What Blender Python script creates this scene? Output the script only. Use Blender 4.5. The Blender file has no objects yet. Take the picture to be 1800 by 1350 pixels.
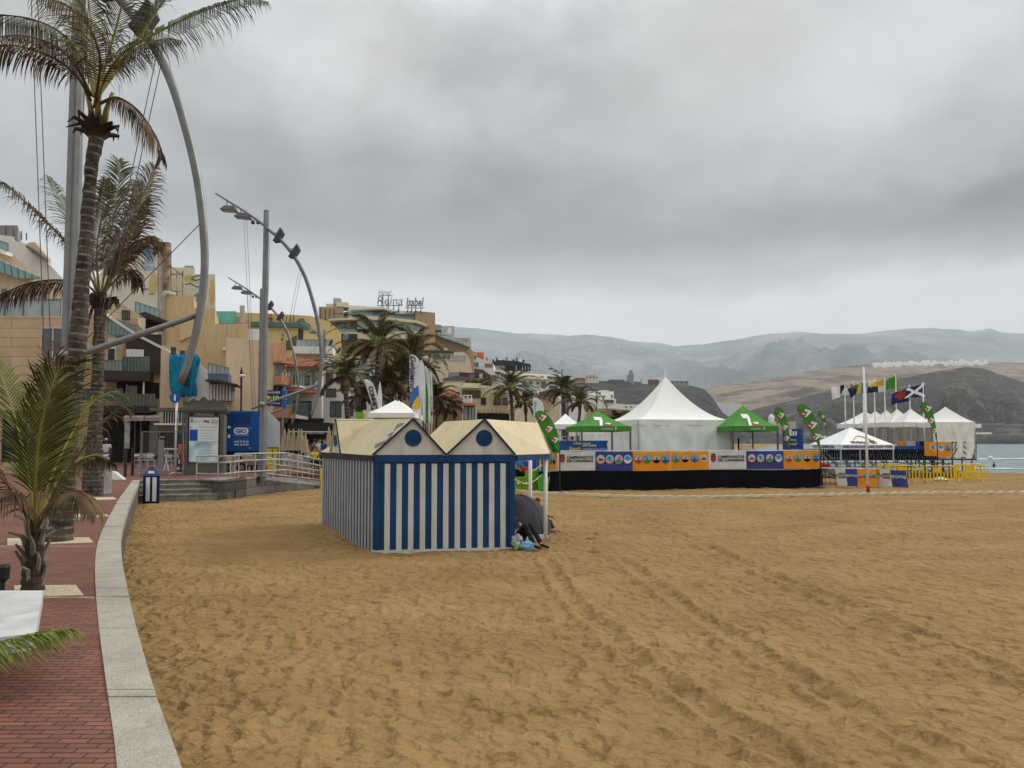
import bpy, bmesh, math, random
from mathutils import Vector, Matrix, noise
R = math.radians
S = bpy.context.scene
COL = S.collection
random.seed(7)

# ---------------------------------------------------------------- camera
FPX = 1300.0; TH = R(2.6); SH = 101 - FPX * math.tan(TH); CZ = 2.4
cd = bpy.data.cameras.new('camera'); cam = bpy.data.objects.new('camera', cd); COL.objects.link(cam)
cam.location = (0, 0, CZ); cam.rotation_euler = (R(90) + TH, 0, 0)
cd.sensor_width = 36; cd.lens = 36 * FPX / 1800; cd.shift_y = SH / 1800
cd.clip_start = 0.1; cd.clip_end = 30000
S.camera = cam

# ---------------------------------------------------------------- world / sun / exposure
w = bpy.data.worlds.new("World"); S.world = w; w.use_nodes = True
nt = w.node_tree; nt.nodes.clear()
def nd(t, typ, **k):
    n = t.nodes.new(typ)
    for a, b in k.items(): setattr(n, a, b)
    return n
def math_(t, op, a, b=None, c=None, clamp=False):
    n = nd(t, 'ShaderNodeMath', operation=op, use_clamp=clamp)
    for i, v in enumerate((a, b, c)):
        if v is None: continue
        if isinstance(v, (int, float)): n.inputs[i].default_value = v
        else: t.links.new(v, n.inputs[i])
    return n.outputs[0]
def ramp(t, fac, stops, interp='LINEAR'):
    n = nd(t, 'ShaderNodeValToRGB'); cr = n.color_ramp; cr.interpolation = interp
    while len(cr.elements) > 1: cr.elements.remove(cr.elements[-1])
    for i, (p, c) in enumerate(stops):
        e = cr.elements[0] if i == 0 else cr.elements.new(p)
        e.position = p; e.color = (c[0], c[1], c[2], 1) if hasattr(c, '__len__') else (c, c, c, 1)
    t.links.new(fac, n.inputs[0]); return n.outputs[0]
SUN_EL, SUN_AZ = R(34), R(66)
SKYK = 9.1
out = nd(nt, 'ShaderNodeOutputWorld'); bg = nd(nt, 'ShaderNodeBackground'); bg.inputs[1].default_value = 0.1
sky = nd(nt, 'ShaderNodeTexSky', sky_type='NISHITA', sun_disc=False, sun_elevation=SUN_EL, sun_rotation=SUN_AZ)
tc = nd(nt, 'ShaderNodeTexCoord'); sep = nd(nt, 'ShaderNodeSeparateXYZ'); nt.links.new(tc.outputs['Generated'], sep.inputs[0])
zc = math_(nt, 'MAXIMUM', sep.outputs[2], 0.0)
az = math_(nt, 'ARCTAN2', sep.outputs[0], sep.outputs[1])
cmb = nd(nt, 'ShaderNodeCombineXYZ'); nt.links.new(math_(nt, 'MULTIPLY', sep.outputs[0], 1.0), cmb.inputs[0]); nt.links.new(math_(nt, 'MULTIPLY', sep.outputs[1], 1.0), cmb.inputs[1]); nt.links.new(math_(nt, 'MULTIPLY', sep.outputs[2], 1.7), cmb.inputs[2])
def wnoise(scale, detail, rough, dist, off):
    mp = nd(nt, 'ShaderNodeMapping'); mp.inputs['Location'].default_value = off; nt.links.new(cmb.outputs[0], mp.inputs[0])
    n = nd(nt, 'ShaderNodeTexNoise'); nt.links.new(mp.outputs[0], n.inputs[0])
    n.inputs['Scale'].default_value = scale; n.inputs['Detail'].default_value = detail
    n.inputs['Roughness'].default_value = rough; n.inputs['Distortion'].default_value = dist
    return n.outputs[0]
n1 = wnoise(1.9, 8, 0.58, 0.1, (3.1, 0.4, 0)); n2 = wnoise(4.6, 9, 0.62, 0.1, (7.7, 2.2, 1)); n3_ = wnoise(3.0, 6, .55, 0, (1.7, 5.2, 4))
azw = math_(nt, 'MULTIPLY_ADD', math_(nt, 'SUBTRACT', n3_, 0.5), 0.9, az); zw = math_(nt, 'MULTIPLY_ADD', math_(nt, 'SUBTRACT', n2, 0.5), 0.13, zc)
el = ramp(nt, zw, [(0.0, 0.92), (0.13, .80), (0.18, 0.66), (0.225, 0.42), (0.27, 0.29), (0.34, 0.34), (0.41, .40), (0.50, .47), (0.62, 1.1), (1.0, 1.2)], 'EASE')
tot = None
for (a0, z0, wa, wz, am) in ((.56, .262, .38, .04, -.60), (-.12, .30, .30, .05, -.25), (-.20, .44, .17, .06, .34), (.42, .42, .26, .06, .26), (.02, .47, .12, .05, -.22), (-.42, .35, .14, .05, -.12), (-.34, .21, .30, .04, .25), (.25, .33, .15, .05, .12)):
    e1 = math_(nt, 'POWER', math_(nt, 'ABSOLUTE', math_(nt, 'DIVIDE', math_(nt, 'SUBTRACT', azw, a0), wa)), 2.0); e2 = math_(nt, 'POWER', math_(nt, 'ABSOLUTE', math_(nt, 'DIVIDE', math_(nt, 'SUBTRACT', zw, z0), wz)), 2.0)
    g = math_(nt, 'MULTIPLY', math_(nt, 'POWER', 2.718, math_(nt, 'MULTIPLY', math_(nt, 'ADD', e1, e2), -1.0)), am)
    tot = g if tot is None else math_(nt, 'ADD', tot, g)
nn = math_(nt, 'ADD', math_(nt, 'MULTIPLY', n1, 0.6), math_(nt, 'MULTIPLY', n2, 0.4))
fadeh = ramp(nt, zc, [(0.0, 0.0), (0.12, .3), (0.2, 1.0)])
mod = math_(nt, 'ADD', math_(nt, 'MULTIPLY', math_(nt, 'SUBTRACT', nn, 0.5), 1.7), tot)
mod = math_(nt, 'MAXIMUM', math_(nt, 'ADD', math_(nt, 'MULTIPLY', mod, fadeh), 1.0), 0.25)
lum = math_(nt, 'MULTIPLY', math_(nt, 'MULTIPLY', el, mod), SKYK)
lum = math_(nt, 'MINIMUM', lum, 15.0)
tint = ramp(nt, n2, [(0.38, (1.0, 0.99, 0.95)), (0.62, (0.965, 0.985, .99))])
mx = nd(nt, 'ShaderNodeVectorMath', operation='SCALE'); nt.links.new(tint, mx.inputs[0]); nt.links.new(lum, mx.inputs['Scale'])
mm = nd(nt, 'ShaderNodeMix', data_type='RGBA'); mm.inputs[0].default_value = 0.97
nt.links.new(sky.outputs[0], mm.inputs[6]); nt.links.new(mx.outputs[0], mm.inputs[7])
nt.links.new(mm.outputs[2], bg.inputs[0]); nt.links.new(bg.outputs[0], out.inputs[0])
sl = bpy.data.lights.new('sun', 'SUN'); sun = bpy.data.objects.new('sun', sl); COL.objects.link(sun)
sl.energy = 1.5; sl.angle = R(10); sl.color = (1.0, 0.955, 0.88)
sun.rotation_euler = (R(90) - SUN_EL, 0, math.pi - SUN_AZ)
S.view_settings.view_transform = 'Standard'; S.view_settings.look = 'None'
S.view_settings.exposure = 0.58; S.view_settings.gamma = 1.0; S.view_settings.use_curve_mapping = False
S.cycles.max_bounces = 6; S.cycles.diffuse_bounces = 3; S.cycles.glossy_bounces = 3; S.cycles.transparent_max_bounces = 12; S.cycles.volume_bounces = 0

# ---------------------------------------------------------------- picking helpers (photo pixel + distance -> point)
C0 = Vector((0, 0, CZ))
def ray(px, py):
    a = (px - 900) / FPX; b = -(py - 675 - SH) / FPX
    return Vector((a, math.cos(TH) - b * math.sin(TH), math.sin(TH) + b * math.cos(TH)))
def W(px, py, D):
    r = ray(px, py); return C0 + r * (D / r.y)
def G(px, py, z=0.0):
    r = ray(px, py); return C0 + r * ((z - CZ) / r.z)

# ---------------------------------------------------------------- mesh builder
ORG = {}
class MB:
    def __init__(s): s.v = []; s.f = []; s.m = []; s.k = 0
    def add(s, vs, fs, k=None):
        b = len(s.v); s.v += [Vector(p) for p in vs]; kk = s.k if k is None else k
        for f in fs: s.f.append([b + i for i in f]); s.m.append(kk)
        return s
    def poly(s, pts, k=None): return s.add(pts, [range(len(pts))], k)
    def hexa(s, p, k=None):   # p: 4 bottom + 4 top
        return s.add(p, [(3, 2, 1, 0), (4, 5, 6, 7), (0, 1, 5, 4), (1, 2, 6, 5), (2, 3, 7, 6), (3, 0, 4, 7)], k)
    def box(s, c, d, rz=0, k=None, M=None):
        x, y, z = d[0] / 2, d[1] / 2, d[2] / 2; ca, sa = math.cos(rz), math.sin(rz); c = Vector(c)
        p = [Vector(q) for q in ((-x, -y, -z), (x, -y, -z), (x, y, -z), (-x, y, -z), (-x, -y, z), (x, -y, z), (x, y, z), (-x, y, z))]
        if M is not None: p = [c + M @ q for q in p]
        else: p = [c + Vector((q.x * ca - q.y * sa, q.x * sa + q.y * ca, q.z)) for q in p]
        return s.hexa(p, k)
    def bar(s, a, b, w, h, k=None, up=(0, 0, 1)):
        a = Vector(a); b = Vector(b); t = (b - a).normalized(); u = Vector(up)
        sd = t.cross(u)
        if sd.length < 1e-4: sd = t.cross(Vector((0, 1, 0)))
        sd.normalize(); n = sd.cross(t).normalized(); sd = sd * w / 2; n = n * h / 2
        return s.hexa([a - sd - n, a + sd - n, b + sd - n, b - sd - n, a - sd + n, a + sd + n, b + sd + n, b - sd + n], k)
    def prism(s, pts, vec, k=None):
        n = len(pts); vec = Vector(vec); pts = [Vector(p) for p in pts]
        fs = [range(n - 1, -1, -1), range(n, 2 * n)] + [(i, (i + 1) % n, n + (i + 1) % n, n + i) for i in range(n)]
        return s.add(pts + [p + vec for p in pts], fs, k)
    def tube(s, pts, r, n=8, k=None, cap=True):
        pts = [Vector(p) for p in pts]; m = len(pts)
        rr = r if hasattr(r, '__len__') else [r] * m
        vs = []; prev = None
        for i, p in enumerate(pts):
            t = (pts[min(i + 1, m - 1)] - pts[max(i - 1, 0)]).normalized()
            if prev is None:
                a = t.orthogonal().normalized()
            else:
                a = prev - t * prev.dot(t)
                a = a.normalized() if a.length > 1e-6 else t.orthogonal().normalized()
            prev = a; b = t.cross(a)
            for j in range(n):
                an = 2 * math.pi * j / n; vs.append(p + (a * math.cos(an) + b * math.sin(an)) * rr[i])
        fs = [(i * n + j, i * n + (j + 1) % n, (i + 1) * n + (j + 1) % n, (i + 1) * n + j) for i in range(m - 1) for j in range(n)]
        if cap: fs += [range(n - 1, -1, -1), range((m - 1) * n, m * n)]
        return s.add(vs, fs, k)
    def lathe(s, prof, c, n=16, k=None, sx=1, sy=1):
        c = Vector(c); m = len(prof)
        vs = [c + Vector((r * math.cos(2 * math.pi * j / n) * sx, r * math.sin(2 * math.pi * j / n) * sy, z)) for r, z in prof for j in range(n)]
        fs = [(i * n + j, i * n + (j + 1) % n, (i + 1) * n + (j + 1) % n, (i + 1) * n + j) for i in range(m - 1) for j in range(n)]
        fs += [range(n - 1, -1, -1), range((m - 1) * n, m * n)]
        return s.add(vs, fs, k)
    def disc(s, c, u, v, ru, rv=None, n=24, t=0.01, k=None):   # thin disc facing u x v
        rv = rv or ru; c = Vector(c); u = Vector(u).normalized(); v = Vector(v).normalized(); w = u.cross(v)
        pts = [c + u * ru * math.cos(2 * math.pi * i / n) + v * rv * math.sin(2 * math.pi * i / n) for i in range(n)]
        return s.prism(pts, w * t, k)
    def build(s, name, mats, parent=None, smooth=False, local=False, label=None, cat=None, group=None, kind=None, org=None):
        me = bpy.data.meshes.new(name)
        o = bpy.data.objects.new(name, me)
        if local: off = Vector((0, 0, 0))
        elif parent is not None: off = ORG.get(parent.name, Vector((0, 0, 0)))
        elif org is not None: off = Vector(org)
        else:
            xs = [p.x for p in s.v]; ys = [p.y for p in s.v]
            off = Vector(((min(xs) + max(xs)) / 2, (min(ys) + max(ys)) / 2, min(p.z for p in s.v)))
        me.from_pydata([p - off for p in s.v], [], s.f)
        if not isinstance(mats, (list, tuple)): mats = [mats]
        for m in mats: me.materials.append(m)
        if len(mats) > 1: me.polygons.foreach_set('material_index', s.m)
        if smooth: me.polygons.foreach_set('use_smooth', [True] * len(s.f))
        me.update()
        COL.objects.link(o)
        if parent is not None: o.parent = parent
        elif not local: o.location = off
        ORG[o.name] = off
        tag(o, label, cat, group, kind)
        return o
def tag(o, label=None, cat=None, group=None, kind=None):
    if label: o['label'] = label
    if cat: o['category'] = cat
    if group: o['group'] = group
    if kind: o['kind'] = kind
    return o
def thing(name, label, cat, loc=(0, 0, 0), rz=0, group=None, local=False):
    o = bpy.data.objects.new(name, None); COL.objects.link(o); o.empty_display_size = .3
    o.location = loc; o.rotation_euler = (0, 0, rz)
    ORG[o.name] = Vector((0, 0, 0)) if (local or rz) else Vector(loc)
    return tag(o, label, cat, group)
def kids(o): return [c for c in COL.objects if c.parent is o]
KID = {}
def dup(root, loc, rz=0, label=None, sc=None, group=None):
    if root.name not in KID: KID[root.name] = kids(root)
    r = root.copy(); COL.objects.link(r); r.location = loc; r.rotation_euler = (0, 0, rz)
    if sc: r.scale = (sc, sc, sc) if not hasattr(sc, '__len__') else sc
    if label: r['label'] = label
    if group: r['group'] = group
    for ch in KID[root.name]:
        if ch.name not in KID: KID[ch.name] = kids(ch)
        c = ch.copy(); COL.objects.link(c); c.parent = r
        for g in KID[ch.name]:
            d = g.copy(); COL.objects.link(d); d.parent = c
    return r

class Fac:
    """vertical plane through two photo columns at two distances; u metres along it, z height, outward normal towards the camera"""
    def __init__(s, p0, d0, p1, d1, bk=False):
        a = W(p0, HZ_, d0); b = W(p1, HZ_, d1); s.a = Vector((a.x, a.y, 0)); d = Vector((b.x - a.x, b.y - a.y, 0))
        s.L = d.length; s.d = d.normalized(); s.n = Vector((s.d.y, -s.d.x, 0)); s.bk = None
        if bk: q = Vector((b.x, b.y, 0)); s.bk = q / q.dot(-s.n)   # side walls recede along the sight line of the far end
    def hit(s, px, py):
        r = ray(px, py); t = (s.a - C0).dot(s.n) / r.dot(s.n); p = C0 + r * t
        return (p - s.a).dot(s.d), p.z
    def at(s, u, z, o=0.0): return s.a + s.d * u + (s.n * o if o > 0 or not s.bk else s.bk * -o) + Vector((0, 0, z))
    def P(s, px, py, o=0.0):
        u, z = s.hit(px, py); return s.at(u, z, o)
    def bx(s, mb, u0, u1, z0, z1, o0, o1, k=None):
        mb.hexa([s.at(u0, z0, o1), s.at(u1, z0, o1), s.at(u1, z0, o0), s.at(u0, z0, o0), s.at(u0, z1, o1), s.at(u1, z1, o1), s.at(u1, z1, o0), s.at(u0, z1, o0)], k); return mb
    def rc(s, x0, y0, x1, y1):
        m = (x0 + x1) / 2; ym = (y0 + y1) / 2
        u0 = s.hit(x0, ym)[0]; u1 = s.hit(x1, ym)[0]; return (min(u0, u1), max(u0, u1), s.hit(m, y1)[1], s.hit(m, y0)[1])
    def px(s, mb, x0, y0, x1, y1, o0, o1, k=None):
        u0, u1, z0, z1 = s.rc(x0, y0, x1, y1); return s.bx(mb, u0, u1, z0, z1, o0, o1, k)
    def pp(s, mb, pts, o0, o1, k=None):   # prism of an outline given in pixels
        q = [s.P(x, y, o1) for x, y in pts]; return mb.prism(q, s.at(0, 0, o0) - s.at(0, 0, o1), k)
HZ_ = 776
def BFac(p0, d0, p1, d1): return Fac(p0, d0, p1, d1, p1 < 950)

_txt = {}
def text(parent, st, mat_, a, u, v, wd, ht, ext=0.004, name='lettering', bold=0.0, local=False, shear=0.0, thin=False):
    """lettering centred on a, width direction u, height direction v, stretched to wd x ht"""
    key = (st, bold, shear)
    if st == '7' and key not in _txt: _txt[key] = ([Vector((x, y, 0)) for x, y in ((-.5, .5), (.5, .5), (.5, .22), (.02, -.5), (-.36, -.5), (.08, .2), (-.5, .2))], [[6, 5, 1, 0], [5, 4, 3, 2, 1]])
    if key not in _txt:
        cu = bpy.data.curves.new('t', 'FONT'); cu.body = st; cu.align_x = 'CENTER'; cu.resolution_u = 3; cu.offset = bold; cu.shear = shear
        ob = bpy.data.objects.new('t', cu); me = ob.to_mesh()
        vs = [v_.co.copy() for v_ in me.vertices]; fs = [list(p.vertices) for p in me.polygons]
        ob.to_mesh_clear(); bpy.data.objects.remove(ob); bpy.data.curves.remove(cu); _txt[key] = (vs, fs)
    vs, fs = _txt[key]
    x0 = min(p.x for p in vs); x1 = max(p.x for p in vs); y0 = min(p.y for p in vs); y1 = max(p.y for p in vs)
    a = Vector(a); u = Vector(u).normalized(); v = Vector(v).normalized(); n = u.cross(v)
    mb = MB(); q = [a + u * ((p.x - (x0 + x1) / 2) / (x1 - x0) * wd) + v * ((p.y - (y0 + y1) / 2) / (y1 - y0) * ht) + n * ext for p in vs]
    mb.add(q, fs)
    return mb.build(name, mat_, parent, local=local)
def ftext(parent, fac, st, mat_, x0, y0, x1, y1, o, **k):
    u0, u1, z0, z1 = fac.rc(x0, y0, x1, y1)
    return text(parent, st, mat_, fac.at((u0 + u1) / 2, (z0 + z1) / 2, o), fac.d, (0, 0, 1), u1 - u0, z1 - z0, **k)

# ---------------------------------------------------------------- materials
MT = {}
def mat(name, c, rough=.75, var=.12, sc=2.0, bump=0.0, bsc=None, metal=0, stain=0.0, c2=None, alpha=None, spec=.22, det=5, sheen=0, trans=0):
    if name in MT: return MT[name]
    m = bpy.data.materials.new(name); m.use_nodes = True; t = m.node_tree; b = t.nodes['Principled BSDF']
    b.inputs['Roughness'].default_value = rough; b.inputs['Metallic'].default_value = metal; b.inputs['Specular IOR Level'].default_value = spec
    if sheen: b.inputs['Sheen Weight'].default_value = sheen
    if trans: b.inputs['Transmission Weight'].default_value = trans
    if alpha is not None: b.inputs['Alpha'].default_value = alpha
    tcn = nd(t, 'ShaderNodeTexCoord'); obj = tcn.outputs['Object']
    n = nd(t, 'ShaderNodeTexNoise'); n.inputs['Scale'].default_value = sc; n.inputs['Detail'].default_value = det; n.inputs['Roughness'].default_value = .6
    t.links.new(obj, n.inputs[0])
    ca = [x * (1 - var) for x in c]; cb = [min(x * (1 + var), 1) for x in (c2 or c)]
    col = ramp(t, n.outputs[0], [(0.32, ca), (0.68, cb)])
    if stain:
        mp = nd(t, 'ShaderNodeMapping'); mp.inputs['Scale'].default_value = (3, 3, .35); t.links.new(obj, mp.inputs[0])
        n3 = nd(t, 'ShaderNodeTexNoise'); n3.inputs['Scale'].default_value = 1.6; n3.inputs['Detail'].default_value = 6; n3.inputs['Roughness'].default_value = .65; t.links.new(mp.outputs[0], n3.inputs[0])
        f = ramp(t, n3.outputs[0], [(0.5, 0.0), (0.72, stain)])
        mxn = nd(t, 'ShaderNodeMix', data_type='RGBA'); t.links.new(f, mxn.inputs[0]); t.links.new(col, mxn.inputs[6]); mxn.inputs[7].default_value = (c[0] * .42, c[1] * .38, c[2] * .33, 1)
        col = mxn.outputs[2]
    t.links.new(col, b.inputs['Base Color'])
    if bump:
        n2 = nd(t, 'ShaderNodeTexNoise'); n2.inputs['Scale'].default_value = bsc or sc * 6; n2.inputs['Detail'].default_value = 4; t.links.new(obj, n2.inputs[0])
        bp = nd(t, 'ShaderNodeBump'); bp.inputs['Strength'].default_value = bump; bp.inputs['Distance'].default_value = .02
        t.links.new(n2.outputs[0], bp.inputs['Height']); t.links.new(bp.outputs[0], b.inputs['Normal'])
    MT[name] = m; return m
def rgb(h):   # sRGB hex -> linear
    c = [int(h[i:i + 2], 16) / 255 for i in (0, 2, 4)]
    return tuple(x / 12.92 if x <= .04045 else ((x + .055) / 1.055) ** 2.4 for x in c)

STEEL = mat('galvanised_steel', (.20, .205, .205), .45, .15, 3, metal=.55, spec=.5)
STEELD = mat('dark_steel', (.09, .09, .09), .5, .2, 4, metal=.4)
WHITE = mat('white_paint', (.72, .72, .70), .6, .05, 1.2, stain=.25)
BLACK = mat('black_plastic', (.015, .015, .017), .55, .2, 3)
BLUE = mat('blue_paint', (.006, .045, .17), .5, .2, 1.5, stain=.25)
GLASS = mat('dark_window_glass', (.03, .045, .05), .12, .4, .4, spec=.8)
TEAL = mat('teal_balcony_glass', (.16, .30, .29), .15, .2, .6, spec=.7)
LGLASS = mat('pale_glass', (.30, .38, .38), .2, .25, .5, spec=.7)
# ================================================================ SETTING: sand, promenade, sea, hills
def lerp_tab(tab, x):
    if x <= tab[0][0]: return tab[0][1]
    for (a, b), (c, d) in zip(tab, tab[1:]):
        if x <= c: return b + (d - b) * (x - a) / (c - a)
    return tab[-1][1]
SHORE = [(-400, 90), (0, 58), (40, 45), (56, 38.5), (62, 31), (75, 14), (100, 14), (130, 24), (170, 38), (250, 66), (500, 165), (900, 330), (1600, 620)]
def fbm(x, y, s, o=4, seed=0): return noise.fractal(Vector((x * s + seed, y * s - seed, seed * .37)), .9, 2.1, o)
TRK = []
for off in (0.0, 1.55):     # one vehicle, two wheel tracks
    TRK.append([G(960, 985) + Vector((off, 0, 0)), G(1010, 1060) + Vector((off, 0, 0)), G(1150, 1180) + Vector((off * .9, 0, 0)), G(1420, 1350) + Vector((off * .8, 0, 0)), G(1700, 1500)])
TRK.append([G(1120, 905), G(1350, 1010), G(1800, 1190)])
def segd(p, a, b):
    ab = b - a; t = max(0, min(1, (p - a).dot(ab) / ab.length_squared)); return (p - a - ab * t).length
def sand_h(x, y, fine=True):
    z = 0.05 * fbm(x, y, .22, 3, 5)
    r = math.hypot(x, y)
    if fine and r < 90:
        # trampled sand: many soft overlapping hollows
        wx = x + .10 * fbm(x, y, 2.5, 2, 3); wy = y + .10 * fbm(x, y, 2.5, 2, 31)
        d = 0.0
        for sc_, sd_, cut, am_ in ((3.0, 0.0, .40, 1.0), (4.6, 4.4, .40, .75), (8.5, 2.7, .42, .32)):
            vd, vp = noise.voronoi(Vector((wx * sc_ + sd_, wy * sc_ * .8, sd_)))
            hs = math.sin(vp[0].x * 127.1 + vp[0].y * 311.7) * 43758.5; hs -= math.floor(hs)
            if hs > .18: q_ = max(0.0, 1 - (vd[0] / (cut * (.5 + .6 * hs))) ** 2); d += am_ * (q_ ** 1.3)
        k = 1 / (1 + (r / 45) ** 2)
        m = .5 + .5 * fbm(x, y, .35, 2, 11)
        z += -.048 * d * (.5 + .9 * m) + .034 * fbm(x, y * 1.3, 2.3, 5, 1) + .04 * fbm(x, y * 1.7, 1.1, 3, 2)
        if r < 24 and y > 0:
            q = Vector((x, y, 0)); best = 9
            for tr in TRK:
                for a, b in zip(tr, tr[1:]):
                    dd = segd(q, Vector((a.x, a.y, 0)), Vector((b.x, b.y, 0)))
                    if dd < best: best = dd
            if best < .5: z += -.026 * math.exp(-(best / .10) ** 2) + .048 * math.exp(-((best - .19) / .07) ** 2)
    # sand heaped against the back of the sea wall and the cabins
    z += .18 * math.exp(-((x + 5.3) ** 2 + (y - 20) ** 2) / 3.0)
    s = lerp_tab(SHORE, y)
    if x > s: z -= min((x - s) / (11.0 if y < 60 else 6.5), 5.0)
    return z
mb = MB(); rings = []; r = 1.2
while r < 75: rings.append(r); r *= 1.0065
while r < 2600: rings.append(r); r *= 1.09
angs = []
a = -46.0
while a < 46: angs.append(a); a += .22
a = 46.0
while a < 314: angs.append(a); a += 6
NA = len(angs); vs = [(0, 0, sand_h(0, 0))]; 
for r in rings:
    for an in angs:
        x = r * math.sin(R(an)); y = r * math.cos(R(an)); vs.append((x, y, sand_h(x, y, abs(an) < 47)))
fs = [(0, 1 + j, 1 + (j + 1) % NA) for j in range(NA)]
for i in range(len(rings) - 1):
    b0 = 1 + i * NA; b1 = b0 + NA
    fs += [(b0 + j, b1 + j, b1 + (j + 1) % NA, b0 + (j + 1) % NA) for j in range(NA)]
mb.add(vs, [f[::-1] if len(f) == 4 else f[::-1] for f in fs])
m = bpy.data.materials.new('beach_sand'); m.use_nodes = True; t = m.node_tree; b = t.nodes['Principled BSDF']; b.inputs['Roughness'].default_value = .95; b.inputs['Specular IOR Level'].default_value = .1
tcn = nd(t, 'ShaderNodeTexCoord')
def nz(sc, det, rg=.6, mp=None):
    n = nd(t, 'ShaderNodeTexNoise'); n.inputs['Scale'].default_value = sc; n.inputs['Detail'].default_value = det; n.inputs['Roughness'].default_value = rg
    if mp:
        q = nd(t, 'ShaderNodeMapping'); q.inputs['Scale'].default_value = mp; t.links.new(tcn.outputs['Object'], q.inputs[0]); t.links.new(q.outputs[0], n.inputs[0])
    else: t.links.new(tcn.outputs['Object'], n.inputs[0])
    return n.outputs[0]
c1 = ramp(t, nz(.35, 5, .6, (1, 1.8, 1)), [(0.3, (.225, .140, .056)), (0.55, (.28, .178, .073)), (.75, (.33, .215, .095))])
c2 = ramp(t, nz(55, 3), [(0.3, .78), (0.5, 1.0), (0.72, 1.15)])
mu = nd(t, 'ShaderNodeMix', data_type='RGBA', blend_type='MULTIPLY'); mu.inputs[0].default_value = .8; t.links.new(c1, mu.inputs[6]); t.links.new(c2, mu.inputs[7])
c3 = ramp(t, nz(4.5, 6, .72, (1, 1.9, 1)), [(0.34, .80), (0.48, 1.0), (0.7, 1.06)])
mu2 = nd(t, 'ShaderNodeMix', data_type='RGBA', blend_type='MULTIPLY'); mu2.inputs[0].default_value = .85; t.links.new(mu.outputs[2], mu2.inputs[6]); t.links.new(c3, mu2.inputs[7])
t.links.new(mu2.outputs[2], b.inputs['Base Color'])
hh = math_(t, 'ADD', math_(t, 'MULTIPLY', nz(7, 5, .65, (1, 1.5, 1)), .75), math_(t, 'MULTIPLY', nz(70, 3), .12))
hh = math_(t, 'ADD', hh, math_(t, 'MULTIPLY', nz(3.2, 4, .6, (1, 1.6, 1)), .8))
wz_ = nd(t, 'ShaderNodeTexNoise'); wz_.inputs['Scale'].default_value = 5; wz_.inputs['Detail'].default_value = 3; t.links.new(tcn.outputs['Object'], wz_.inputs[0])
wm_ = nd(t, 'ShaderNodeMix', data_type='VECTOR'); wm_.inputs[0].default_value = .16; t.links.new(tcn.outputs['Object'], wm_.inputs[4]); t.links.new(wz_.outputs[1], wm_.inputs[5])
for sc_v, am_v in ((5.5, 2.3), (12.0, .8)):
    vo = nd(t, 'ShaderNodeTexVoronoi', feature='SMOOTH_F1'); vo.inputs['Scale'].default_value = sc_v; vo.inputs['Smoothness'].default_value = .35; vo.inputs['Randomness'].default_value = 1; t.links.new(wm_.outputs[1], vo.inputs[0])
    hh = math_(t, 'ADD', hh, math_(t, 'MULTIPLY', vo.outputs['Distance'], am_v))
bp = nd(t, 'ShaderNodeBump'); bp.inputs['Strength'].default_value = .85; bp.inputs['Distance'].default_value = .05
t.links.new(hh, bp.inputs['Height']); t.links.new(bp.outputs[0], b.inputs['Normal'])
SAND = m
mb.build('sand', SAND, smooth=True, kind='structure', org=(0, 0, 0))

# sea
m = bpy.data.materials.new('sea_water'); m.use_nodes = True; t = m.node_tree; b = t.nodes['Principled BSDF']
b.inputs['Roughness'].default_value = .22; tcn = nd(t, 'ShaderNodeTexCoord')
wn = nz(.05, 5, .6, (1, 3, 1)); fine = nz(.5, 5, .65, (1, 2.2, 1))
col = ramp(t, wn, [(0.3, (.07, .13, .14)), (0.7, (.17, .26, .26))])
fm = ramp(t, nz(.10, 8, .72, (.35, 3.2, 1)), [(0.655, 0.0), (0.70, .8)])
mxn = nd(t, 'ShaderNodeMix', data_type='RGBA'); t.links.new(fm, mxn.inputs[0]); t.links.new(col, mxn.inputs[6]); mxn.inputs[7].default_value = (.7, .74, .74, 1)
t.links.new(mxn.outputs[2], b.inputs['Base Color'])
bp = nd(t, 'ShaderNodeBump'); bp.inputs['Strength'].default_value = .7; bp.inputs['Distance'].default_value = .6
t.links.new(fine, bp.inputs['Height']); t.links.new(bp.outputs[0], b.inputs['Normal'])
mb = MB(); xs = [20 + i * 4 for i in range(40)] + [180 * 1.25 ** i for i in range(15)]; ys = [-120, -40, 0, 20] + [30 + i * 2.0 for i in range(60)] + [150 * 1.22 ** i for i in range(1, 14)]
vs = [(x, y, -1.25 + (.07 * math.sin(x * .35 + y * .8) + .09 * fbm(x, y, .12, 3, 4) if y < 400 else 0)) for y in ys for x in xs]
nx = len(xs); mb.add(vs, [(j * nx + i, j * nx + i + 1, (j + 1) * nx + i + 1, (j + 1) * nx + i) for j in range(len(ys) - 1) for i in range(nx - 1)])
mb.build('sea', m, smooth=True, kind='structure', org=(0, 0, 0))
FOAM = mat('foam', (.75, .78, .78), .8, .12, .6, bump=.5)
mb = MB()
for (d0, x0, x1, th, zz_) in ((98, 52, 90, 1.1, .18), (150, 78, 135, 1.6, .26), (72, 48, 62, .9, .12)):
    pts = []; rr = []
    n = 40
    for i in range(n + 1):
        x = x0 + (x1 - x0) * i / n; pts.append(Vector((x, d0 + 3 * fbm(x, 0, .05, 2, 9), -1.15))); rr.append(zz_ * (.35 + .65 * abs(fbm(x, 3, .25, 3, 2)) * 1.6) * (math.sin(math.pi * min(1, max(.03, i / n))) ** .4))
    mb.tube(pts, rr, 7)
mb.build('breaking_wave', FOAM, smooth=True, kind='structure')

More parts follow.
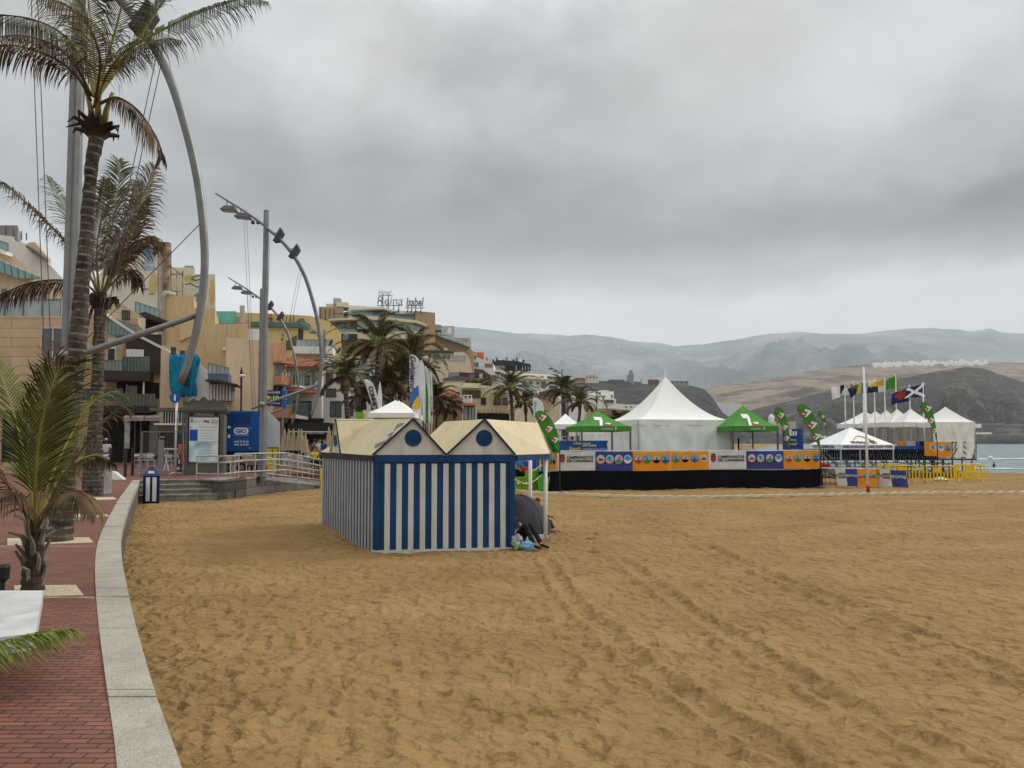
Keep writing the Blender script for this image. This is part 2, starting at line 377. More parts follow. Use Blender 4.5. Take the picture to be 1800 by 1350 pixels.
# promenade
ZP = .80
out_px = [(320, 1352), (300, 1295), (280, 1240), (262, 1185), (240, 1105), (227, 1050), (216, 995), (213, 962), (214, 935), (222, 905), (231, 878), (246, 845)]
inn_px = [(206, 1352), (200, 1295), (192, 1240), (184, 1185), (174, 1105), (169, 1050), (167, 998), (170, 964), (179, 935), (194, 905), (209, 878), (233, 845)]
OUT = [G(x, y, ZP) for x, y in out_px]; INN = [G(x, y, ZP) for x, y in inn_px]
d0 = (OUT[0] - OUT[2]).normalized()
OUT = [Vector((3.4, -9, ZP)), Vector((.9, -1.2, ZP)), Vector((-.42, 1.6, ZP)), G(390, 1540, ZP), G(345, 1420, ZP)] + OUT
INN = [Vector((3.0, -9.1, ZP)), Vector((.5, -1.3, ZP)), Vector((-.80, 1.55, ZP)), G(232, 1540, ZP), G(215, 1420, ZP)] + INN
def smooth_line(p, k=5):
    o = []
    for i in range(len(p) - 1):
        p0 = p[max(i - 1, 0)]; p1 = p[i]; p2 = p[i + 1]; p3 = p[min(i + 2, len(p) - 1)]
        for j in range(k):
            t_ = j / k; o.append(.5 * ((2 * p1) + (p2 - p0) * t_ + (2 * p0 - 5 * p1 + 4 * p2 - p3) * t_ ** 2 + (3 * p1 - p0 - 3 * p2 + p3) * t_ ** 3))
    return o + [p[-1]]
OUTs = smooth_line(OUT, 4); INNs = smooth_line(INN, 4)
# bricks: one sheet, from inner kerb edge to far left and back
EDGE2 = [G(246, 843, ZP), G(300, 842, ZP), G(385, 840, ZP), G(440, 838, ZP), Vector((-10.5, 38.5, ZP)), Vector((-9, 60, ZP)), Vector((2, 105, ZP)), Vector((24, 190, ZP)), Vector((60, 330, ZP)), Vector((150, 600, ZP))]
def brick(name, c1, c2, mo, bw, bh, ms=.012, rot=0, bump=.4, spot=.25):
    m = bpy.data.materials.new(name); m.use_nodes = True; t = m.node_tree; b = t.nodes['Principled BSDF']; b.inputs['Roughness'].default_value = .8; b.inputs['Specular IOR Level'].default_value = .3
    tcn = nd(t, 'ShaderNodeTexCoord'); mp = nd(t, 'ShaderNodeMapping'); mp.inputs['Rotation'].default_value = (0, 0, rot); t.links.new(tcn.outputs['Object'], mp.inputs[0])
    nzz = nd(t, 'ShaderNodeTexNoise'); nzz.inputs['Scale'].default_value = 2.0; t.links.new(mp.outputs[0], nzz.inputs[0])
    wv = nd(t, 'ShaderNodeMix', data_type='VECTOR'); wv.inputs[0].default_value = .012; t.links.new(mp.outputs[0], wv.inputs[4]); t.links.new(nzz.outputs[1], wv.inputs[5])
    br = nd(t, 'ShaderNodeTexBrick'); t.links.new(wv.outputs[1], br.inputs[0])
    br.inputs['Color1'].default_value = (*c1, 1); br.inputs['Color2'].default_value = (*c2, 1); br.inputs['Mortar'].default_value = (*mo, 1)
    br.inputs['Scale'].default_value = 1; br.inputs['Brick Width'].default_value = bw; br.inputs['Row Height'].default_value = bh; br.inputs['Mortar Size'].default_value = ms; br.inputs['Mortar Smooth'].default_value = .3
    n = nd(t, 'ShaderNodeTexNoise'); n.inputs['Scale'].default_value = .7; n.inputs['Detail'].default_value = 8; n.inputs['Roughness'].default_value = .7; t.links.new(tcn.outputs['Object'], n.inputs[0])
    mu = nd(t, 'ShaderNodeMix', data_type='RGBA', blend_type='MULTIPLY'); mu.inputs[0].default_value = 1; t.links.new(br.outputs[0], mu.inputs[6])
    t.links.new(ramp(t, n.outputs[0], [(0.3, 1 - spot), (0.7, 1 + spot * .6)]), mu.inputs[7]); t.links.new(mu.outputs[2], b.inputs['Base Color'])
    n4 = nd(t, 'ShaderNodeTexNoise'); n4.inputs['Scale'].default_value = 60; t.links.new(tcn.outputs['Object'], n4.inputs[0])
    h = math_(t, 'SUBTRACT', math_(t, 'MULTIPLY', n4.outputs[0], .25), br.outputs[1])
    bp = nd(t, 'ShaderNodeBump'); bp.inputs['Strength'].default_value = bump; bp.inputs['Distance'].default_value = .01; t.links.new(h, bp.inputs['Height']); t.links.new(bp.outputs[0], b.inputs['Normal'])
    return m
PAVE = brick('red_brick_paving', (.235, .093, .060), (.150, .063, .044), (.045, .028, .024), .165, .060, .006, .0, .8)
mb = MB()
top = INNs + EDGE2
pts = [Vector((p.x, p.y, ZP)) for p in top] + [Vector((-260, 600, ZP)), Vector((-120, 200, ZP)), Vector((-70, 60, ZP)), Vector((-60, -9.3, ZP))]
mb.prism([p + Vector((0, 0, -1.6)) for p in pts], (0, 0, 1.6))
mb.build('promenade_paving', PAVE, kind='structure', org=(0, 0, 0))
# granite capped wall
m = mat('granite_coping', (.38, .355, .295), .8, .13, 2.2, bump=.6, bsc=90, stain=.35)
t = m.node_tree; b = t.nodes['Principled BSDF']; src = b.inputs['Base Color'].links[0].from_socket
tcn = nd(t, 'ShaderNodeTexCoord'); sp = nz(60, 4, .8); mu = nd(t, 'ShaderNodeMix', data_type='RGBA', blend_type='MULTIPLY'); mu.inputs[0].default_value = 1
t.links.new(src, mu.inputs[6]); t.links.new(ramp(t, sp, [(0.35, .68), (0.5, .97), (0.65, 1.15)]), mu.inputs[7]); t.links.new(mu.outputs[2], b.inputs['Base Color'])
COPE = m
WALLST = brick('dark_stone_wall', (.15, .135, .11), (.09, .082, .07), (.03, .03, .028), .55, .34, .012, 0, .8, .5)
wl = thing('sea_wall', 'low curving sea wall with speckled granite coping between brick promenade and sand', 'wall', (-3.0, 6, 0))
mb = MB(); acc = 0; seg = [0]; dz_ = 0
for i in range(len(OUTs) - 1):
    a0, a1, b0, b1 = OUTs[i], OUTs[i + 1], INNs[i], INNs[i + 1]
    acc += (a1 - a0).length
    g = 0.0
    if acc > 1.5: g = .016; acc = 0; dz_ = random.uniform(-.006, .010)
    a1 = a1 - (a1 - a0).normalized() * g; b1 = b1 - (b1 - b0).normalized() * g
    u = Vector((0, 0, .012 + dz_)); dn = Vector((0, 0, -.15))
    mb.hexa([b0 + dn, a0 + dn, a1 + dn, b1 + dn, b0 + u, a0 + u, a1 + u, b1 + u])
mb.build('coping', COPE, wl)
mb = MB()
for i in range(len(OUTs) - 1):
    a0, a1, b0, b1 = OUTs[i], OUTs[i + 1], INNs[i], INNs[i + 1]
    f = lambda p, q: p + (q - p) * .08
    a0_, a1_ = f(a0, b0), f(a1, b1); u = Vector((0, 0, -.152)); dn = Vector((0, 0, -1.5))
    mb.hexa([b0 + dn, a0_ + dn, a1_ + dn, b1 + dn, b0 + u, a0_ + u, a1_ + u, b1 + u])
mb.build('wall_face', WALLST, wl)
# tree pits
PIT = mat('pebble_bed', (.52, .44, .30), .95, .4, 45, bump=.9, bsc=60)
mb = MB()
for pit in ([(25, 1050), (147, 1047), (133, 1029), (25, 1030)], [(13, 959), (165, 954), (156, 945), (13, 947)], [(128, 910), (193, 908), (185, 903), (127, 904)], [(140, 880), (206, 878), (199, 874), (138, 875)]):
    mb.prism([G(x, y, ZP + .001) for x, y in pit], (0, 0, .007))
mb.build('tree_pit', PIT, kind='structure')
PLINE = mat('pale_paving_band', (.28, .22, .19), .8, .2, 3, bump=.3)
mb = MB()
for y in (1045, 955, 1500):
    a = G(0, y + 5, ZP); b_ = G(168, y + 6, ZP)
    mb.bar((a.x - 1.5, a.y, ZP + .003), (b_.x - .02, b_.y, ZP + .003), .06, .006)
mb.build('paving_band', PLINE, kind='structure')

# ---- hills
def hill(name, crest, Dc, D0, rows, mt, pw=1.0, gul=.12, gs=.004, seed=0, base=-4, back=1.35, lat=1.0, rough=.0):
    x0 = crest[0][0]; x1 = crest[-1][0]; n = int((x1 - x0) / 5) if not rough else int((x1 - x0) / 3)
    vs = []
    for j in range(rows + 4):
        t_ = min(j / rows, 1.0)
        D = D0 + (Dc - D0) * t_ if j <= rows else Dc * (1 + (back - 1) * (j - rows) / 3)
        for i in range(n + 1):
            px = x0 + (x1 - x0) * i / n
            cp = W(px, lerp_tab(crest, px), Dc); H = cp.z + rough * Dc * .01 * fbm(px, 0, .05, 5, seed)
            x = cp.x * (D / Dc); y = D
            if j <= rows:
                e = t_ ** pw; z = base + (H - base) * e
                gl = fbm(x, y * .5, gs, 5, seed + 3); rg = 1 - abs(fbm(x, y * .35, gs * 2.2, 4, seed + 8)) * 2
                z += (gl * .8 + rg * .5) * gul * (H - base) * 9.5 * t_ * (1 - t_) ** 3
            else: z = H - (H - base) * ((j - rows) / 3) ** 1.5
            vs.append((x, y, z))
    m_ = n + 1; mb = MB()
    mb.add(vs, [(j * m_ + i, j * m_ + i + 1, (j + 1) * m_ + i + 1, (j + 1) * m_ + i) for j in range(rows + 3) for i in range(n)])
    return mb.build(name, mt, smooth=True, kind='structure', org=(0, 0, 0))
def hmat(name, stops, sc, bs, spots=None, stretch=(1, 1, 1)):
    m = bpy.data.materials.new(name); m.use_nodes = True; t = m.node_tree; b = t.nodes['Principled BSDF']; b.inputs['Roughness'].default_value = 1; b.inputs['Specular IOR Level'].default_value = .05
    tcn = nd(t, 'ShaderNodeTexCoord'); mp = nd(t, 'ShaderNodeMapping'); mp.inputs['Scale'].default_value = stretch; t.links.new(tcn.outputs['Object'], mp.inputs[0])
    n = nd(t, 'ShaderNodeTexNoise'); n.inputs['Scale'].default_value = sc; n.inputs['Detail'].default_value = 10; n.inputs['Roughness'].default_value = .68; t.links.new(mp.outputs[0], n.inputs[0])
    col = ramp(t, n.outputs[0], stops)
    if spots:
        n2 = nd(t, 'ShaderNodeTexNoise'); n2.inputs['Scale'].default_value = spots[0]; n2.inputs['Detail'].default_value = 6; n2.inputs['Roughness'].default_value = .75; t.links.new(mp.outputs[0], n2.inputs[0])
        mxn = nd(t, 'ShaderNodeMix', data_type='RGBA'); t.links.new(ramp(t, n2.outputs[0], [(spots[1], 0.0), (spots[1] + .05, 1.0)]), mxn.inputs[0]); t.links.new(col, mxn.inputs[6]); mxn.inputs[7].default_value = (*spots[2], 1); col = mxn.outputs[2]
    t.links.new(col, b.inputs['Base Color'])
    n3 = nd(t, 'ShaderNodeTexNoise'); n3.inputs['Scale'].default_value = sc * 6; n3.inputs['Detail'].default_value = 6; t.links.new(mp.outputs[0], n3.inputs[0])
    bp = nd(t, 'ShaderNodeBump'); bp.inputs['Strength'].default_value = .8; bp.inputs['Distance'].default_value = bs; t.links.new(n3.outputs[0], bp.inputs['Height']); t.links.new(bp.outputs[0], b.inputs['Normal'])
    return m
HDARK = hmat('dark_volcanic_slope', [(0.38, (.018, .015, .015)), (0.46, (.060, .049, .042)), (.53, (.034, .035, .024)), (0.64, (.15, .12, .095))], .020, 12, (.05, .60, (.15, .125, .10)))
HTAN = hmat('dry_tan_slope', [(0.38, (.08, .066, .055)), (0.47, (.18, .14, .10)), (0.56, (.28, .21, .145)), (.68, (.15, .13, .10))], .010, 9, None, (1, .6, 3))
HFAR = hmat('far_mountain_slope', [(0.36, (.04, .055, .06)), (0.5, (.12, .14, .14)), (0.66, (.30, .29, .26))], .0014, 120)
HPLAT = hmat('dark_plateau_slope', [(0.38, (.026, .024, .025)), (0.62, (.075, .066, .062))], .03, 5, (.12, .62, (.11, .10, .09)))
hill('far_mountain', [(300, 560), (560, 570), (700, 575), (793, 574), (850, 578), (905, 586), (960, 587), (1000, 590), (1030, 588), (1075, 592), (1110, 600), (1150, 602), (1188, 608), (1240, 604), (1300, 596), (1340, 588), (1400, 583), (1455, 587), (1520, 586), (1560, 580), (1640, 576), (1710, 582), (1740, 577), (1762, 584), (1830, 588), (2000, 580), (2300, 590)], 9000, 4600, 34, HFAR, 1.15, .34, .0006, 4, rough=.08)
hill('tan_hill', [(1000, 740), (1100, 715), (1180, 690), (1244, 682), (1300, 672), (1380, 660), (1450, 648), (1530, 640), (1600, 637), (1735, 636), (1800, 638), (1900, 632), (2300, 640)], 2700, 1750, 26, HTAN, .9, .22, .003, 9)
hill('dark_hill', [(1180, 778), (1230, 755), (1280, 735), (1330, 718), (1400, 702), (1440, 690), (1480, 680), (1540, 672), (1600, 662), (1650, 652), (1700, 645), (1730, 648), (1770, 662), (1800, 672), (1860, 690), (2000, 700), (2200, 740)], 1800, 1180, 40, HDARK, 1.15, .32, .011, 2)
hill('dark_plateau', [(500, 690), (700, 680), (900, 672), (1000, 669), (1100, 670), (1180, 674), (1215, 678), (1238, 684), (1252, 698), (1270, 725), (1300, 745), (1380, 762)], 1150, 760, 16, HPLAT, .75, .16, .012, 6)
hill('far_shore', [(1180, 765), (1300, 757), (1400, 755), (1500, 758), (1600, 752), (1800, 750), (2100, 752)], 1190, 1080, 4, HDARK, .8, .2, .03, 12, base=-3)
# ================================================================ changing cabins
CREAM = mat('cream_roof_sheet', (.56, .475, .30), .7, .07, .8, stain=.28)
OFFW = mat('off_white_board', (.56, .545, .49), .65, .06, 3, stain=.35)
NAVY = mat('navy_trim', (.012, .03, .085), .55, .2, 2)
DKBR = mat('dark_fascia', (.028, .026, .028), .6, .2, 2)
HB = mat('hut_blue_board', (.004, .042, .135), .5, .25, 1.5, stain=.3)
hut = thing('beach_cabin', 'striped blue and white changing cabin with cream gabled roofs standing on the sand', 'beach hut', (-1.5, 17.5, 0))
F0 = Vector((-3.0, 16.25, 0)); F1 = Vector((.06, 16.75, 0)); BL = Vector((-5.25, 20.5, 0)); E = Vector((.87, 18.35, 0)); BR = Vector((2.0, 20.6, 0))
up = Vector((0, 0, 1)); HT = 2.1
def wallbox(mb, a, b, z0, z1, t0, t1, k=None):   # t0..t1 offset to the outside (camera side)
    d = (b - a).normalized(); n = Vector((d.y, -d.x, 0))
    mb.hexa([a + n * t1 + up * z0, b + n * t1 + up * z0, b + n * t0 + up * z0, a + n * t0 + up * z0, a + n * t1 + up * z1, b + n * t1 + up * z1, b + n * t0 + up * z1, a + n * t0 + up * z1], k)
OFFW2 = mat('shaded_grey_board', (.36, .36, .345), .75, .1, 3, stain=.4)  # duller copy of the off-white board; side wall's shade put into the colour
def stripes(a, b, n, frac, z0, z1, name, margin):
    d = (b - a); L = d.length; d.normalize(); mb = MB()
    wallbox(mb, a, b, -.4, HT - .02, -.05, 0, 0)
    st = (L - 2 * margin) / n
    for i in range(n):
        s0 = margin + i * st + st * (1 - frac) / 2 * 1.0
        wallbox(mb, a + d * s0, a + d * (s0 + st * frac), z0, z1, 0.001, .016, 1)
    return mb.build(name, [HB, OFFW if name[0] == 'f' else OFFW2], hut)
stripes(F0, F1, 11, .46, .03, HT - .19, 'front_wall', .14)
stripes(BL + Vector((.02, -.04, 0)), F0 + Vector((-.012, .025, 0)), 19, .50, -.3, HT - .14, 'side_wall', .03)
mb = MB(); d = (F1 - F0).normalized(); wallbox(mb, F0 - d * .02, F1 + d * .02, HT - .155, HT + .005, .02, .05); mb.build('front_fascia', HB, hut)
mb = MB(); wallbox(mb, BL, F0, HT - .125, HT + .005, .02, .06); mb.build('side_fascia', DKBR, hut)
for a_, b_ in ((F0, F0 + d * .11), (F1 - d * .12, F1)):
    mb = MB(); wallbox(mb, a_, b_, -.3, HT - .158, .018, .035); mb.build('corner_board', HB, hut)
mb = MB(); wallbox(mb, F0 - d * .05, F1 + d * .05, -.1, .028, -.1, .045); e = (F0 - BL).normalized(); mb.build('base_plinth', OFFW, hut)
# inner/back walls
mb = MB(); wallbox(mb, F1, F1 + Vector((-1.26, 4.2, 0)), -.3, HT - .02, -.05, 0); wallbox(mb, BL, BL + Vector((1.3, .75, 0)), -.3, HT - .02, 0, .05)
wallbox(mb, BL + Vector((1.3, .75, 0)), F0 + Vector((1.35, 1.5, 0)), -.3, HT - .02, 0, .05); mb.build('back_wall', OFFW, hut)
# roofs
M0 = F0 + (F1 - F0) * .5; HR = 2.90
A1 = F0 + (M0 - F0) * .53 + up * HR; A2 = M0 + (F1 - M0) * .55 + up * HR
ov = (d.cross(up)) * .07      # overhang towards camera
n_ = Vector((d.y, -d.x, 0))
vl = Vector((-2.25, 4.25, 0)).normalized(); vr = Vector((1.24, 3.1, 0)).normalized()
def slab(mb, pts, t=.035, k=None):
    n = (Vector(pts[1]) - Vector(pts[0])).cross(Vector(pts[2]) - Vector(pts[0])).normalized()
    if n.z < 0: n = -n
    mb.prism(pts, -n * t, k)
RL = A1 + vl * 2.95 + up * .06       # end of left ridge
F0e = F0 + up * HT - n_ * 0 + n_ * .06 + Vector((-.06, 0, 0)); BLe = BL + up * HT + Vector((-.08, .05, 0))
A1f = A1 + n_ * .08; A2f = A2 + n_ * .08; M0e = M0 + up * (HT + .0) + n_ * .08; F1e = F1 + up * HT + n_ * .08
mb = MB()
slab(mb, [F0e, A1f, RL, BLe])                                   # left wing outer slope
slab(mb, [BLe, RL, BL + Vector((1.45, .8, HT))])                # hip
slab(mb, [M0e, A1f, RL, BL + Vector((1.45, .8, HT)), M0e + vl * 3.0])
RR = Vector((.68, 19.7, 2.9))
slab(mb, [M0e, A2f, A2 + vl * 2.3, M0e + vl * 2.3])
Ee = E + up * HT + Vector((.07, -.03, 0))
slab(mb, [F1e, A2f, RR, Ee])
slab(mb, [RR, A2f, A2 + vl * 2.3, A2 + vl * 2.3 + Vector((1.0, 1.0, -.1))])
mb.build('roof', CREAM, hut)
mb = MB()
for a_, m_, b_ in ((F0e, A1f, M0e), (M0e, A2f, F1e)):
    for p, q in ((a_, m_), (m_, b_)):
        mb.bar(p + n_ * .02 + up * .0, q + n_ * .02 + up * .0, .03, .045)
mb.build('rake_trim', NAVY, hut)
mb = MB()
for a_, m_, b_ in ((F0, A1, M0), (M0, A2, F1)):
    p = [a_ + up * (HT + .006), b_ + up * (HT + .006), m_ + up * -.03]; mb.prism([q + n_ * .035 for q in p], -n_ * .04)
mb.build('gable', OFFW, hut)
for A_ in (A1, A2):
    mb = MB(); c = Vector((A_.x, A_.y, 2.475)) + n_ * .037; mb.disc(c, d, up, .185, n=36, t=.0, k=0) if False else None
    ring = [c + d * .185 * math.cos(2 * math.pi * i / 36) + up * .185 * math.sin(2 * math.pi * i / 36) for i in range(36)]
    mb.prism(ring, n_ * .02)
    vent = mb.build('round_vent', HB, hut)
    mb = MB()
    for k, ww in ((-.085, .24), (-.03, .30), (.03, .30), (.085, .24)):
        q = c + up * k + n_ * .021; mb.bar(q - d * ww / 2, q + d * ww / 2, .022, .014, up=n_.cross(d))
        mb.bar(q - d * ww / 2 + up * .012 + n_ * .008, q + d * ww / 2 + up * .012 + n_ * .008, .006, .004)
    mb.build('louvre', HB, vent)
# left cross gable
LW = (F0 - BL).normalized(); nL = Vector((LW.y, -LW.x, 0))
def onL(px):  # point on left wall line seen at column px
    s = (px - 900) / FPX; a_ = F0; v_ = BL - F0
    t_ = (s * a_.y - a_.x) / (v_.x - s * v_.y); return a_ + v_ * t_
g0, g1 = onL(586), onL(604); gm = (g0 + g1) / 2 + up * (HR + .05)
mb = MB(); mb.prism([g0 + up * (HT + .01) + nL * .06, g1 + up * (HT + .01) + nL * .06, gm + nL * .06], -nL * .04)
lg = mb.build('side_gable', OFFW, hut)
mb = MB()
for p in (g0, g1): mb.bar(p + up * HT + nL * .08, gm + nL * .08 + up * .02, .035, .05)
mb.build('side_rake_trim', DKBR, hut)
mb = MB(); c = (g0 + g1) / 2 + up * 2.42 + nL * .062
mb.prism([c + LW * .15 * math.cos(2 * math.pi * i / 24) + up * .15 * math.sin(2 * math.pi * i / 24) for i in range(24)], nL * .02); mb.build('side_vent', HB, hut)
mb = MB(); inn = -nL * 1.05 
slab(mb, [g1 + up * HT + nL * .1, gm + nL * .1 + up * .03, gm + inn + up * .03, g1 + up * HT + inn * .02])
slab(mb, [g0 + up * HT + nL * .1, gm + nL * .1 + up * .03, gm + inn + up * .03, g0 + up * HT + inn * .02])
mb.build('cross_roof', CREAM, hut)
# canopy beam and posts on the right
mb = MB(); wallbox(mb, F1 + Vector((.04, .02, 0)), E + Vector((.03, .06, 0)), HT - .14, HT - .02, -.04, .03); mb.build('canopy_beam', HB, hut)
for p in (Vector((.83, 18.42, 0)), Vector((.50, 20.3, 0))):
    mb = MB(); mb.tube([p + up * -.2, p + up * (HT - .14)], .05, 12); mb.build('canopy_post', WHITE, hut, smooth=True)
mb = MB(); wallbox(mb, F1 + Vector((-.1, 1.2, 0)), E + Vector((.05, .1, 0)), -.12, .075, -.8, 0); mb.build('canopy_base', OFFW, hut)
# worn dark printed mark on the left roof slope
nr = (A1f - F0e).cross(RL - F0e).normalized(); nr = nr if nr.z > 0 else -nr
GREYM = mat('faded_grey_print', (.17, .17, .18), .7, .2, 6)
def onroof(px, py):
    r_ = ray(px, py); t_ = (F0e - C0).dot(nr) / r_.dot(nr); return C0 + r_ * t_ + nr * .004
mb = MB()
for pl in ([(660, 781), (668, 778), (684, 771), (688, 772), (676, 779), (662, 788), (658, 787)], [(680, 766), (685, 762), (690, 759), (692, 760), (688, 767), (684, 773), (681, 771), (685, 766)], [(699, 745), (711, 743), (707, 748), (703, 750), (699, 751), (694, 757), (691, 758)]):
    mb.poly([onroof(x, y) for x, y in pl])
mb.build('roof_marking', GREYM, hut)

# ================================================================ palms
LEAFG = mat('palm_leaf_green', (.018, .026, .005), .6, .5, 2.5, spec=.15, c2=(.070, .082, .014))
LEAFY = mat('palm_leaf_yellow', (.12, .10, .015), .6, .4, 3, c2=(.09, .085, .015), spec=.15)
LEAFD = mat('palm_leaf_dead', (.034, .020, .010), .9, .55, 3, c2=(.105, .070, .040), spec=.08)
LEAFS = mat('palm_leaf_dry_grey', (.12, .10, .075), .8, .35, 3, c2=(.20, .18, .14))
STALK = mat('palm_stalk', (.22, .18, .035), .5, .25, 3)
STALKD = mat('palm_stalk_dead', (.10, .065, .035), .7, .3, 3)
BARK = mat('palm_bark', (.034, .027, .021), .95, .45, 5, bump=.9, bsc=25, c2=(.065, .054, .043))
SCAR = mat('palm_scar_highlight', (.07, .06, .05), .95, .6, 7, bump=.9, bsc=25, c2=(.17, .15, .125))  # paler leaf-scar rings on the trunk, ring highlights put into the colour
SHEATH = mat('palm_sheath', (.045, .030, .020), .9, .45, 6, bump=.8)
def catm(p, n):
    o = smooth_line([Vector(q) for q in p], 8); L = [0]
    for a_, b_ in zip(o, o[1:]): L.append(L[-1] + (b_ - a_).length)
    res = []; j = 0
    for i in range(n + 1):
        s = L[-1] * i / n
        while j < len(L) - 2 and L[j + 1] < s: j += 1
        f = (s - L[j]) / max(1e-6, L[j + 1] - L[j]); res.append(o[j].lerp(o[j + 1], f))
    return res, L[-1]
def frond(parent, pts, leaf, mats, rr=.022, start=.14, n=46, drp=.35, wind=Vector((0, 0, 0)), fwd=.55, lw=.035, seed=0, curl=.0, name='frond', local=False, up_=Vector((0, 0, 1)), mb_in=None, k0=0, k1=1):
    rnd = random.Random(seed); P_, L = catm(pts, n); mb = mb_in or MB()
    mb.tube(P_, [rr * (1 - .85 * i / n) + .003 for i in range(n + 1)], 5, k1)
    dens = 2 if L / n > .045 else 1
    for i in range(int(n * start), n):
        for q in range(dens):
            f = (i + q / dens) / n; base = P_[i].lerp(P_[i + 1], q / dens); T = (P_[i + 1] - P_[i]).normalized()
            sd = T.cross(up_); sd = sd.normalized() if sd.length > .05 else Vector((1, 0, 0)); nn_ = sd.cross(T)
            ll = leaf * (math.sin(math.pi * min(1, (f - start * .8) / (1 - start * .8) * .86 + .12)) ** .6) * rnd.uniform(.8, 1.12)
            for sgn in (1, -1):
                if rnd.random() < .04: continue
                dr = drp * rnd.uniform(.6, 1.4)
                v0 = (sd * sgn * .8 + T * (fwd + .5 * f) + nn_ * rnd.uniform(.05, .3) * (1 if drp < .75 else 0) + Vector((0, 0, -.35 if drp > .75 else 0)) + wind * .5).normalized()
                v1 = (v0 + Vector((0, 0, -dr)) + wind * .6 + T * curl).normalized(); v2 = (v1 + Vector((rnd.uniform(-.2, .2), rnd.uniform(-.2, .2), -dr * 1.6)) + wind).normalized()
                wv = v0.cross(nn_).normalized() if v0.cross(nn_).length > .1 else T
                wv = (wv + Vector((rnd.uniform(-.4, .4), rnd.uniform(-.4, .4), rnd.uniform(-.3, .3)))).normalized() * lw * .5
                a_ = base; b_ = a_ + v0 * ll * .36; c_ = b_ + v1 * ll * .34; e_ = c_ + v2 * ll * .32
                mb.add([a_ - wv * .5, a_ + wv * .5, b_ + wv, b_ - wv, c_ + wv * .8, c_ - wv * .8, e_], [(0, 1, 2, 3), (3, 2, 4, 5), (5, 4, 6)], k0)
    return mb if mb_in else mb.build(name, mats, parent, local=local)
def trunk(parent, pts, rads, ring=.13, amp=.06, n=14, mt=None, name='trunk', local=False, seed=1):
    P_, L = catm(pts, 12); N = int(L / (ring / 4)); P2, L = catm(pts, N); rnd = random.Random(seed); rs = []
    k = len(rads) - 1
    for i in range(N + 1):
        f = i / N * k; j = min(int(f), k - 1); r0 = rads[j] + (rads[j + 1] - rads[j]) * (f - j)
        ph = (i % 4) / 4; rs.append(r0 * (1 + amp * (1 - ph) - amp * .5 + rnd.uniform(-.02, .02)))
    mb = MB(); mb.tube(P2, rs, n); 
    for i, v in enumerate(mb.v): v += Vector((noise.noise(v * 6), noise.noise(v * 6 + Vector((9, 0, 0))), 0)) * .02 * rads[0] / .2
    mb.m = [1 if (f_[0] // n) % 4 == 3 and k < N * n and not mt else 0 for k, f_ in enumerate(mb.f)]
    return mb.build(name, [mt] if mt else [BARK, SCAR], parent, smooth=False, local=local)
def pxp(pts, D, dz=None):
    n = len(pts); return [W(x, y, D + (dz[i] if dz else 0)) for i, (x, y) in enumerate(pts)]

# tall leaning palm
D = 12.0
pl = thing('palm_tree', 'tallest leaning coconut palm with ringed trunk and windblown brown-green fronds', 'palm tree', G(100, 950, ZP))
trunk(pl, pxp([(101, 952), (108, 880), (118, 760), (133, 640), (146, 480), (153, 400), (160, 300), (171, 236)], D), [.22, .19, .16, .15, .138, .122, .11, .10, .095, .12])
fl = [([(172, 195), (180, 150), (215, 95), (290, 50), (370, 15), (430, -2), (472, 4)], .50, 'g', [0, -.1, -.3, -.5, -.7, -.8, -.9], .9, 3),
      ([(166, 190), (176, 110), (160, 55), (130, 20), (95, 0), (60, -10)], .62, 'd', [0, -.4, -.9, -1.3, -1.6, -1.9], 1.3, 4),
      ([(160, 178), (140, 140), (105, 108), (60, 88), (15, 80), (-40, 92)], .50, 'd', [0, -.2, -.4, -.5, -.6, -.6], 1.2, 5),
      ([(176, 182), (205, 172), (238, 190), (262, 220), (280, 255), (284, 282)], .52, 'd', [0, -.2, -.3, -.35, -.35, -.3], 1.0, 6),
      ([(174, 170), (186, 110), (205, 45), (222, -20), (240, -60)], .60, 'g', [0, .1, .1, -.1, -.3], .5, 7),
      ([(165, 170), (150, 110), (110, 60), (50, 32), (-20, 28), (-60, 45)], .62, 'g', [0, .3, .6, .8, 1.0, 1.1], .7, 8),
      ([(176, 165), (200, 120), (240, 85), (290, 68), (320, 72)], .45, 'g', [0, .4, .9, 1.4, 1.8], .9, 9),
      ([(169, 165), (164, 90), (158, 20), (150, -50)], .60, 'g', [0, .2, .4, .5], .6, 10),
      ([(160, 168), (130, 110), (85, 75), (30, 62), (-30, 70)], .55, 'd', [0, -.6, -1.0, -1.4, -1.7], 1.2, 11),
      ([(175, 165), (215, 110), (262, 40), (300, -20), (330, -60)], .60, 'g', [0, .3, .5, .8, 1.0], .6, 12),
      ([(168, 165), (150, 95), (128, 20), (110, -50)], .55, 'y', [0, .5, .9, 1.3], .7, 13)]
ms = {'g': [LEAFG, STALK], 'd': [LEAFD, STALKD], 'y': [LEAFY, STALK], 's': [LEAFS, STALK]}
WIND = Vector((-.05, 0, -.05))
for i, (p, lf, k, dz, dr, sd) in enumerate(fl):
    frond(pl, pxp(p, D, dz), lf * 1.3, ms[k], .026, .2, 62, dr * 1.15, WIND, .45, .022, sd)
mb = MB(); rnd = random.Random(3)
for i in range(14):
    an = i / 14 * 6.283; c = W(170, 215, D); a_ = c + Vector((.08 * math.cos(an), .08 * math.sin(an), -.25)); q = Vector((math.cos(an), math.sin(an), 0)); h = rnd.uniform(.2, .5)
    mb.tube([a_, a_ + up * h * .5 + q * .10, a_ + up * h * .65 + q * rnd.uniform(.15, .3), a_ + up * h * .3 + q * rnd.uniform(.22, .38)], [.045, .05, .03, .006], 5)
mb.build('leaf_sheath', SHEATH, pl)
mb = MB()
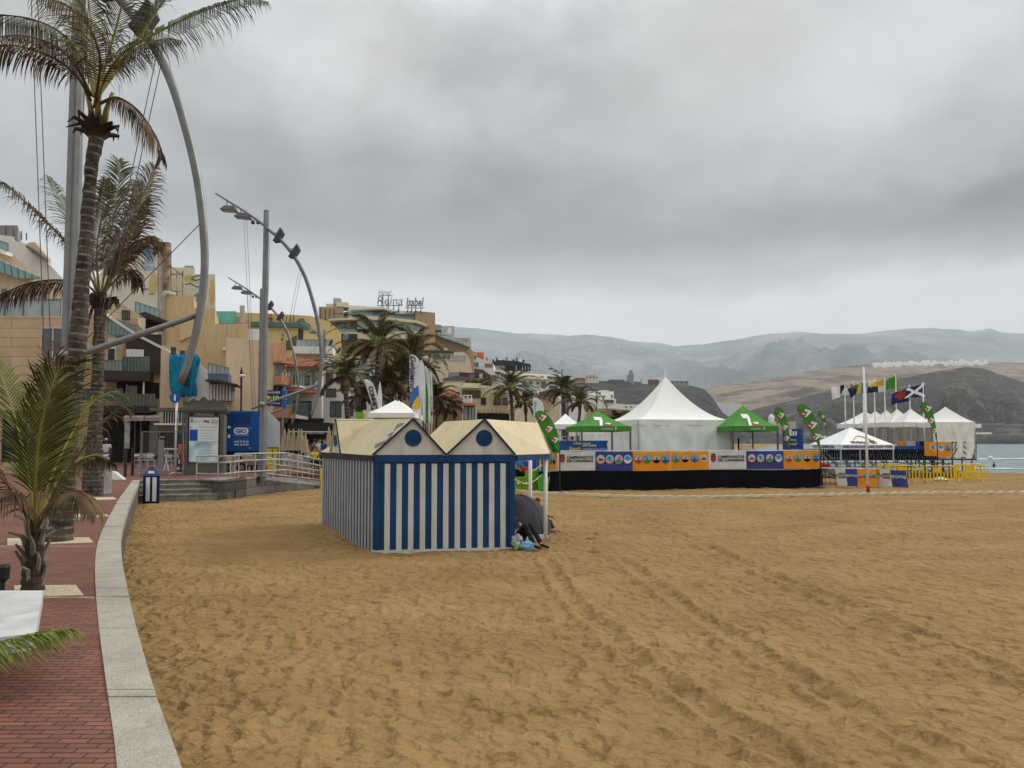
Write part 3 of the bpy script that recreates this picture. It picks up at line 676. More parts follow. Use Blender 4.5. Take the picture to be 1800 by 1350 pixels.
for dx, h in ((0, .9), (.09, .6), (-.08, .65)):
    c = W(172, 215, D) + Vector((dx, 0, -.1)); mb.tube([c, c + up * h * .5 + Vector((dx * .5, 0, 0)), c + up * h + Vector((dx * 1.6, 0, 0))], [.06, .045, .03], 7)
mb.build('crown_stalk', STALK, pl, smooth=True)

# second palm
D = 22.0
pl = thing('palm_tree', 'mid-size coconut palm with silvery dry fronds standing behind the tall leaning palm', 'palm tree', G(163, 872, ZP))
trunk(pl, pxp([(163, 874), (164, 820), (170, 700), (173, 620), (176, 540), (177, 515)], D), [.30, .23, .19, .165, .155, .17])
fl = [([(178, 515), (188, 450), (200, 380), (210, 310), (208, 280)], .75, 'g', [0, 0, .1, .3, .4], .25, 3),
      ([(182, 512), (198, 470), (225, 405), (255, 335), (272, 290)], .85, 's', [0, -.3, -.6, -.9, -1], .5, 4),
      ([(172, 515), (150, 470), (110, 420), (60, 370), (10, 325), (-15, 318)], .85, 'd', [0, 0, -.2, -.4, -.4, -.4], .7, 5),
      ([(170, 518), (150, 500), (100, 492), (50, 498), (0, 518), (-25, 530)], .75, 'd', [0, -.3, -.7, -1, -1.2, -1.3], 1.2, 6),
      ([(172, 515), (155, 450), (120, 380), (95, 330), (85, 310)], .75, 'g', [0, .8, 1.5, 2, 2.2], .5, 7),
      ([(184, 512), (205, 470), (240, 430), (272, 415), (280, 440)], .7, 'd', [0, -.4, -.8, -1, -1.1], 1.0, 8),
      ([(182, 515), (200, 455), (222, 400), (240, 350), (240, 318)], .8, 'd', [0, .5, 1, 1.4, 1.8], .6, 9),
      ([(174, 512), (170, 440), (180, 370), (186, 315)], .7, 'd', [0, .6, .9, 1.2], .5, 10),
      ([(182, 515), (215, 480), (235, 475), (245, 505)], .6, 'd', [0, .3, .6, .9], 1.2, 11),
      ([(172, 520), (160, 545), (150, 590), (148, 620)], .2, 'd', [0, -.2, -.3, -.3], 1.0, 12),
      ([(184, 515), (214, 455), (243, 395), (262, 350)], .6, 's', [0, -.8, -1.4, -1.9], .7, 14)]
for i, (p, lf, k, dz, dr, sd) in enumerate(fl):
    frond(pl, pxp(p, D, dz), lf * 1.3, ms[k], .035, .18, 50, dr, WIND, .5, .036, sd + 30)
mb = MB()
for i in range(12):
    an = i / 12 * 6.283; c = W(177, 530, D); a_ = c + Vector((.15 * math.cos(an), .15 * math.sin(an), -.2)); q = Vector((math.cos(an), math.sin(an), 0)); h = rnd.uniform(.3, .7)
    mb.tube([a_, a_ + up * h * .5 + q * .14, a_ + up * h * .6 + q * .3, a_ + up * h * .1 + q * rnd.uniform(.3, .45)], [.08, .08, .05, .01], 5)
mb.build('leaf_sheath', SHEATH, pl)

# young palm close to the wall
D = 8.0
pl = thing('palm_tree', 'young short palm with shaggy old sheaths in a pebble bed beside the white bench', 'palm tree', G(58, 1036, ZP))
trunk(pl, pxp([(58, 1038), (58, 1010), (60, 975), (62, 930)], D), [.11, .105, .09, .08], .09, .16, mt=SHEATH)
mb = MB(); rnd = random.Random(9)
for i in range(18):
    an = i * 2.4; h0 = ZP + .05 + .035 * i; c = W(59, 1000, D); c.z = h0; q = Vector((math.cos(an), math.sin(an), 0))
    mb.tube([c + q * .07, c + q * .11 + up * .12, c + q * rnd.uniform(.12, .24) + up * rnd.uniform(.16, .34) + Vector((rnd.uniform(-.05, .05), 0, 0))], [.035, .022, .012], 5)
mb.build('leaf_sheath', LEAFS, pl)
fl = [([(62, 930), (62, 850), (70, 760), (88, 690), (112, 645), (165, 650)], .62, 'g', [0, -.2, -.4, -.6, -.7, -.8], .25, 3),
      ([(66, 930), (105, 850), (145, 790), (180, 745), (212, 718), (232, 728)], .50, 'd', [0, 0, .1, .2, .3, .3], .7, 4),
      ([(64, 930), (90, 840), (128, 760), (160, 710), (195, 690), (222, 698)], .42, 'y', [0, .2, .5, .7, .9, 1.0], .5, 5),
      ([(60, 930), (48, 830), (28, 740), (5, 670), (-20, 620)], .45, 'g', [0, .1, .2, .4, .5], .12, 6),
      ([(58, 930), (25, 870), (-15, 820), (-55, 790)], .5, 'd', [0, -.2, -.3, -.4], .7, 7),
      ([(66, 925), (100, 880), (135, 862), (160, 880), (172, 905)], .42, 'd', [0, -.3, -.6, -.8, -.9], .9, 8),
      ([(58, 925), (35, 880), (10, 862), (-20, 880), (-40, 930)], .45, 'd', [0, -.3, -.6, -.8, -.9], .9, 9),
      ([(62, 925), (66, 820), (78, 720), (92, 640), (96, 600)], .45, 'd', [0, .3, .5, .8, .9], .1, 10),
      ([(62, 925), (78, 830), (95, 730), (88, 660), (75, 640)], .5, 'g', [0, .5, .9, 1.3, 1.5], .3, 11),
      ([(64, 925), (110, 830), (165, 800), (200, 815)], .42, 'g', [0, .5, 1.0, 1.3], .8, 16)]
for i, (p, lf, k, dz, dr, sd) in enumerate(fl):
    frond(pl, pxp(p, D, dz), lf, ms[k], .016, .2, 54, dr, Vector((.30, -.1, .16)) if sd == 3 else WIND, .75, .020, sd + 60)
# palm just outside the left edge: one frond reaches in over the bricks
pl = thing('palm_tree', 'palm at the left edge whose single green frond reaches over the brick paving', 'palm tree', (-3.9, 3.6, ZP))
trunk(pl, [(-3.9, 3.6, ZP - .05), (-3.9, 3.6, ZP + .35), (-3.88, 3.6, ZP + .65)], [.14, .13, .12], .09, .16, mt=SHEATH)
LEAFB = mat('palm_leaf_bright', (.05, .075, .008), .55, .4, 2.5, spec=.2, c2=(.13, .16, .018))
frond(pl, [W(-360, 1210, 4.0), W(-150, 1165, 3.8), W(-20, 1135, 3.65), W(60, 1116, 3.6), W(118, 1108, 3.55)], .46, [LEAFB, STALK], .012, .1, 110, .38, Vector((0.3, -.15, -.14)), 1.5, .014, 91)
for k in range(5):
    an = 2.2 + k * .8; q = Vector((math.cos(an), math.sin(an), 0)); c = Vector((-3.88, 3.6, ZP + .6))
    frond(pl, [c, c + q * .4 + up * .5, c + q * 1.0 + up * .7, c + q * 1.5 + up * .4], .4, ms['g'], .014, .2, 30, .4, WIND, .6, .02, 95 + k)
# ================================================================ promenade things
# ---- curved mast-and-arch floodlight structures (one design, repeated along the promenade)
K_ = 34 / FPX
def sx(px): return (px - 462) * K_
def sz(py): return (776 - py) * K_ + 1.6
def make_arch():
    root = thing('arched_lamp_mast', '', 'lamp mast', local=True)
    mb = MB(); n = 8
    mb.tube([(0, 0, -.2), (0, 0, 6), (0, 0, sz(365))], [.17, .15, .12], 10); mb.bar((0, -.17, .1), (0, -.125, 12), .05, .04); mb.build('mast', STEEL, root, local=True)
    A = [(372, 335), (395, 349), (430, 371), (462, 395), (500, 430), (530, 475), (549, 530), (560, 580), (565, 635), (561, 680), (554, 712), (548, 730)]
    P_, L = catm([Vector((sx(x), 0, sz(y))) for x, y in A], 60)
    mb = MB(); rr = [.04 + .032 * min(1, i / 18) for i in range(61)]
    mb.tube([p + Vector((0, -.07, 0)) for p in P_], rr, 8); arch = mb.build('arch', STEEL, root, smooth=True, local=True)
    mb = MB(); mb.tube([p + Vector((-.085 * min(1, max(0, (i - 14) / 12)), .11, 0)) for i, p in enumerate(P_[14:], 14)], rr[14:], 8); mb.build('arch', STEEL, root, smooth=True, local=True)
    mb = MB(); mb.tube([(sx(441), 0, sz(719)), (sx(462), -.0, sz(711)), (sx(563), 0, sz(675))], [.035, .075, .055], 8)
    mb.lathe([(.02, -.14), (.12, -.08), (.15, 0), (.12, .08), (.02, .14)], (0, -.22, sz(711)), 10); mb.build('strut', STEEL, root, smooth=True, local=True)
    for a_, b_ in (((421, 368), (443, 717)), ((426, 371), (448, 715)), ((469, 402), (464, 708)), ((527, 470), (484, 702)), ((523, 464), (480, 704)), ((562, 600), (462, 709))):
        mb = MB(); mb.tube([(sx(a_[0]), .03, sz(a_[1])), (sx(b_[0]), .03, sz(b_[1]))], .009, 4); mb.build('cable', STEELD, root, local=True)
    def lamp(px, py, ang, sc=1.0, drop=.32):
        c = Vector((sx(px), -.05, sz(py))); M = Matrix.Rotation(R(ang), 3, 'Y')
        mb = MB(); o = c + Vector((0, 0, -drop)) if drop > 0 else c + M @ Vector((0, 0, .38))
        q = [(-.36, -.25), (.36, -.25), (.36, .25), (-.36, .25)]; tp = [(-.2, -.15), (.24, -.15), (.24, .15), (-.2, .15)]
        mb.add([o + M @ Vector((x * sc, y * sc, -.09)) for x, y in q] + [o + M @ Vector((x * sc, y * sc, .13 * sc)) for x, y in tp], [(3, 2, 1, 0), (4, 5, 6, 7), (0, 1, 5, 4), (1, 2, 6, 5), (2, 3, 7, 6), (3, 0, 4, 7)])
        mb.bar(c + Vector((-.1, -.04, 0)), o + M @ Vector((-.12, -.04, 0)), .03, .03); mb.bar(c + Vector((.12, .0, -.05)), o + M @ Vector((.14, 0, 0)), .03, .03)
        l = mb.build('floodlight', STEELD, root, local=True)
        mb = MB(); mb.box(o + M @ Vector((.02, 0, -.094)), (.56 * sc, .36 * sc, .01), M=M); mb.build('lens', LGLASS, l, local=True)
    lamp(397, 350, 4, 1, .35); lamp(422, 364, 6, 1, .32); lamp(474, 405, 118, 1, -1); lamp(503, 433, 122, 1, -1)
    mb = MB()
    for dx in (-.12, .12): mb.lathe([(.03, -.1), (.09, -.06), (.09, .04), (.03, .08)], (sx(443) + dx, 0, sz(386)), 8); mb.tube([(sx(443) + dx, 0, sz(386)), (sx(443), 0, sz(378))], .015, 4)
    mb.build('spot_pair', STEELD, root, local=True)
    mb = MB(); mb.lathe([(.32, 0), (.32, .03), (.2, .05)], (0, 0, 0), 10); mb.build('base_plate', STEEL, root, local=True)
    return root
arch0 = make_arch()
AG = 'arched lamp masts along the promenade'
AL = [(118, 15.0, .06, 'nearest tall arched lamp mast with a curved twin tube sweeping over the tall palms'),
      (462, 34.0, 0, 'arched lamp mast rising behind the blue container with floodlights on its arch'),
      (456, 51.7, 0, 'smaller arched lamp mast seen just left of the bigger one behind the container'),
      (568, 71.0, .1, 'arched lamp mast in front of the white house with dark windows, left of the palms'),
      (742, 88.0, .15, 'arched lamp mast hidden behind the dense palms near the tall white flags'),
      (838, 120.0, .1, 'thin arched lamp mast in front of the dark red low building'),
      (988, 110.0, .1, 'arched lamp mast above the bushy dark palms left of the green tent'),
      (1049, 146.0, .2, 'most distant arched lamp mast before the small white blocks and dark plateau')]
for i, (px, D, rz, lb) in enumerate(AL):
    p = W(px, 776, D); loc = (p.x, p.y, ZP)
    if i == 0:
        arch0.location = loc; arch0.rotation_euler = (0, 0, rz); arch0['label'] = lb; arch0['group'] = AG
    else: dup(arch0, loc, rz, lb)

# ---- marble bench slab
BM = mat('white_marble', (.40, .40, .40), .5, .10, 2.2, c2=(.52, .52, .515), bump=.2, bsc=30, stain=.2, det=9)
be = thing('marble_bench', 'thick white marble bench slab on the brick paving at the left edge', 'bench', (-3.7, 5.2, ZP))
zt = 1.22; q = [G(-260, 1038, zt), G(76, 1038, zt), G(63, 1113, zt), G(-260, 1150, zt)]
mb = MB(); mb.prism([p + up * 0 for p in q], (0, 0, -.10)); mb.build('slab', BM, be)
mb = MB(); c = sum(q, Vector()) / 4; mb.prism([Vector((c.x - .35 + (p.x - c.x) * .45, c.y + .15 + (p.y - c.y) * .5, ZP)) for p in q], (0, 0, zt - .102 - ZP)); mb.build('plinth', mat('grey_concrete', (.24, .235, .225), .9, .15, 4, bump=.4, stain=.4), be)
CONC = MT['grey_concrete']
# small black spot lamp by the bench
sp_ = G(4, 1042, 1.1); sp_.z = ZP
t_ = thing('ground_spotlight', 'small black spotlight standing behind the white bench slab', 'spotlight', sp_)
mb = MB(); mb.tube([sp_, sp_ + up * .42], .02, 6); mb.build('stem', BLACK, t_)
mb = MB(); mb.lathe([(.03, 0), (.05, .02), (.055, .12), (.04, .14)], sp_ + up * .40, 10); mb.build('head', BLACK, t_)
# thin white post beside trunks
p = G(127, 914, ZP); mb = MB(); mb.tube([p, p + up * .75], .035, 8); mb.build('short_post', WHITE, label='short white post beside the foot of the tall palm trunk', cat='post')
# ---- bollards
for i, (px, pt, pb, lb) in enumerate(((220, 790, 838, 'left one of two dark metal posts left of the mesh fence panel'), (232.5, 789, 836, 'right one of two dark metal posts left of the mesh fence panel'))):
    p = G(px, pb, ZP); h = (W(px, pt, p.y)).z - ZP
    mb = MB(); mb.tube([p, p + up * h], .065, 10); mb.lathe([(.07, 0), (.07, .02), (.03, .05)], p + up * h, 10); mb.build('metal_post', DKBR, label=lb, cat='post', group='dark metal posts')
p = G(170, 868, ZP); mb = MB(); mb.box(p + up * .40, (.62, .55, .8), .05); mb.box(p + up * .815, (.68, .61, .03), .05); mb.build('concrete_block', CONC, label='square grey concrete block on the brick paving left of the bin', cat='block')
p = G(197, 843, ZP); mb = MB(); mb.hexa([p + Vector(q_) for q_ in ((-.1, 0, 0), (.5, 0, 0), (.5, .2, 0), (-.1, .2, 0), (-.25, .1, .34), (.0, .05, .34), (.05, .25, .34), (-.2, .28, .34))]); mb.build('white_sack', WHITE, label='white sack lying on the brick paving beside the concrete block', cat='sack')
# ---- beach bin
bn = thing('litter_bin', 'dark blue litter bin with two white stripes and peaked lid on the sand', 'bin', G(265.5, 883))
F = Fac(250, 29, 281, 29, True); mb = MB(); u0, u1, z0, z1 = F.rc(251, 836, 280.5, 883); F.bx(mb, u0, u1, -.05, z1, -.6, 0); NB = mat('bin_navy', (.008, .012, .075), .4, .2, 3); mb.build('body', NB, bn)
for a_, b_ in ((256.5, 263.5), (268, 275)):
    mb = MB(); F.px(mb, a_, 839, b_, 881, .002, .012); mb.build('stripe', WHITE, bn)
mb = MB(); e = [F.at(u0 - .03, z1, .03), F.at(u1 + .03, z1, .03), F.at(u1 + .03, z1, -.63), F.at(u0 - .03, z1, -.63)]; c_ = (u0 + u1) / 2
e2 = [F.at(c_ - .14, z1 + .25, -.2), F.at(c_ + .14, z1 + .25, -.2), F.at(c_ + .14, z1 + .25, -.4), F.at(c_ - .14, z1 + .25, -.4)]; mb.hexa(e + e2); mb.bar(F.at(c_ - .08, z1 + .29, -.3), F.at(c_ + .08, z1 + .29, -.3), .05, .06); mb.build('lid', BLUE, bn)
mb = MB(); n_l = (e2[0] - e[0]).cross(e[1] - e[0]).normalized(); n_l = n_l if n_l.y < 0 else -n_l
m_ = (e[0] + e[1] + e2[0] + e2[1]) / 4 + n_l * .004; vv = (e2[0] + e2[1] - e[0] - e[1]).normalized()
mb.prism([m_ + F.d * a_ + vv * b_ for a_, b_ in ((-.12, -.07), (.12, -.07), (.12, .06), (-.12, .06))], n_l * .006); mb.build('lid_label', mat('pale_pink', (.55, .42, .42), .6, .1, 8), bn)
# ---- steps down to the sand
st = thing('beach_steps', 'four wide grey stone steps leading from the paving down to the sand behind the bin', 'steps', G(320, 883))
STEPM = mat('step_stone', (.20, .185, .15), .9, .22, 2.5, bump=.5, stain=.6, c2=(.27, .25, .205))
a0 = G(240, 844, ZP); b0 = G(352, 842, ZP); dr = (b0 - a0).normalized(); fr = Vector((dr.y, -dr.x, 0))
if fr.y > 0: fr = -fr
for i in range(4):
    z1_ = ZP - .004 - i * .185; off = i * .42; ext = .40 * i
    mb = MB(); a_ = a0 - dr * (.1 - .0 * i) + fr * off; b_ = b0 + dr * ext + fr * off
    mb.hexa([Vector((v.x, v.y, z)) for z in (z1_ - .185 if i < 3 else -.4, z1_ - .055) for v in (a_ + fr * .0, b_, b_ - fr * .5, a_ - fr * .5)])
    mb.hexa([Vector((v.x, v.y, z)) for z in (z1_ - .052, z1_) for v in (a_ + fr * .03, b_ + fr * .03, b_ - fr * .5, a_ - fr * .5)])
    mb.build('step', STEPM, st)
# ---- ramp with stone wall and railings
rp = thing('access_ramp', 'stone walled ramp with steel railings descending right from the kiosk to the sand', 'ramp', G(470, 860))
RT = [G(352, 842, ZP), W(437, 838.5, 33.5), W(563, 853, 38.5)]; RB = [G(385, 872), G(437, 868), G(563, 858)]
RT[1].z = ZP; RT[2].z = .16
mb = MB(); back = Vector((.3, 1.9, 0))
tp = [Vector((RT[0].x, RT[0].y - .05, ZP + .01)), Vector((RT[0].x + 1.4, RT[0].y - 1.1, ZP + .01)), RT[1] + Vector((0, -.2, .01)), RT[2] + Vector((0, -.2, .01))]
for a_, b_ in zip(tp, tp[1:]):
    mb.hexa([Vector((a_.x, a_.y, -.4)), Vector((b_.x, b_.y, -.4)), Vector((b_.x, b_.y, -.4)) + back, Vector((a_.x, a_.y, -.4)) + back, a_ - up * .06, b_ - up * .06, b_ + back - up * .06, a_ + back - up * .06])
m2 = WALLST.copy(); m2.name = 'ramp_stone_wall'
for n in m2.node_tree.nodes:
    if n.type == 'MAPPING': n.inputs['Rotation'].default_value = (R(90), 0, 0)
mb.build('ramp_wall', m2, rp)
mb = MB()
for a_, b_ in zip(tp, tp[1:]):
    o_ = Vector((0, -.06, 0)); mb.hexa([a_ + o_ - up * .058, b_ + o_ - up * .058, b_ + back - up * .058, a_ + back - up * .058, a_ + o_, b_ + o_, b_ + back, a_ + back])
mb.build('ramp_slab', CONC, rp)
RAILM = mat('rail_steel', (.36, .355, .33), .5, .12, 3, metal=.3)
def railing(line, hts, parent, pw=.05, npost=5, name='railing'):
    mb = MB(); L = [0]
    for a_, b_ in zip(line, line[1:]): L.append(L[-1] + (b_ - a_).length)
    def at(s):
        for i in range(len(line) - 1):
            if s <= L[i + 1] + 1e-6: return line[i].lerp(line[i + 1], (s - L[i]) / (L[i + 1] - L[i]))
        return line[-1]
    for h in hts: mb.tube([p + up * h for p in line], .034, 6)
    ob = mb.build('rail', RAILM, parent)
    for i in range(npost):
        p = at(L[-1] * i / (npost - 1)); mb = MB(); mb.bar(p, p + up * hts[-1], .022, .085); mb.build('rail_post', RAILM, parent)
f1 = [tp[1] + Vector((-1.2, .25, 0)), tp[1] + Vector((0, .12, 0)), tp[2] + Vector((0, .12, 0)), tp[3] + Vector((0, .12, 0))]
railing(f1, (.25, .72, .98), rp, npost=11)
b1 = [tp[1] + Vector((-.2, 1.8, 0)), tp[2] + back * .95 + Vector((.9, 0, 0)), tp[3] + back * .95 + Vector((0, 0, .05))]
railing(b1, (.25, .75, 1.05), rp, npost=8)
# ---- info sign
p = G(308, 835, ZP); sg = thing('information_sign', 'round blue information sign on a tall white pole beside the kiosk', 'sign', p)
mb = MB(); mb.tube([p, p + up * 3.78], .055, 10); mb.build('pole', WHITE, sg, smooth=True)
F = Fac(290, p.y - .07, 330, p.y - .07); uc, zc_ = F.hit(308, 699)
mb = MB(); mb.prism([F.at(uc + .255 * math.cos(k * math.pi / 16), zc_ + .255 * math.sin(k * math.pi / 16), .03) for k in range(32)], -F.n * .03); SB = mat('sign_blue', (.005, .09, .32), .4, .08, 2); mb.build('disc', SB, sg)
SW = mat('sign_white', (.75, .75, .75), .5, .03, 2); text(sg, 'i', SW, F.at(uc, zc_, .034), F.d, up, .10, .30, bold=.03, name='lettering')
# ---- mesh fence panel
D_ = 33.6; F = Fac(240, D_, 330, D_ + .6)
fp = thing('mesh_fence_panel', 'grey steel mesh fence panel with small blue sign standing before the cafe', 'fence', F.at(F.hit(285, 830)[0], ZP))
mb = MB(); u0, u1, z0, z1 = F.rc(249, 759, 322, 829)
z0 = ZP + .12
for a_, b_ in ((u0, u1),): 
    for zz_ in (z0, z1): F.bx(mb, u0, u1, zz_ - .02, zz_ + .02, -.02, .02)
    for uu in (u0, u1): F.bx(mb, uu - .025, uu + .025, ZP, z1 + .02, -.025, .025)
mb.build('frame', STEEL, fp)
mb = MB(); n = 26
for i in range(1, n): u = u0 + (u1 - u0) * i / n; mb.bar(F.at(u, z0), F.at(u, z1), .006, .006, up=(1, 0, 0))
for i in range(1, 12): z = z0 + (z1 - z0) * i / 12; mb.bar(F.at(u0, z), F.at(u1, z), .006, .006)
mb.build('mesh', STEEL, fp)
mb = MB(); F.px(mb, 279, 764, 292, 772, .03, .04); o_ = mb.build('panel_sign', NB, fp); ftext(fp, F, 'playa', SW, 281, 766, 290, 770, .043)
mb = MB(); F.px(mb, 278, 773, 288, 829, .022, .03); mb.build('grey_strip', STEEL, fp)
for uu in (u0 + .1, u1 - .3):
    mb = MB(); mb.tube([F.at(uu - .25, ZP, .3), F.at(uu - .2, ZP + .14, .25), F.at(uu, ZP + .2, .0), F.at(uu + .2, ZP + .14, -.25), F.at(uu + .25, ZP, -.3)], .018, 6); mb.build('foot', STEEL, fp)
# ---- press kiosk
KM = mat('kiosk_green_grey', (.115, .115, .092), .55, .12, 2, stain=.2)
D_ = 35.0; F = Fac(325, D_, 393, D_ + .5); kq = thing('press_kiosk', 'ornate grey-green press kiosk with a poster and wavy cornice at the head of the steps', 'kiosk', F.at(F.hit(360, 830)[0], ZP))
u0, u1, z0, z1 = F.rc(325, 722, 393, 835)
mb = MB(); F.bx(mb, u0, u1, ZP, z1, -1.9, 0); mb.build('body', KM, kq)
mb = MB(); F.bx(mb, u0 - .05, u1 + .05, ZP, ZP + .12, -1.95, .05); zq = F.rc(325, 812, 393, 815)[2]; F.bx(mb, u0 - .03, u1 + .03, ZP + .5, ZP + .54, -1.93, .03); mb.build('base', KM, kq)
mb = MB()
for a_, b_, o1 in ((721, 724, .10), (717, 721, .16), (713, 717, .10)):
    z_0, z_1 = F.rc(325, a_, 393, b_)[2:]; F.bx(mb, u0 - o1, u1 + o1, z_0, z_1, -1.9 - o1, o1)
mb.build('cornice', KM, kq)
mb = MB(); cr = [(322, 713), (322, 703), (325, 701), (328, 704), (332, 706), (337, 702), (342, 700), (346, 704), (350, 704), (354, 699), (358, 697), (362, 699), (366, 704), (370, 704), (375, 700), (380, 703), (385, 706), (390, 702), (394, 703), (395, 713)]
F.pp(mb, cr, -.05, .08)
mb2 = [(x, y + 3) for x, y in cr[1:-1]]
for (x0_, y0_), (x1_, y1_) in zip(mb2, mb2[1:]): mb.bar(F.P(x0_, y0_, .10), F.P(x1_, y1_, .10), .04, .05)
mb.build('crest', KM, kq)
mb = MB(); F.px(mb, 332, 726, 385, 731, .002, .02); mb.build('header_panel', DKBR, kq)
ftext(kq, F, 'PRENSA', mat('kiosk_letter', (.35, .35, .30), .5, .1, 3), 341, 726.5, 376, 731, .03, shear=.3)
mb = MB()
for r_ in ((330, 733, 332.5, 813), (384, 733, 386.5, 813), (330, 812, 386.5, 814)): F.px(mb, *r_, .002, .04)
mb.build('poster_frame', DKBR, kq)
PO = mat('poster_paper', (.30, .52, .60), .4, .35, .9, c2=(.62, .72, .74), det=2)
mb = MB(); F.px(mb, 332.5, 734, 384, 812, .004, .016); po = mb.build('poster', PO, kq)
PW = mat('poster_white', (.66, .70, .68), .5, .04, 2); mb = MB(); F.px(mb, 332.5, 734, 384, 776, .0165, .018); mb.build('poster_top', PW, po)
ftext(kq, F, 'EN LA', mat('poster_grey', (.35, .45, .45), .5, .1, 4), 343, 739, 356, 743, .021, bold=.0); ftext(kq, F, 'PIEL', NB, 358, 738.5, 369, 743.5, .021, bold=.03); ftext(kq, F, 'X', mat('poster_teal', (.01, .10, .13), .5, .1, 3), 334, 736, 341, 743, .021, bold=.04)
mb = MB(); F.px(mb, 333.5, 755, 347.5, 775, .0185, .021); mb.build('poster_block', SB, po)
mb = MB(); F.px(mb, 350, 750, 382, 751.5, .0185, .021)
for k in range(9): F.px(mb, 353, 756 + k * 5, 380 - (k * 7) % 9, 757 + k * 5, .0185, .0205)
F.px(mb, 333.5, 750, 338, 753, .0185, .021); mb.build('poster_lines', MT['poster_grey'], po)
mb = MB(); F.px(mb, 371, 737, 383, 746, .0185, .021); mb.build('poster_photo', mat('poster_beige', (.5, .42, .33), .5, .15, 20), po)
# flat canopy behind kiosk left
F2 = Fac(262, 37.5, 325, 37.5); cp = thing('flat_canopy', 'thin flat grey canopy roof on slim posts left of the kiosk', 'canopy', F2.at(F2.hit(290, 800)[0], ZP))
mb = MB(); F2.px(mb, 262, 716.5, 326, 722, -1.6, 0); mb.build('roof', KM, cp)
for px in (318,):
    for o_ in (-.1, -1.4): mb = MB(); uu = F2.hit(px, 770)[0]; F2.bx(mb, uu, uu + .08, ZP, F2.hit(290, 722)[1], o_ - .08, o_); mb.build('post', KM, cp)
# ---- blue generator container on wheels
D_ = 37.8; F = Fac(385, D_, 468, D_ + .6); gc = thing('blue_generator_trailer', 'blue box trailer with white logo and phone numbers parked beside the kiosk', 'trailer', F.at(F.hit(430, 820)[0], ZP))
CB = mat('container_blue', (.004, .075, .30), .4, .15, 1.2, stain=.12); CB2 = mat('container_blue_dark', (.003, .035, .15), .35, .2, 1.5)
u0, u1, z0, z1 = F.rc(386, 722.5, 466.5, 793); mb = MB(); F.bx(mb, u0, u1, z0, z1, -1.5, 0); mb.build('box_body', CB, gc)
mb = MB()
for r_ in ((392, 726, 441, 746), (392, 747, 405, 760), (407, 747.5, 441, 785)): F.px(mb, *r_, .002, .014)
mb.build('door_panel', CB2, gc)
mb = MB(); F.px(mb, 408, 748.5, 440, 784, .015, .022); gd = mb.build('door', CB, gc)
mb = MB()
for k in range(5): F.px(mb, 392, 762 + k * 6, 398, 766 + k * 6, .002, .03)
mb.build('control_buttons', BLACK, gc)
mb = MB(); u_, z_ = F.hit(424, 757.5); n = 40; w_, h_ = .36, .17
pts = [F.at(u_ + math.copysign(w_ - h_, math.cos(a)) + h_ * math.cos(a), z_ + h_ * math.sin(a), .03) for a in [2 * math.pi * (k + .5) / n for k in range(n)]]; mb.prism(pts, -F.n * .006); mb.build('logo_plate', SW, gd)
ftext(gc, F, 'GIO', CB, 414.5, 753.5, 433.5, 761.5, .036, bold=.04); ftext(gc, F, 'POWER RENTAL GENERATORS', SW, 411, 764, 437, 765.6, .026)
ftext(gc, F, '+670 77 03 50', SW, 411, 774.5, 437, 778.5, .026, bold=.02); ftext(gc, F, '+602 10 00 49', SW, 411, 780, 437, 783.5, .026, bold=.02)
mb = MB(); F.px(mb, 400.5, 749, 405, 753, .02, .026); F.px(mb, 400.5, 764, 405, 770, .02, .026); mb.build('notice_sticker', SW, gc)
for y_ in (752.5, 787.5): mb = MB(); F.px(mb, 437, y_ - 1.2, 443, y_ + 1.2, .02, .05); mb.build('hinge', STEEL, gc)
TYRE = mat('tyre_rubber', (.018, .018, .018), .85, .2, 6)
for px in (398, 424):
    u_, z_ = F.hit(px, 815); c = F.at(u_, ZP + .25, -.12); mb = MB()
    ring = lambda r, o: [F.at(u_ + r * math.cos(k * math.pi / 10), ZP + .25 + r * math.sin(k * math.pi / 10), o) for k in range(20)]
    mb.prism(ring(.25, -.02), -F.n * .2); wh = mb.build('wheel', TYRE, gc); mb = MB(); mb.prism(ring(.15, .0), -F.n * .03); mb.build('rim', STEEL, wh)
mb = MB(); F.px(mb, 388, 793, 466, 800, -1.3, -.1); mb.build('chassis', BLACK, gc)
mb = MB(); uu = F.hit(450, 800)[0]
for k in range(2): F.bx(mb, uu - .5, uu + .5, ZP + k * .32, ZP + .05 + k * .32, -.8, .0)
for k in range(5): F.bx(mb, uu - .5 + .23 * k, uu - .41 + .23 * k, ZP + .05, ZP + .32, -.75, -.02)
mb.build('support_crate', BLACK, gc)
# white slanted board + yellow board
F = Fac(464, 39.5, 495, 39.8); mb = MB(); F.pp(mb, [(466.5, 722), (470, 722), (492, 742), (492, 818), (466.5, 818)], -.9, 0); mb.build('white_cabin', mat('pale_panel', (.52, .55, .52), .5, .05, 1.5, stain=.15), label='white slant-topped box standing against the right side of the blue trailer', cat='box')
F = Fac(465, 37.0, 495, 37.0); yb = thing('yellow_board', 'yellow folding board behind the ramp railing below the white box', 'board', F.at(F.hit(480, 825)[0], ZP))
YEL = mat('yellow_plastic', (.62, .46, .01), .5, .15, 3, stain=.2)
mb = MB(); F.px(mb, 470, 788, 488, 830, -.08, 0); mb.build('panel', YEL, yb)
mb = MB()
for r_ in ((469, 786, 489, 788), (487.5, 786, 489.5, 832), (478, 790, 480, 812)): F.px(mb, *r_, -.02, .03)
mb.build('frame', KM, yb)
# yellow post end of ramp
p = G(565, 868, .1); p = Vector((RT[2].x + .12, RT[2].y - .35, 0)); mb = MB(); mb.tube([p - up * .1, p + up * .95], .06, 10); mb.lathe([(.06, 0), (.055, .03), (.02, .06)], p + up * .95, 10); mb.build('yellow_post', YEL, label='short yellow post at the lower end of the ramp by the cabin', cat='post')
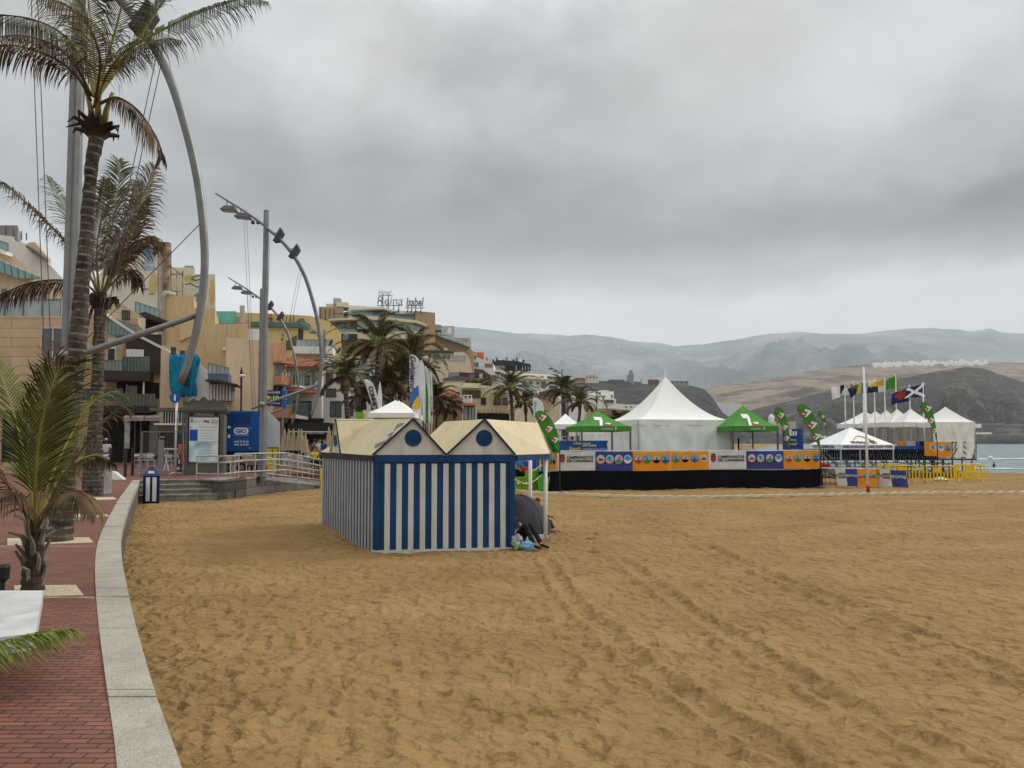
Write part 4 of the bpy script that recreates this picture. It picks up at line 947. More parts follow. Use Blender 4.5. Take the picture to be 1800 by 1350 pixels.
# ---- clock sign
F = Fac(466, 47, 510, 47); ck = thing('clock_sign', 'blue street clock sign with a lit digital time and starred side panel', 'sign', F.at(F.hit(496, 800)[0], ZP))
mb = MB(); F.px(mb, 467, 686, 496.5, 713, -.25, 0); mb.build('sign_box', mat('clock_blue', (.01, .035, .14), .4, .15, 2), ck)
mb = MB(); F.px(mb, 468, 694, 494, 704, .002, .012); mb.build('display', BLACK, ck)
EM = bpy.data.materials.new('lit_digits'); EM.use_nodes = True; b = EM.node_tree.nodes['Principled BSDF']; b.inputs['Emission Color'].default_value = (.75, 1, .1, 1); b.inputs['Emission Strength'].default_value = .22; b.inputs['Base Color'].default_value = (.2, .25, .02, 1)
ftext(ck, F, '9:10', EM, 469.5, 695.5, 490, 703, .016, bold=.02)
ftext(ck, F, 'DE LAS CANTERAS', SW, 468.5, 688, 492, 691.5, .016, bold=.02); ftext(ck, F, 'Las Palmas', SW, 474, 707, 492, 710, .016)
mb = MB(); F.pp(mb, [(498, 679), (502, 683), (506, 690), (508, 700), (506, 710), (502, 716), (498, 719)], -.1, 0); mb.build('side_panel', SB, ck)
mb = MB()
for k in range(6): y_ = 685 + k * 5.2; x_ = 500.5 + (2.2 if k % 2 else 0); F.px(mb, x_, y_, x_ + 1.3, y_ + 1.3, .002, .012)
mb.build('star_dots', SW, ck)
mb = MB(); mb.tube([F.at(F.hit(496.8, 700)[0], ZP, -.1), F.at(F.hit(496.8, 700)[0], F.hit(496, 682)[1], -.1)], .07, 10); mb.build('pole', STEEL, ck)
# ---- slender harpoon street lamp
p = W(424, 776, 44); p.z = ZP; F = Fac(400, 44, 440, 44); sl_ = thing('street_lamp', 'slender dark street lamp with pointed tip and small white lamp above the blue trailer', 'street lamp', p)
mb = MB(); mb.tube([p, F.P(424, 700), F.P(424.3, 665), F.P(424.5, 656), F.P(424.6, 644)], [.07, .06, .07, .10, .01], 8); mb.build('pole', DKBR, sl_)
mb = MB(); mb.lathe([(.02, -.12), (.16, -.04), (.19, .04), (.05, .10)], F.P(427, 661, .15), 12); mb.build('lamp_head', WHITE, sl_, smooth=True)
mb = MB(); mb.tube([F.P(424.3, 659), F.P(426, 658, .1), F.P(430, 657, .12), F.P(430.5, 664, .12)], .025, 6); mb.build('lamp_bracket', DKBR, sl_)

# ================================================================ people
SKIN = mat('skin', (.36, .20, .13), .55, .06, 6); SKIND = mat('skin_dark', (.09, .05, .035), .55, .06, 6)
HAIRB = mat('hair_dark', (.018, .012, .009), .6, .3, 20); HAIRR = mat('hair_auburn', (.085, .028, .014), .6, .3, 20)
def cloth(nm, c): return mat('cloth_' + nm, c, .9, .15, 6, bump=.4)
def skin_mesh(name, chain, mt, parent, sub=2):
    """chain: list of (point, radius, parent index)"""
    me = bpy.data.meshes.new(name); vs = [c[0] for c in chain]; es = [(i, c[2]) for i, c in enumerate(chain) if c[2] is not None]
    me.from_pydata(vs, es, []); o = bpy.data.objects.new(name, me); COL.objects.link(o); o.parent = parent
    o.modifiers.new('skin', 'SKIN')
    if not me.skin_vertices: bpy.context.view_layer.update()
    sv = me.skin_vertices[0].data
    for i, c in enumerate(chain): sv[i].radius = (c[1], c[1]) if not hasattr(c[1], '__len__') else c[1]; sv[i].use_root = (i == 0)
    md = o.modifiers.new('sub', 'SUBSURF'); md.levels = sub; md.render_levels = sub
    o.modifiers['skin'].use_smooth_shade = True; me.materials.append(mt); return o
def person(label, loc, rz, J, top, legs, shoe, skin=SKIN, hair=HAIRB, hat=None, long_legs=True, group=None, sleeves=.5, hairlen=0):
    """J: joint positions in local metres (x right, y forward(-y faces viewer when rz=0), z up)"""
    r = thing('person', label, 'person', loc, rz, group, local=True); V = lambda k: Vector(J[k])
    pel, ch, nk, hd = V('pelvis'), V('chest'), V('neck'), V('head')
    C = [(pel, (.125, .10), None), ((pel + ch) / 2, (.12, .095), 0), (ch, (.135, .10), 1), (nk, .055, 2), (nk.lerp(hd, .35), .058, 3), (hd, (.080, .092), 4), (hd + (hd - nk).normalized() * .10, (.055, .062), 5)]
    for s in ('L', 'R'):
        b_ = len(C); C += [(V('hip' + s), .085, 0), (V('knee' + s), .056, b_), (V('ankle' + s), .037, b_ + 1), (V('toe' + s), .028, b_ + 2)]
        b_ = len(C); hn = V('hand' + s); wr = V('wrist' + s); dh = (hn - wr).normalized()
        C += [(V('sh' + s), .055, 2), (V('elbow' + s), .038, b_), (wr, .026, b_ + 1), (wr + dh * .06, (.036, .018), b_ + 2)]
        pb = b_ + 3; side = dh.cross(Vector((0, 1, 0.2))).normalized(); nrm = dh.cross(side)
        for k in range(4):
            o_ = side * (k - 1.5) * .021; L_ = (.075, .085, .08, .06)[k]; q = len(C)
            C += [(wr + dh * .095 + o_, .0095, pb), (wr + dh * (.095 + L_ * .5) + o_ + nrm * .008, .009, q), (wr + dh * (.09 + L_) + o_ + nrm * .025, .007, q + 1)]
        q = len(C); C += [(wr + dh * .04 + side * .04, .011, pb), (wr + dh * .085 + side * .058 + nrm * .012, .009, q)]
    body = skin_mesh('body', C, skin, r, 1)
    fwd = V('face').normalized(); rt = (hd - nk).normalized().cross(fwd).normalized(); upv = fwd.cross(rt) * -1
    if upv.dot(hd - nk) < 0: upv = -upv
    mb = MB(); mb.lathe([(.004, -.012), (.010, -.006), (.012, 0), (.010, .006), (.004, .012)], hd, 6)
    mb = MB(); c = hd + fwd * .088; mb.add([c + upv * .03, c + fwd * .03 - upv * .02, c - upv * .028 + rt * .018, c - upv * .028 - rt * .018], [(0, 1, 2), (0, 3, 1), (1, 3, 2)])
    mb.build('nose', skin, r, local=True)
    for s in (1, -1):
        mb = MB(); mb.lathe([(.002, -.007), (.009, 0), (.002, .007)], c + rt * .031 * s + upv * .028, 6); mb.build('eye', HAIRB, r, local=True)
        mb = MB(); mb.lathe([(.004, -.03), (.013, -.015), (.017, .01), (.006, .03)], hd + rt * .084 * s, 6); mb.build('ear', skin, r, local=True)
    # hair cap
    mb = MB(); n = 12; rows = 6; vs = []
    for i in range(rows + 1):
        th = (i / rows) * (1.75 + hairlen * .3); 
        for j in range(n):
            ph = 2 * math.pi * j / n; cut = 1.0 if math.cos(ph) < .35 else .62
            t_ = th * cut; vs.append(hd + upv * (.02 + .122 * math.cos(t_)) + fwd * (-.008 + .104 * math.sin(t_) * math.cos(ph)) + rt * .094 * math.sin(t_) * math.sin(ph))
    mb.add(vs, [(i * n + j, i * n + (j + 1) % n, (i + 1) * n + (j + 1) % n, (i + 1) * n + j) for i in range(rows) for j in range(n)]); mb.build('hair', hat or hair, r, smooth=True, local=True)
    # clothing
    S_ = [((pel + ch) / 2 - (ch - pel) * .35, (.145, .115), None), ((pel + ch) / 2, (.14, .112), 0), (ch + (nk - ch) * .25, (.148, .112), 1), (nk - (nk - ch) * .12, .075, 2)]
    for s in ('L', 'R'):
        b_ = len(S_); S_ += [(V('sh' + s), .072, 2), (V('sh' + s).lerp(V('elbow' + s), sleeves), .056, b_)]
        if sleeves >= 1: S_ += [(V('elbow' + s).lerp(V('wrist' + s), .9), .038, b_ + 1)]
    skin_mesh('shirt', S_, top, r, 1)
    T_ = [(pel + (ch - pel) * .12, (.145, .118), None)]
    for s in ('L', 'R'):
        b_ = len(T_); T_ += [(V('hip' + s), .105, 0), (V('knee' + s), .074, b_)]
        if long_legs: T_ += [(V('ankle' + s) + (V('knee' + s) - V('ankle' + s)) * .06, .055, b_ + 1)]
    skin_mesh('trousers', T_, legs, r, 1)
    for s in ('L', 'R'):
        a_, t_ = V('ankle' + s), V('toe' + s); dd = (t_ - a_); dd = dd.normalized(); skin_mesh('shoe', [(a_ - dd * .05, (.045, .045), None), (a_.lerp(t_, .5), (.046, .04), 0), (t_ + dd * .04, (.04, .028), 1)], shoe, r, 1)
    return r
def standing(lean=0.0, step=.12, arms=(0, 0), face=(0, -1, 0)):
    J = dict(pelvis=(0, 0, .95), chest=(0, -lean * .5, 1.28), neck=(0, -lean, 1.48), head=(0, -lean - .02, 1.63), face=face)
    for s, k in (('L', -1), ('R', 1)):
        st_ = step * k; J['hip' + s] = (.09 * k, 0, .90); J['knee' + s] = (.10 * k, -st_ * .6 - .02, .49); J['ankle' + s] = (.11 * k, -st_ + .03, .08); J['toe' + s] = (.12 * k, -st_ - .13, .035)
        a_ = arms[0] if k < 0 else arms[1]
        J['sh' + s] = (.18 * k, -lean * .9, 1.40); J['elbow' + s] = (.24 * k, -lean * .7 + .02 - .05 * a_, 1.12); J['wrist' + s] = (.24 * k - .12 * k * a_, -.06 - lean - .18 * a_, .88 + .22 * a_); J['hand' + s] = (.24 * k - .2 * k * a_, -.08 - lean - .22 * a_, .80 + .26 * a_)
    return J
def onp(px, D, z=ZP): p = W(px, 776, D); p.z = z; return p
CW, CO, CBL, CBR, CDK, CRD, CYL = cloth('white', (.55, .55, .56)), cloth('orange', (.75, .12, .01)), cloth('blue', (.01, .05, .30)), cloth('brown', (.16, .09, .06)), cloth('black', (.012, .012, .014)), cloth('red', (.35, .02, .03)), cloth('yellow', (.6, .5, .05))
person('person in white shirt and white cap walking behind the palm trunks', onp(187, 37), .3, standing(.03, .16, (.7, .3)), CW, CW, CW, skin=SKIND, hat=CW)
person('person in bright orange shirt standing beside the press kiosk', onp(320.5, 39), 2.9, standing(.02, .1, (.3, .6)), CO, CRD, CDK, skin=SKIND)
person('person in dark blue shirt standing right of the closed parasols', onp(540, 47), 1.2, standing(.0, .1, (.2, .2)), CBL, cloth('khaki', (.2, .17, .12)), CDK)
person('person in brown top and red shorts seen above the ramp railing', onp(553, 46.5), 3.5, standing(.04, .14, (.1, .5)), CBR, CRD, CDK, long_legs=False, hairlen=1)
person('person in white shirt standing in the middle of the group near the cabin roof', onp(562, 46), .5, standing(.0, .1, (.6, .1)), CW, CDK, CDK)
person('person in bright blue shirt and blue trousers nearest the cabin roof', onp(569.5, 45.5), -.4, standing(.0, .12, (.2, .4)), CBL, CBL, CDK)
person('person in dark clothes standing behind the white shirted person by the ramp', onp(558.5, 48.5), 3.0, standing(.0, .1, (.0, .0)), CDK, CBR, CDK)
J = standing(.1, .1, (.8, .8))
for k, v in J.items():
    if k in ('pelvis', 'chest', 'neck', 'head') or k[:-1] in ('hip', 'sh', 'elbow', 'wrist', 'hand'): J[k] = (v[0], v[1], v[2] - .47)
for s, k in (('L', -1), ('R', 1)): J['knee' + s] = (.12 * k, -.42, .47); J['ankle' + s] = (.12 * k, -.40, .08); J['toe' + s] = (.12 * k, -.54, .035)
J['face'] = (0, -1, -.1)
person('seated person in yellow shirt behind the ramp railing', onp(552, 43), .6, J, CYL, CDK, CDK)
# person with knees up beside the cabin
J = dict(pelvis=(.13, 17.25, .13), chest=(.0, 17.5, .42), neck=(-.05, 17.6, .60), head=(-.06, 17.6, .74), face=(.3, -1, -.1),
         hipL=(.10, 17.15, .13), hipR=(.22, 17.22, .13), kneeL=(.30, 16.83, .50), kneeR=(.42, 16.98, .50), ankleL=(.50, 16.46, .07), ankleR=(.66, 16.62, .07), toeL=(.62, 16.42, .035), toeR=(.80, 16.56, .035),
         shL=(-.12, 17.38, .54), shR=(.10, 17.55, .54), elbowL=(-.02, 17.2, .34), elbowR=(.24, 17.42, .34), wristL=(.12, 17.02, .35), wristR=(.34, 17.2, .36), handL=(.19, 16.96, .37), handR=(.38, 17.1, .38))
person('person in black trousers lying with knees raised beside the striped cabin', (0, 0, .02), 0, J, CDK, CDK, BLACK)
J = dict(pelvis=(.72, 20.35, .13), chest=(.68, 20.42, .42), neck=(.68, 20.40, .58), head=(.70, 20.37, .70), face=(.8, -.6, -.3),
         hipL=(.74, 20.22, .13), hipR=(.80, 20.4, .13), kneeL=(.93, 19.85, .20), kneeR=(1.0, 20.0, .24), ankleL=(1.02, 19.35, .06), ankleR=(1.10, 19.5, .06), toeL=(1.14, 19.25, .05), toeR=(1.24, 19.42, .05),
         shL=(.60, 20.24, .54), shR=(.80, 20.5, .54), elbowL=(.72, 20.02, .33), elbowR=(.98, 20.35, .36), wristL=(.88, 19.85, .30), wristR=(1.08, 20.1, .34), handL=(.94, 19.78, .31), handR=(1.12, 20.0, .34))
person('auburn haired person sitting behind the grey dome tent, only head and feet showing', (0, 0, .02), 0, J, CDK, CDK, SKIN, hair=HAIRR)
# dome tent
TG = mat('tent_grey_fabric', (.042, .045, .052), .75, .12, 1.5, bump=.5, bsc=5)
dt = thing('dome_tent', 'small grey dome tent pitched under the cabin canopy', 'tent', (.12, 19.15, 0))
mb = MB(); n = 40; rows = 12; vs = []
for i in range(rows + 1):
    t_ = i / rows * math.pi / 2
    for j in range(n):
        a_ = 2 * math.pi * j / n; k = 1 + .05 * math.cos(4 * a_) * math.cos(t_) + .012 * math.sin(a_ * 9 + t_ * 6)
        vs.append((.12 + .84 * math.cos(t_) ** .82 * math.cos(a_) * k, 19.15 + .80 * math.cos(t_) ** .82 * math.sin(a_) * k, .02 + 1.0 * math.sin(t_) ** .95))
mb.add(vs, [(i * n + j, i * n + (j + 1) % n, (i + 1) * n + (j + 1) % n, (i + 1) * n + j) for i in range(rows) for j in range(n)]); mb.build('canopy', TG, dt, smooth=True)
for ph in (math.pi / 4, 3 * math.pi / 4):
    mb = MB(); pts = []
    for i in range(25):
        t_ = math.pi * i / 24; c = math.cos(t_); k = 1.055; pts.append((.12 + .85 * math.copysign(abs(c) ** .82, c) * math.cos(ph) * k, 19.15 + .81 * math.copysign(abs(c) ** .82, c) * math.sin(ph) * k, .03 + 1.005 * math.sin(t_) ** .95))
    mb.tube(pts, .009, 6); mb.build('tent_pole', BLACK, dt)
# bags
def blob(name, c, r, mt, label, cat, seed, h=.7):
    mb = MB(); n = 26; m = 13; vs = []
    for i in range(m + 1):
        t_ = -math.pi / 2 + math.pi * i / m
        for j in range(n):
            a_ = 2 * math.pi * j / n; v = Vector((math.cos(t_) * math.cos(a_), math.cos(t_) * math.sin(a_), math.sin(t_) * h)); nv = v.copy(); v *= r * (1 + .38 * noise.noise(nv * 2.2 + Vector((seed, 0, 0))) + .34 * abs(noise.noise(nv * 5 + Vector((0, seed, 0)))) - .25 * abs(noise.noise(nv * 9))); vs.append(Vector(c) + v)
    mb.add(vs, [(i * n + j, i * n + (j + 1) % n, (i + 1) * n + (j + 1) % n, (i + 1) * n + j) for i in range(m) for j in range(n)]); return mb.build(name, mt, smooth=False, label=label, cat=cat)
blob('plastic_bag', (.33, 16.45, .10), .15, mat('bag_blue', (.18, .36, .52), .3, .25, 9), 'crumpled pale blue plastic bag on the sand by the raised knees', 'bag', 3)
blob('carrier_bag', (.115, 16.62, .16), .13, mat('bag_clear', (.30, .33, .36), .25, .3, 9), 'clear carrier bag leaning on the corner of the cabin', 'bag', 5, 1.2)
mb = MB(); mb.lathe([(.04, 0), (.045, .02), (.045, .13), (.02, .17), (.018, .2)], (.09, 16.38, .03), 10); mb.build('drink_bottle', mat('bottle_green', (.22, .38, .10), .25, .2, 8), label='small green drink bottle on the sand in front of the carrier bag', cat='bottle')

# ================================================================ mid-distance palms
def far_palm(seed, nf=24, fl=2.5, h=6.0, dead=.35, lean=.3, leaf=.55):
    root = thing('palm_tree', '', 'palm tree', local=True); rnd = random.Random(seed)
    top = Vector((lean, 0, h)); trunk(root, [Vector((0, 0, -.1)), Vector((lean * .2, 0, h * .4)), Vector((lean * .7, .05, h * .8)), top], [.24, .18, .15, .13, .16], .25, .07, 8, local=True)
    mb = MB()
    for i in range(nf):
        az = i * 2.399 + rnd.uniform(-.2, .2); f = i / nf; el = 1.42 - f * 1.75 + rnd.uniform(-.15, .15); q = Vector((math.cos(az), math.sin(az), 0)); L = fl * rnd.uniform(.8, 1.1) * (.8 + .3 * math.sin(math.pi * f))
        a_ = Vector((math.cos(el) * q.x, math.cos(el) * q.y, math.sin(el))); pts = [top]; p = top.copy(); el_ = el
        for s in range(4): p = p + Vector((math.cos(el_) * q.x - .12, math.cos(el_) * q.y, math.sin(el_))) * L / 4; pts.append(p.copy()); el_ -= .30 + .09 * s
        dd = f > 1 - dead or rnd.random() < .12
        frond(None, pts, leaf * rnd.uniform(.85, 1.1), None, .03, .12, 26, .32 if not dd else .8, Vector((-.12, 0, -.03)), .6, .042, seed * 50 + i, mb_in=mb, k0=(2 if dd else 0), k1=(3 if dd else 1))
    mb.build('crown', [LEAFG, STALK, LEAFD, STALKD], root, local=True); return root
protos = [far_palm(1, 26, 2.8, 6, .18, .4), far_palm(2, 24, 2.5, 6, .25, -.3), far_palm(3, 30, 2.5, 6, .45, .1, .6)]
PG = 'palms along the promenade behind the cabin'
PL = [(0, 655, 606, 58, 1.5, .3, 'largest leafy palm standing in front of the glass fronted hotel'),
      (1, 614, 662, 50, 1.15, 1.0, 'rounded green palm just right of the arched lamp mast before the white house'),
      (0, 728, 628, 62, 1.35, 2.2, 'palm whose crown rises directly behind the tallest white and blue feather flag'),
      (2, 686, 672, 60, 1.1, 1.4, 'shaggy brown palm between the largest palm and the tall feather flags'),
      (2, 768, 700, 66, 1.0, 4.4, 'brown drooping palm right of the tall feather flags before the red tiled roof'),
      (1, 852, 690, 90, 1.2, .7, 'small palm above the middle of the cabin roof, left of a taller palm'),
      (0, 903, 682, 84, 1.5, 3.9, 'taller palm right of centre behind the cabin roof, before the white blocks'),
      (1, 925, 708, 88, 1.15, 5.1, 'short palm directly behind the white feather flag'),
      (2, 992, 686, 104, 1.5, 2.8, 'dark bushy palm touching the arched lamp mast left of the green tent'),
      (0, 1014, 706, 98, 1.45, 5.6, 'spreading palm behind the small white tent and green tent'),
      (2, 1086, 734, 118, 1.6, 1.9, 'dark low palm right behind the peak of the left green tent'),
      (2, 1110, 738, 122, 1.4, 3.1, 'dark low palm nearest the big white pagoda tent'),
      (2, 705, 655, 66, 1.25, 2.4, 'dense palm crown between the largest palm and the tallest feather flag'),
      (2, 668, 690, 64, 1.2, 5.0, 'low shaggy palm crown under the largest leafy palm'),
      (1, 748, 664, 70, 1.2, .2, 'palm crown directly behind the slim green feather flag'),
      (2, 782, 716, 72, 1.0, 1.2, 'low brown palm in front of the ochre house wall'),
      (2, 640, 700, 56, .95, 3.6, 'low brown palm behind the curved white feather flag')]
used = set()
for k, px, py, D, s, rz, lb in PL:
    p = W(px, py, D); h = (p.z - ZP) / 6.0; loc = (p.x, p.y, ZP); pr = protos[k]
    if k in used: dup(pr, loc, rz, lb, sc=(s, s, h), group=PG)
    else: used.add(k); KID[pr.name] = kids(pr); pr.location = loc; pr.rotation_euler = (0, 0, rz); pr.scale = (s, s, h); pr['label'] = lb; pr['group'] = PG
# ================================================================ buildings
def panel_mat(name, c1, c2, mo, bw, bh, ms=.012, bump=.3, spot=.2):
    m = brick(name, c1, c2, mo, bw, bh, ms, 0, bump, spot)
    for n in m.node_tree.nodes:
        if n.type == 'MAPPING': n.inputs['Rotation'].default_value = (R(90), 0, 0)
    return m
PAN = panel_mat('sandstone_panel', (.55, .41, .25), (.49, .36, .215), (.17, .12, .07), 3.2, .47, .012, .2, .22)
PEACH = mat('peach_render', (.58, .46, .33), .85, .06, .5, stain=.3)
OCH = mat('ochre_render', (.50, .385, .22), .85, .07, .4, stain=.35)
YELR = mat('yellow_render', (.60, .46, .20), .85, .07, .4, stain=.3)
CRM = mat('cream_render', (.64, .57, .42), .85, .06, .5, stain=.4)
WHR = mat('white_render', (.70, .69, .65), .85, .05, .5, stain=.2)
GRR = mat('grey_render', (.26, .26, .25), .85, .12, .6, stain=.4)
TANR = mat('tan_render', (.38, .285, .18), .85, .07, .5, stain=.3)
BRN = mat('brown_cladding', (.050, .038, .033), .7, .15, 1.5)
BRICKR = mat('terracotta_wall', (.42, .22, .12), .85, .08, .8, stain=.3)
REDR = mat('dark_red_render', (.16, .025, .03), .8, .1, .8, stain=.2)
ORG_ = mat('orange_render', (.55, .16, .04), .8, .08, .6)
TILE = panel_mat('red_roof_tiles', (.36, .085, .038), (.27, .065, .032), (.10, .03, .02), .28, .20, .03, 1.0, .35)
SLATE = mat('grey_roof', (.09, .095, .10), .8, .15, .8)
DARKI = mat('interior_shade', (.020, .018, .016), .8, .4, 1.2)  # flat near-black sheets; shade inside unbuilt openings put into the colour
FRW = mat('window_frame_white', (.50, .49, .46), .6, .05, 2); FRD = mat('window_frame_dark', (.05, .045, .04), .6, .1, 2)
BRAIL = mat('balcony_green_glass', (.06, .13, .11), .2, .25, .8, spec=.7)

def bld(name, label, F, outline, dep, m, wins=(), mname='wall', group=None, z0=0.0):
    wins = [w_ for w_ in wins]
    u0 = F.hit(*outline[0])[0]; u1 = F.hit(*outline[-1])[0]
    r = thing(name, label, 'building', F.at((u0 + u1) / 2, z0), group=group)
    pts = [F.at(*F.hit(x, y)) for x, y in outline]; pts += [F.at(u1, z0), F.at(u0, z0)]
    mb = MB(); mb.prism(pts, (F.bk or -F.n) * dep); mb.build(mname, m, r)
    for w_ in wins: window(r, F, *w_)
    return r
def window(r, F, x0, y0, x1, y1, fr=None, gl=None, bars=2, o=0.0):
    fr = fr or FRW; gl = gl or GLASS; u0, u1, z0, z1 = F.rc(x0, y0, x1, y1); t_ = max(.06, (u1 - u0) * .05)
    mb = MB(); F.bx(mb, u0 - t_, u1 + t_, z1 - t_ / 2, z1 + t_, o, o + .09); F.bx(mb, u0 - t_, u1 + t_, z0 - t_, z0 + t_ / 2, o, o + .12)
    for u in [u0 - t_ / 2, u1 + t_ / 2] + [u0 + (u1 - u0) * k / bars for k in range(1, bars)]: F.bx(mb, u - t_ / 2, u + t_ / 2, z0 + t_ / 2, z1 - t_ / 2, o, o + .08)
    fo = mb.build('window', fr, r); mb = MB(); F.bx(mb, u0, u1, z0, z1, o + .004, o + .03); mb.build('pane', gl, fo); return fo
def slabpx(r, F, x0, y0, x1, y1, o0, o1, m, name='slab'):
    mb = MB(); F.px(mb, x0, y0, x1, y1, o0, o1); return mb.build(name, m, r)
def polyx(r, F, pts, o0, o1, m, name='wall'):
    mb = MB(); F.pp(mb, pts, o0, o1); return mb.build(name, m, r)
def glassrail(r, F, x0, y0, x1, y1, o, m=None, n=6, y0b=None, y1b=None, name='balcony_glass'):
    """glass balustrade; y0b/y1b: heights at the right end when it slopes"""
    m = m or TEAL; y0b = y0 if y0b is None else y0b; y1b = y1 if y1b is None else y1b
    mb = MB(); F.pp(mb, [(x0, y0), (x1, y0b), (x1, y1b), (x0, y1)], o - .02, o); g = mb.build(name, m, r)
    mb = MB()
    for k in range(n + 1):
        f = k / n; x = x0 + (x1 - x0) * f; a_ = F.P(x, y0 + (y0b - y0) * f, o + .03); b_ = F.P(x, y1 + (y1b - y1) * f, o + .03); mb.bar(a_, Vector((a_.x, a_.y, b_.z)), .05, .05, up=F.n)
    mb.bar(F.P(x0, y0, o + .02), F.P(x1, y0b, o + .02), .06, .05); mb.build('handrail', STEEL, g)
    return g
# 1 panelled building, left edge
F = BFac(-190, 37, 118, 37)
b1_ = bld('apartment_building', 'sandstone panelled building with glass railed roof terrace at the left edge', F, [(-190, 556), (119, 556)], 9, PAN, [(75, 577, 113, 627, MT['window_frame_white'], GLASS, 2)])
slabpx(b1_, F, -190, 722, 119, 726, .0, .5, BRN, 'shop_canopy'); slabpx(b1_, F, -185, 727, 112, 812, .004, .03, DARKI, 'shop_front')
for k in range(6): slabpx(b1_, F, -150 + k * 50, 727, -145 + k * 50, 815, .03, .12, PAN, 'shop_pillar')
glassrail(b1_, F, -190, 526, 107, 555, -.05, MT['pale_glass'], 9)
slabpx(b1_, F, 76, 640, 100, 720, .004, .03, GLASS, 'tall_window')
F_ = BFac(-190, 40, 130, 40); polyx(b1_, F_, [(-190, 415), (-60, 450), (0, 478), (55, 494), (118, 512), (118, 556), (-190, 556)], -5, 0, PEACH, 'upper_storey')
for x in (-60, -25, 0, 32, 51, 71): slabpx(b1_, F_, x + 2, 508, x + 11, 552, .004, .05, GLASS, 'window')
# sloping teal glass canopy
mb = MB(); F_.pp(mb, [(-190, 375), (-60, 430), (0, 456), (50, 478), (85, 492), (85, 494), (45, 493), (0, 477), (-60, 462), (-190, 415)], .0, .6)
gg = mb.build('glass_parapet', TEAL, b1_); mb = MB()
for k in range(16):
    x = -100 + k * 12; y = 413 + k * 5.1; mb.bar(F_.P(x, y, .63), F_.P(x + 2, y + 22, .63), .03, .03)
mb.build('mullion', STEEL, gg)
F_ = BFac(-190, 44, 150, 44); polyx(b1_, F_, [(-190, 340), (0, 432), (25, 450), (45, 468), (105, 500), (130, 520), (-190, 520)], -4, 0, PEACH, 'stepped_wall')
polyx(b1_, F_, [(-60, 410), (0, 437), (22, 446), (22, 452), (0, 445), (-60, 420)], .0, .8, WHR, 'white_slab')
glassrail(b1_, F_, -100, 390, 27, 430, .6, None, 6, 433, 447)
sb = F.P(18, 553, -.6); mb = MB(); n = 20
mb.prism([F.at(F.hit(18, 530)[0] + .16 * math.cos(2 * math.pi * k / n), F.hit(18, 531)[1] + .62 * math.sin(2 * math.pi * k / n), -.6) for k in range(n)], -F.n * .06); mb.build('surfboard', WHITE, label='white surfboard standing upright on the glass railed roof terrace', cat='surfboard')
tt = thing('terrace_table', 'white terrace table behind the glass railing of the sandstone panelled building', 'table', F.P(72, 555, -1.2))
for k, (x, y) in enumerate(((58, 538), (72, 536), (88, 538))):
    pass
mb = MB(); F.px(mb, 52, 537, 95, 539, -1.6, -.9); mb.build('tabletop', WHITE, tt)
for x in (55, 91): mb = MB(); F.px(mb, x, 539, x + 1.5, 555, -1.4, -1.3); mb.build('leg', WHITE, tt)
# 2 white stepped block behind
F = BFac(-200, 62, 150, 62)
b2_ = bld('apartment_building', 'tall white stepped block with a sloping parapet behind the sandstone building', F, [(-200, 380), (0, 413), (24, 416), (24, 423), (54, 430), (54, 443), (90, 468), (128, 508), (190, 560), (190, 600)], 12, WHR)
slabpx(b2_, F, -20, 393, 30, 413, -4, -.5, GRR, 'roof_block'); polyx(b2_, F, [(55, 430), (68, 428), (90, 455), (90, 466), (55, 443)], .0, .5, PEACH, 'balcony_wall')
polyx(b2_, F, [(62, 441), (92, 462), (92, 458), (62, 437)], .5, 1.2, SLATE, 'awning')
for x in (9, 23, 37, 46): mb = MB(); mb.tube([F.P(x, 420, -.3), F.P(x, 392 + x * .35, -.3)], .05, 5); mb.build('roof_post', STEELD, b2_)
# 3 beige and brown terraced block
F = BFac(130, 56, 300, 58)
b3_ = bld('apartment_building', 'beige terraced block with brown cladding and green glass balconies behind the bollards', F, [(120, 560), (186, 545), (200, 533), (215, 535), (243, 552), (243, 570), (262, 590), (300, 612), (312, 640)], 10, PAN)
BRB = MT['brown_cladding']
window(b3_, F, 216, 547, 227, 561, FRD, GLASS, 3)
polyx(b3_, F, [(190, 553), (243, 588), (300, 617), (300, 622), (243, 593), (190, 559)], .0, .5, WHR, 'sloping_parapet')
glassrail(b3_, F, 192, 560, 240, 590, .4, None, 7, 573, 592)
slabpx(b3_, F, 222, 588, 284, 656, .003, .35, BRB, 'brown_panel'); slabpx(b3_, F, 223, 615, 254, 640, .352, .36, MT['white_paint'], 'curtain_wall'); slabpx(b3_, F, 190, 587, 204, 640, .003, .05, WHR, 'white_bay'); slabpx(b3_, F, 190, 613, 202, 637, .051, .06, GLASS, 'window')
slabpx(b3_, F, 186, 655, 270, 672, .0, 1.6, BRB, 'balcony_slab'); glassrail(b3_, F, 222, 631, 268, 656, 1.5, BRAIL, 8); glassrail(b3_, F, 185, 637, 222, 655, 1.5, MT['pale_glass'], 6)
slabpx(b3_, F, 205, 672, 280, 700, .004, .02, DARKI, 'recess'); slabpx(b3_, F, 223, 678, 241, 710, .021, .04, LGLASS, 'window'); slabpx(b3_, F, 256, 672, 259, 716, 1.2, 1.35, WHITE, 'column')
slabpx(b3_, F, 186, 715, 275, 727, .0, 1.6, BRB, 'balcony_slab'); glassrail(b3_, F, 222, 695, 278, 716, 1.5, BRAIL, 9); glassrail(b3_, F, 150, 686, 222, 706, 1.5, BRAIL, 7)
slabpx(b3_, F, 155, 728, 300, 830, .004, .02, DARKI, 'shop_front')
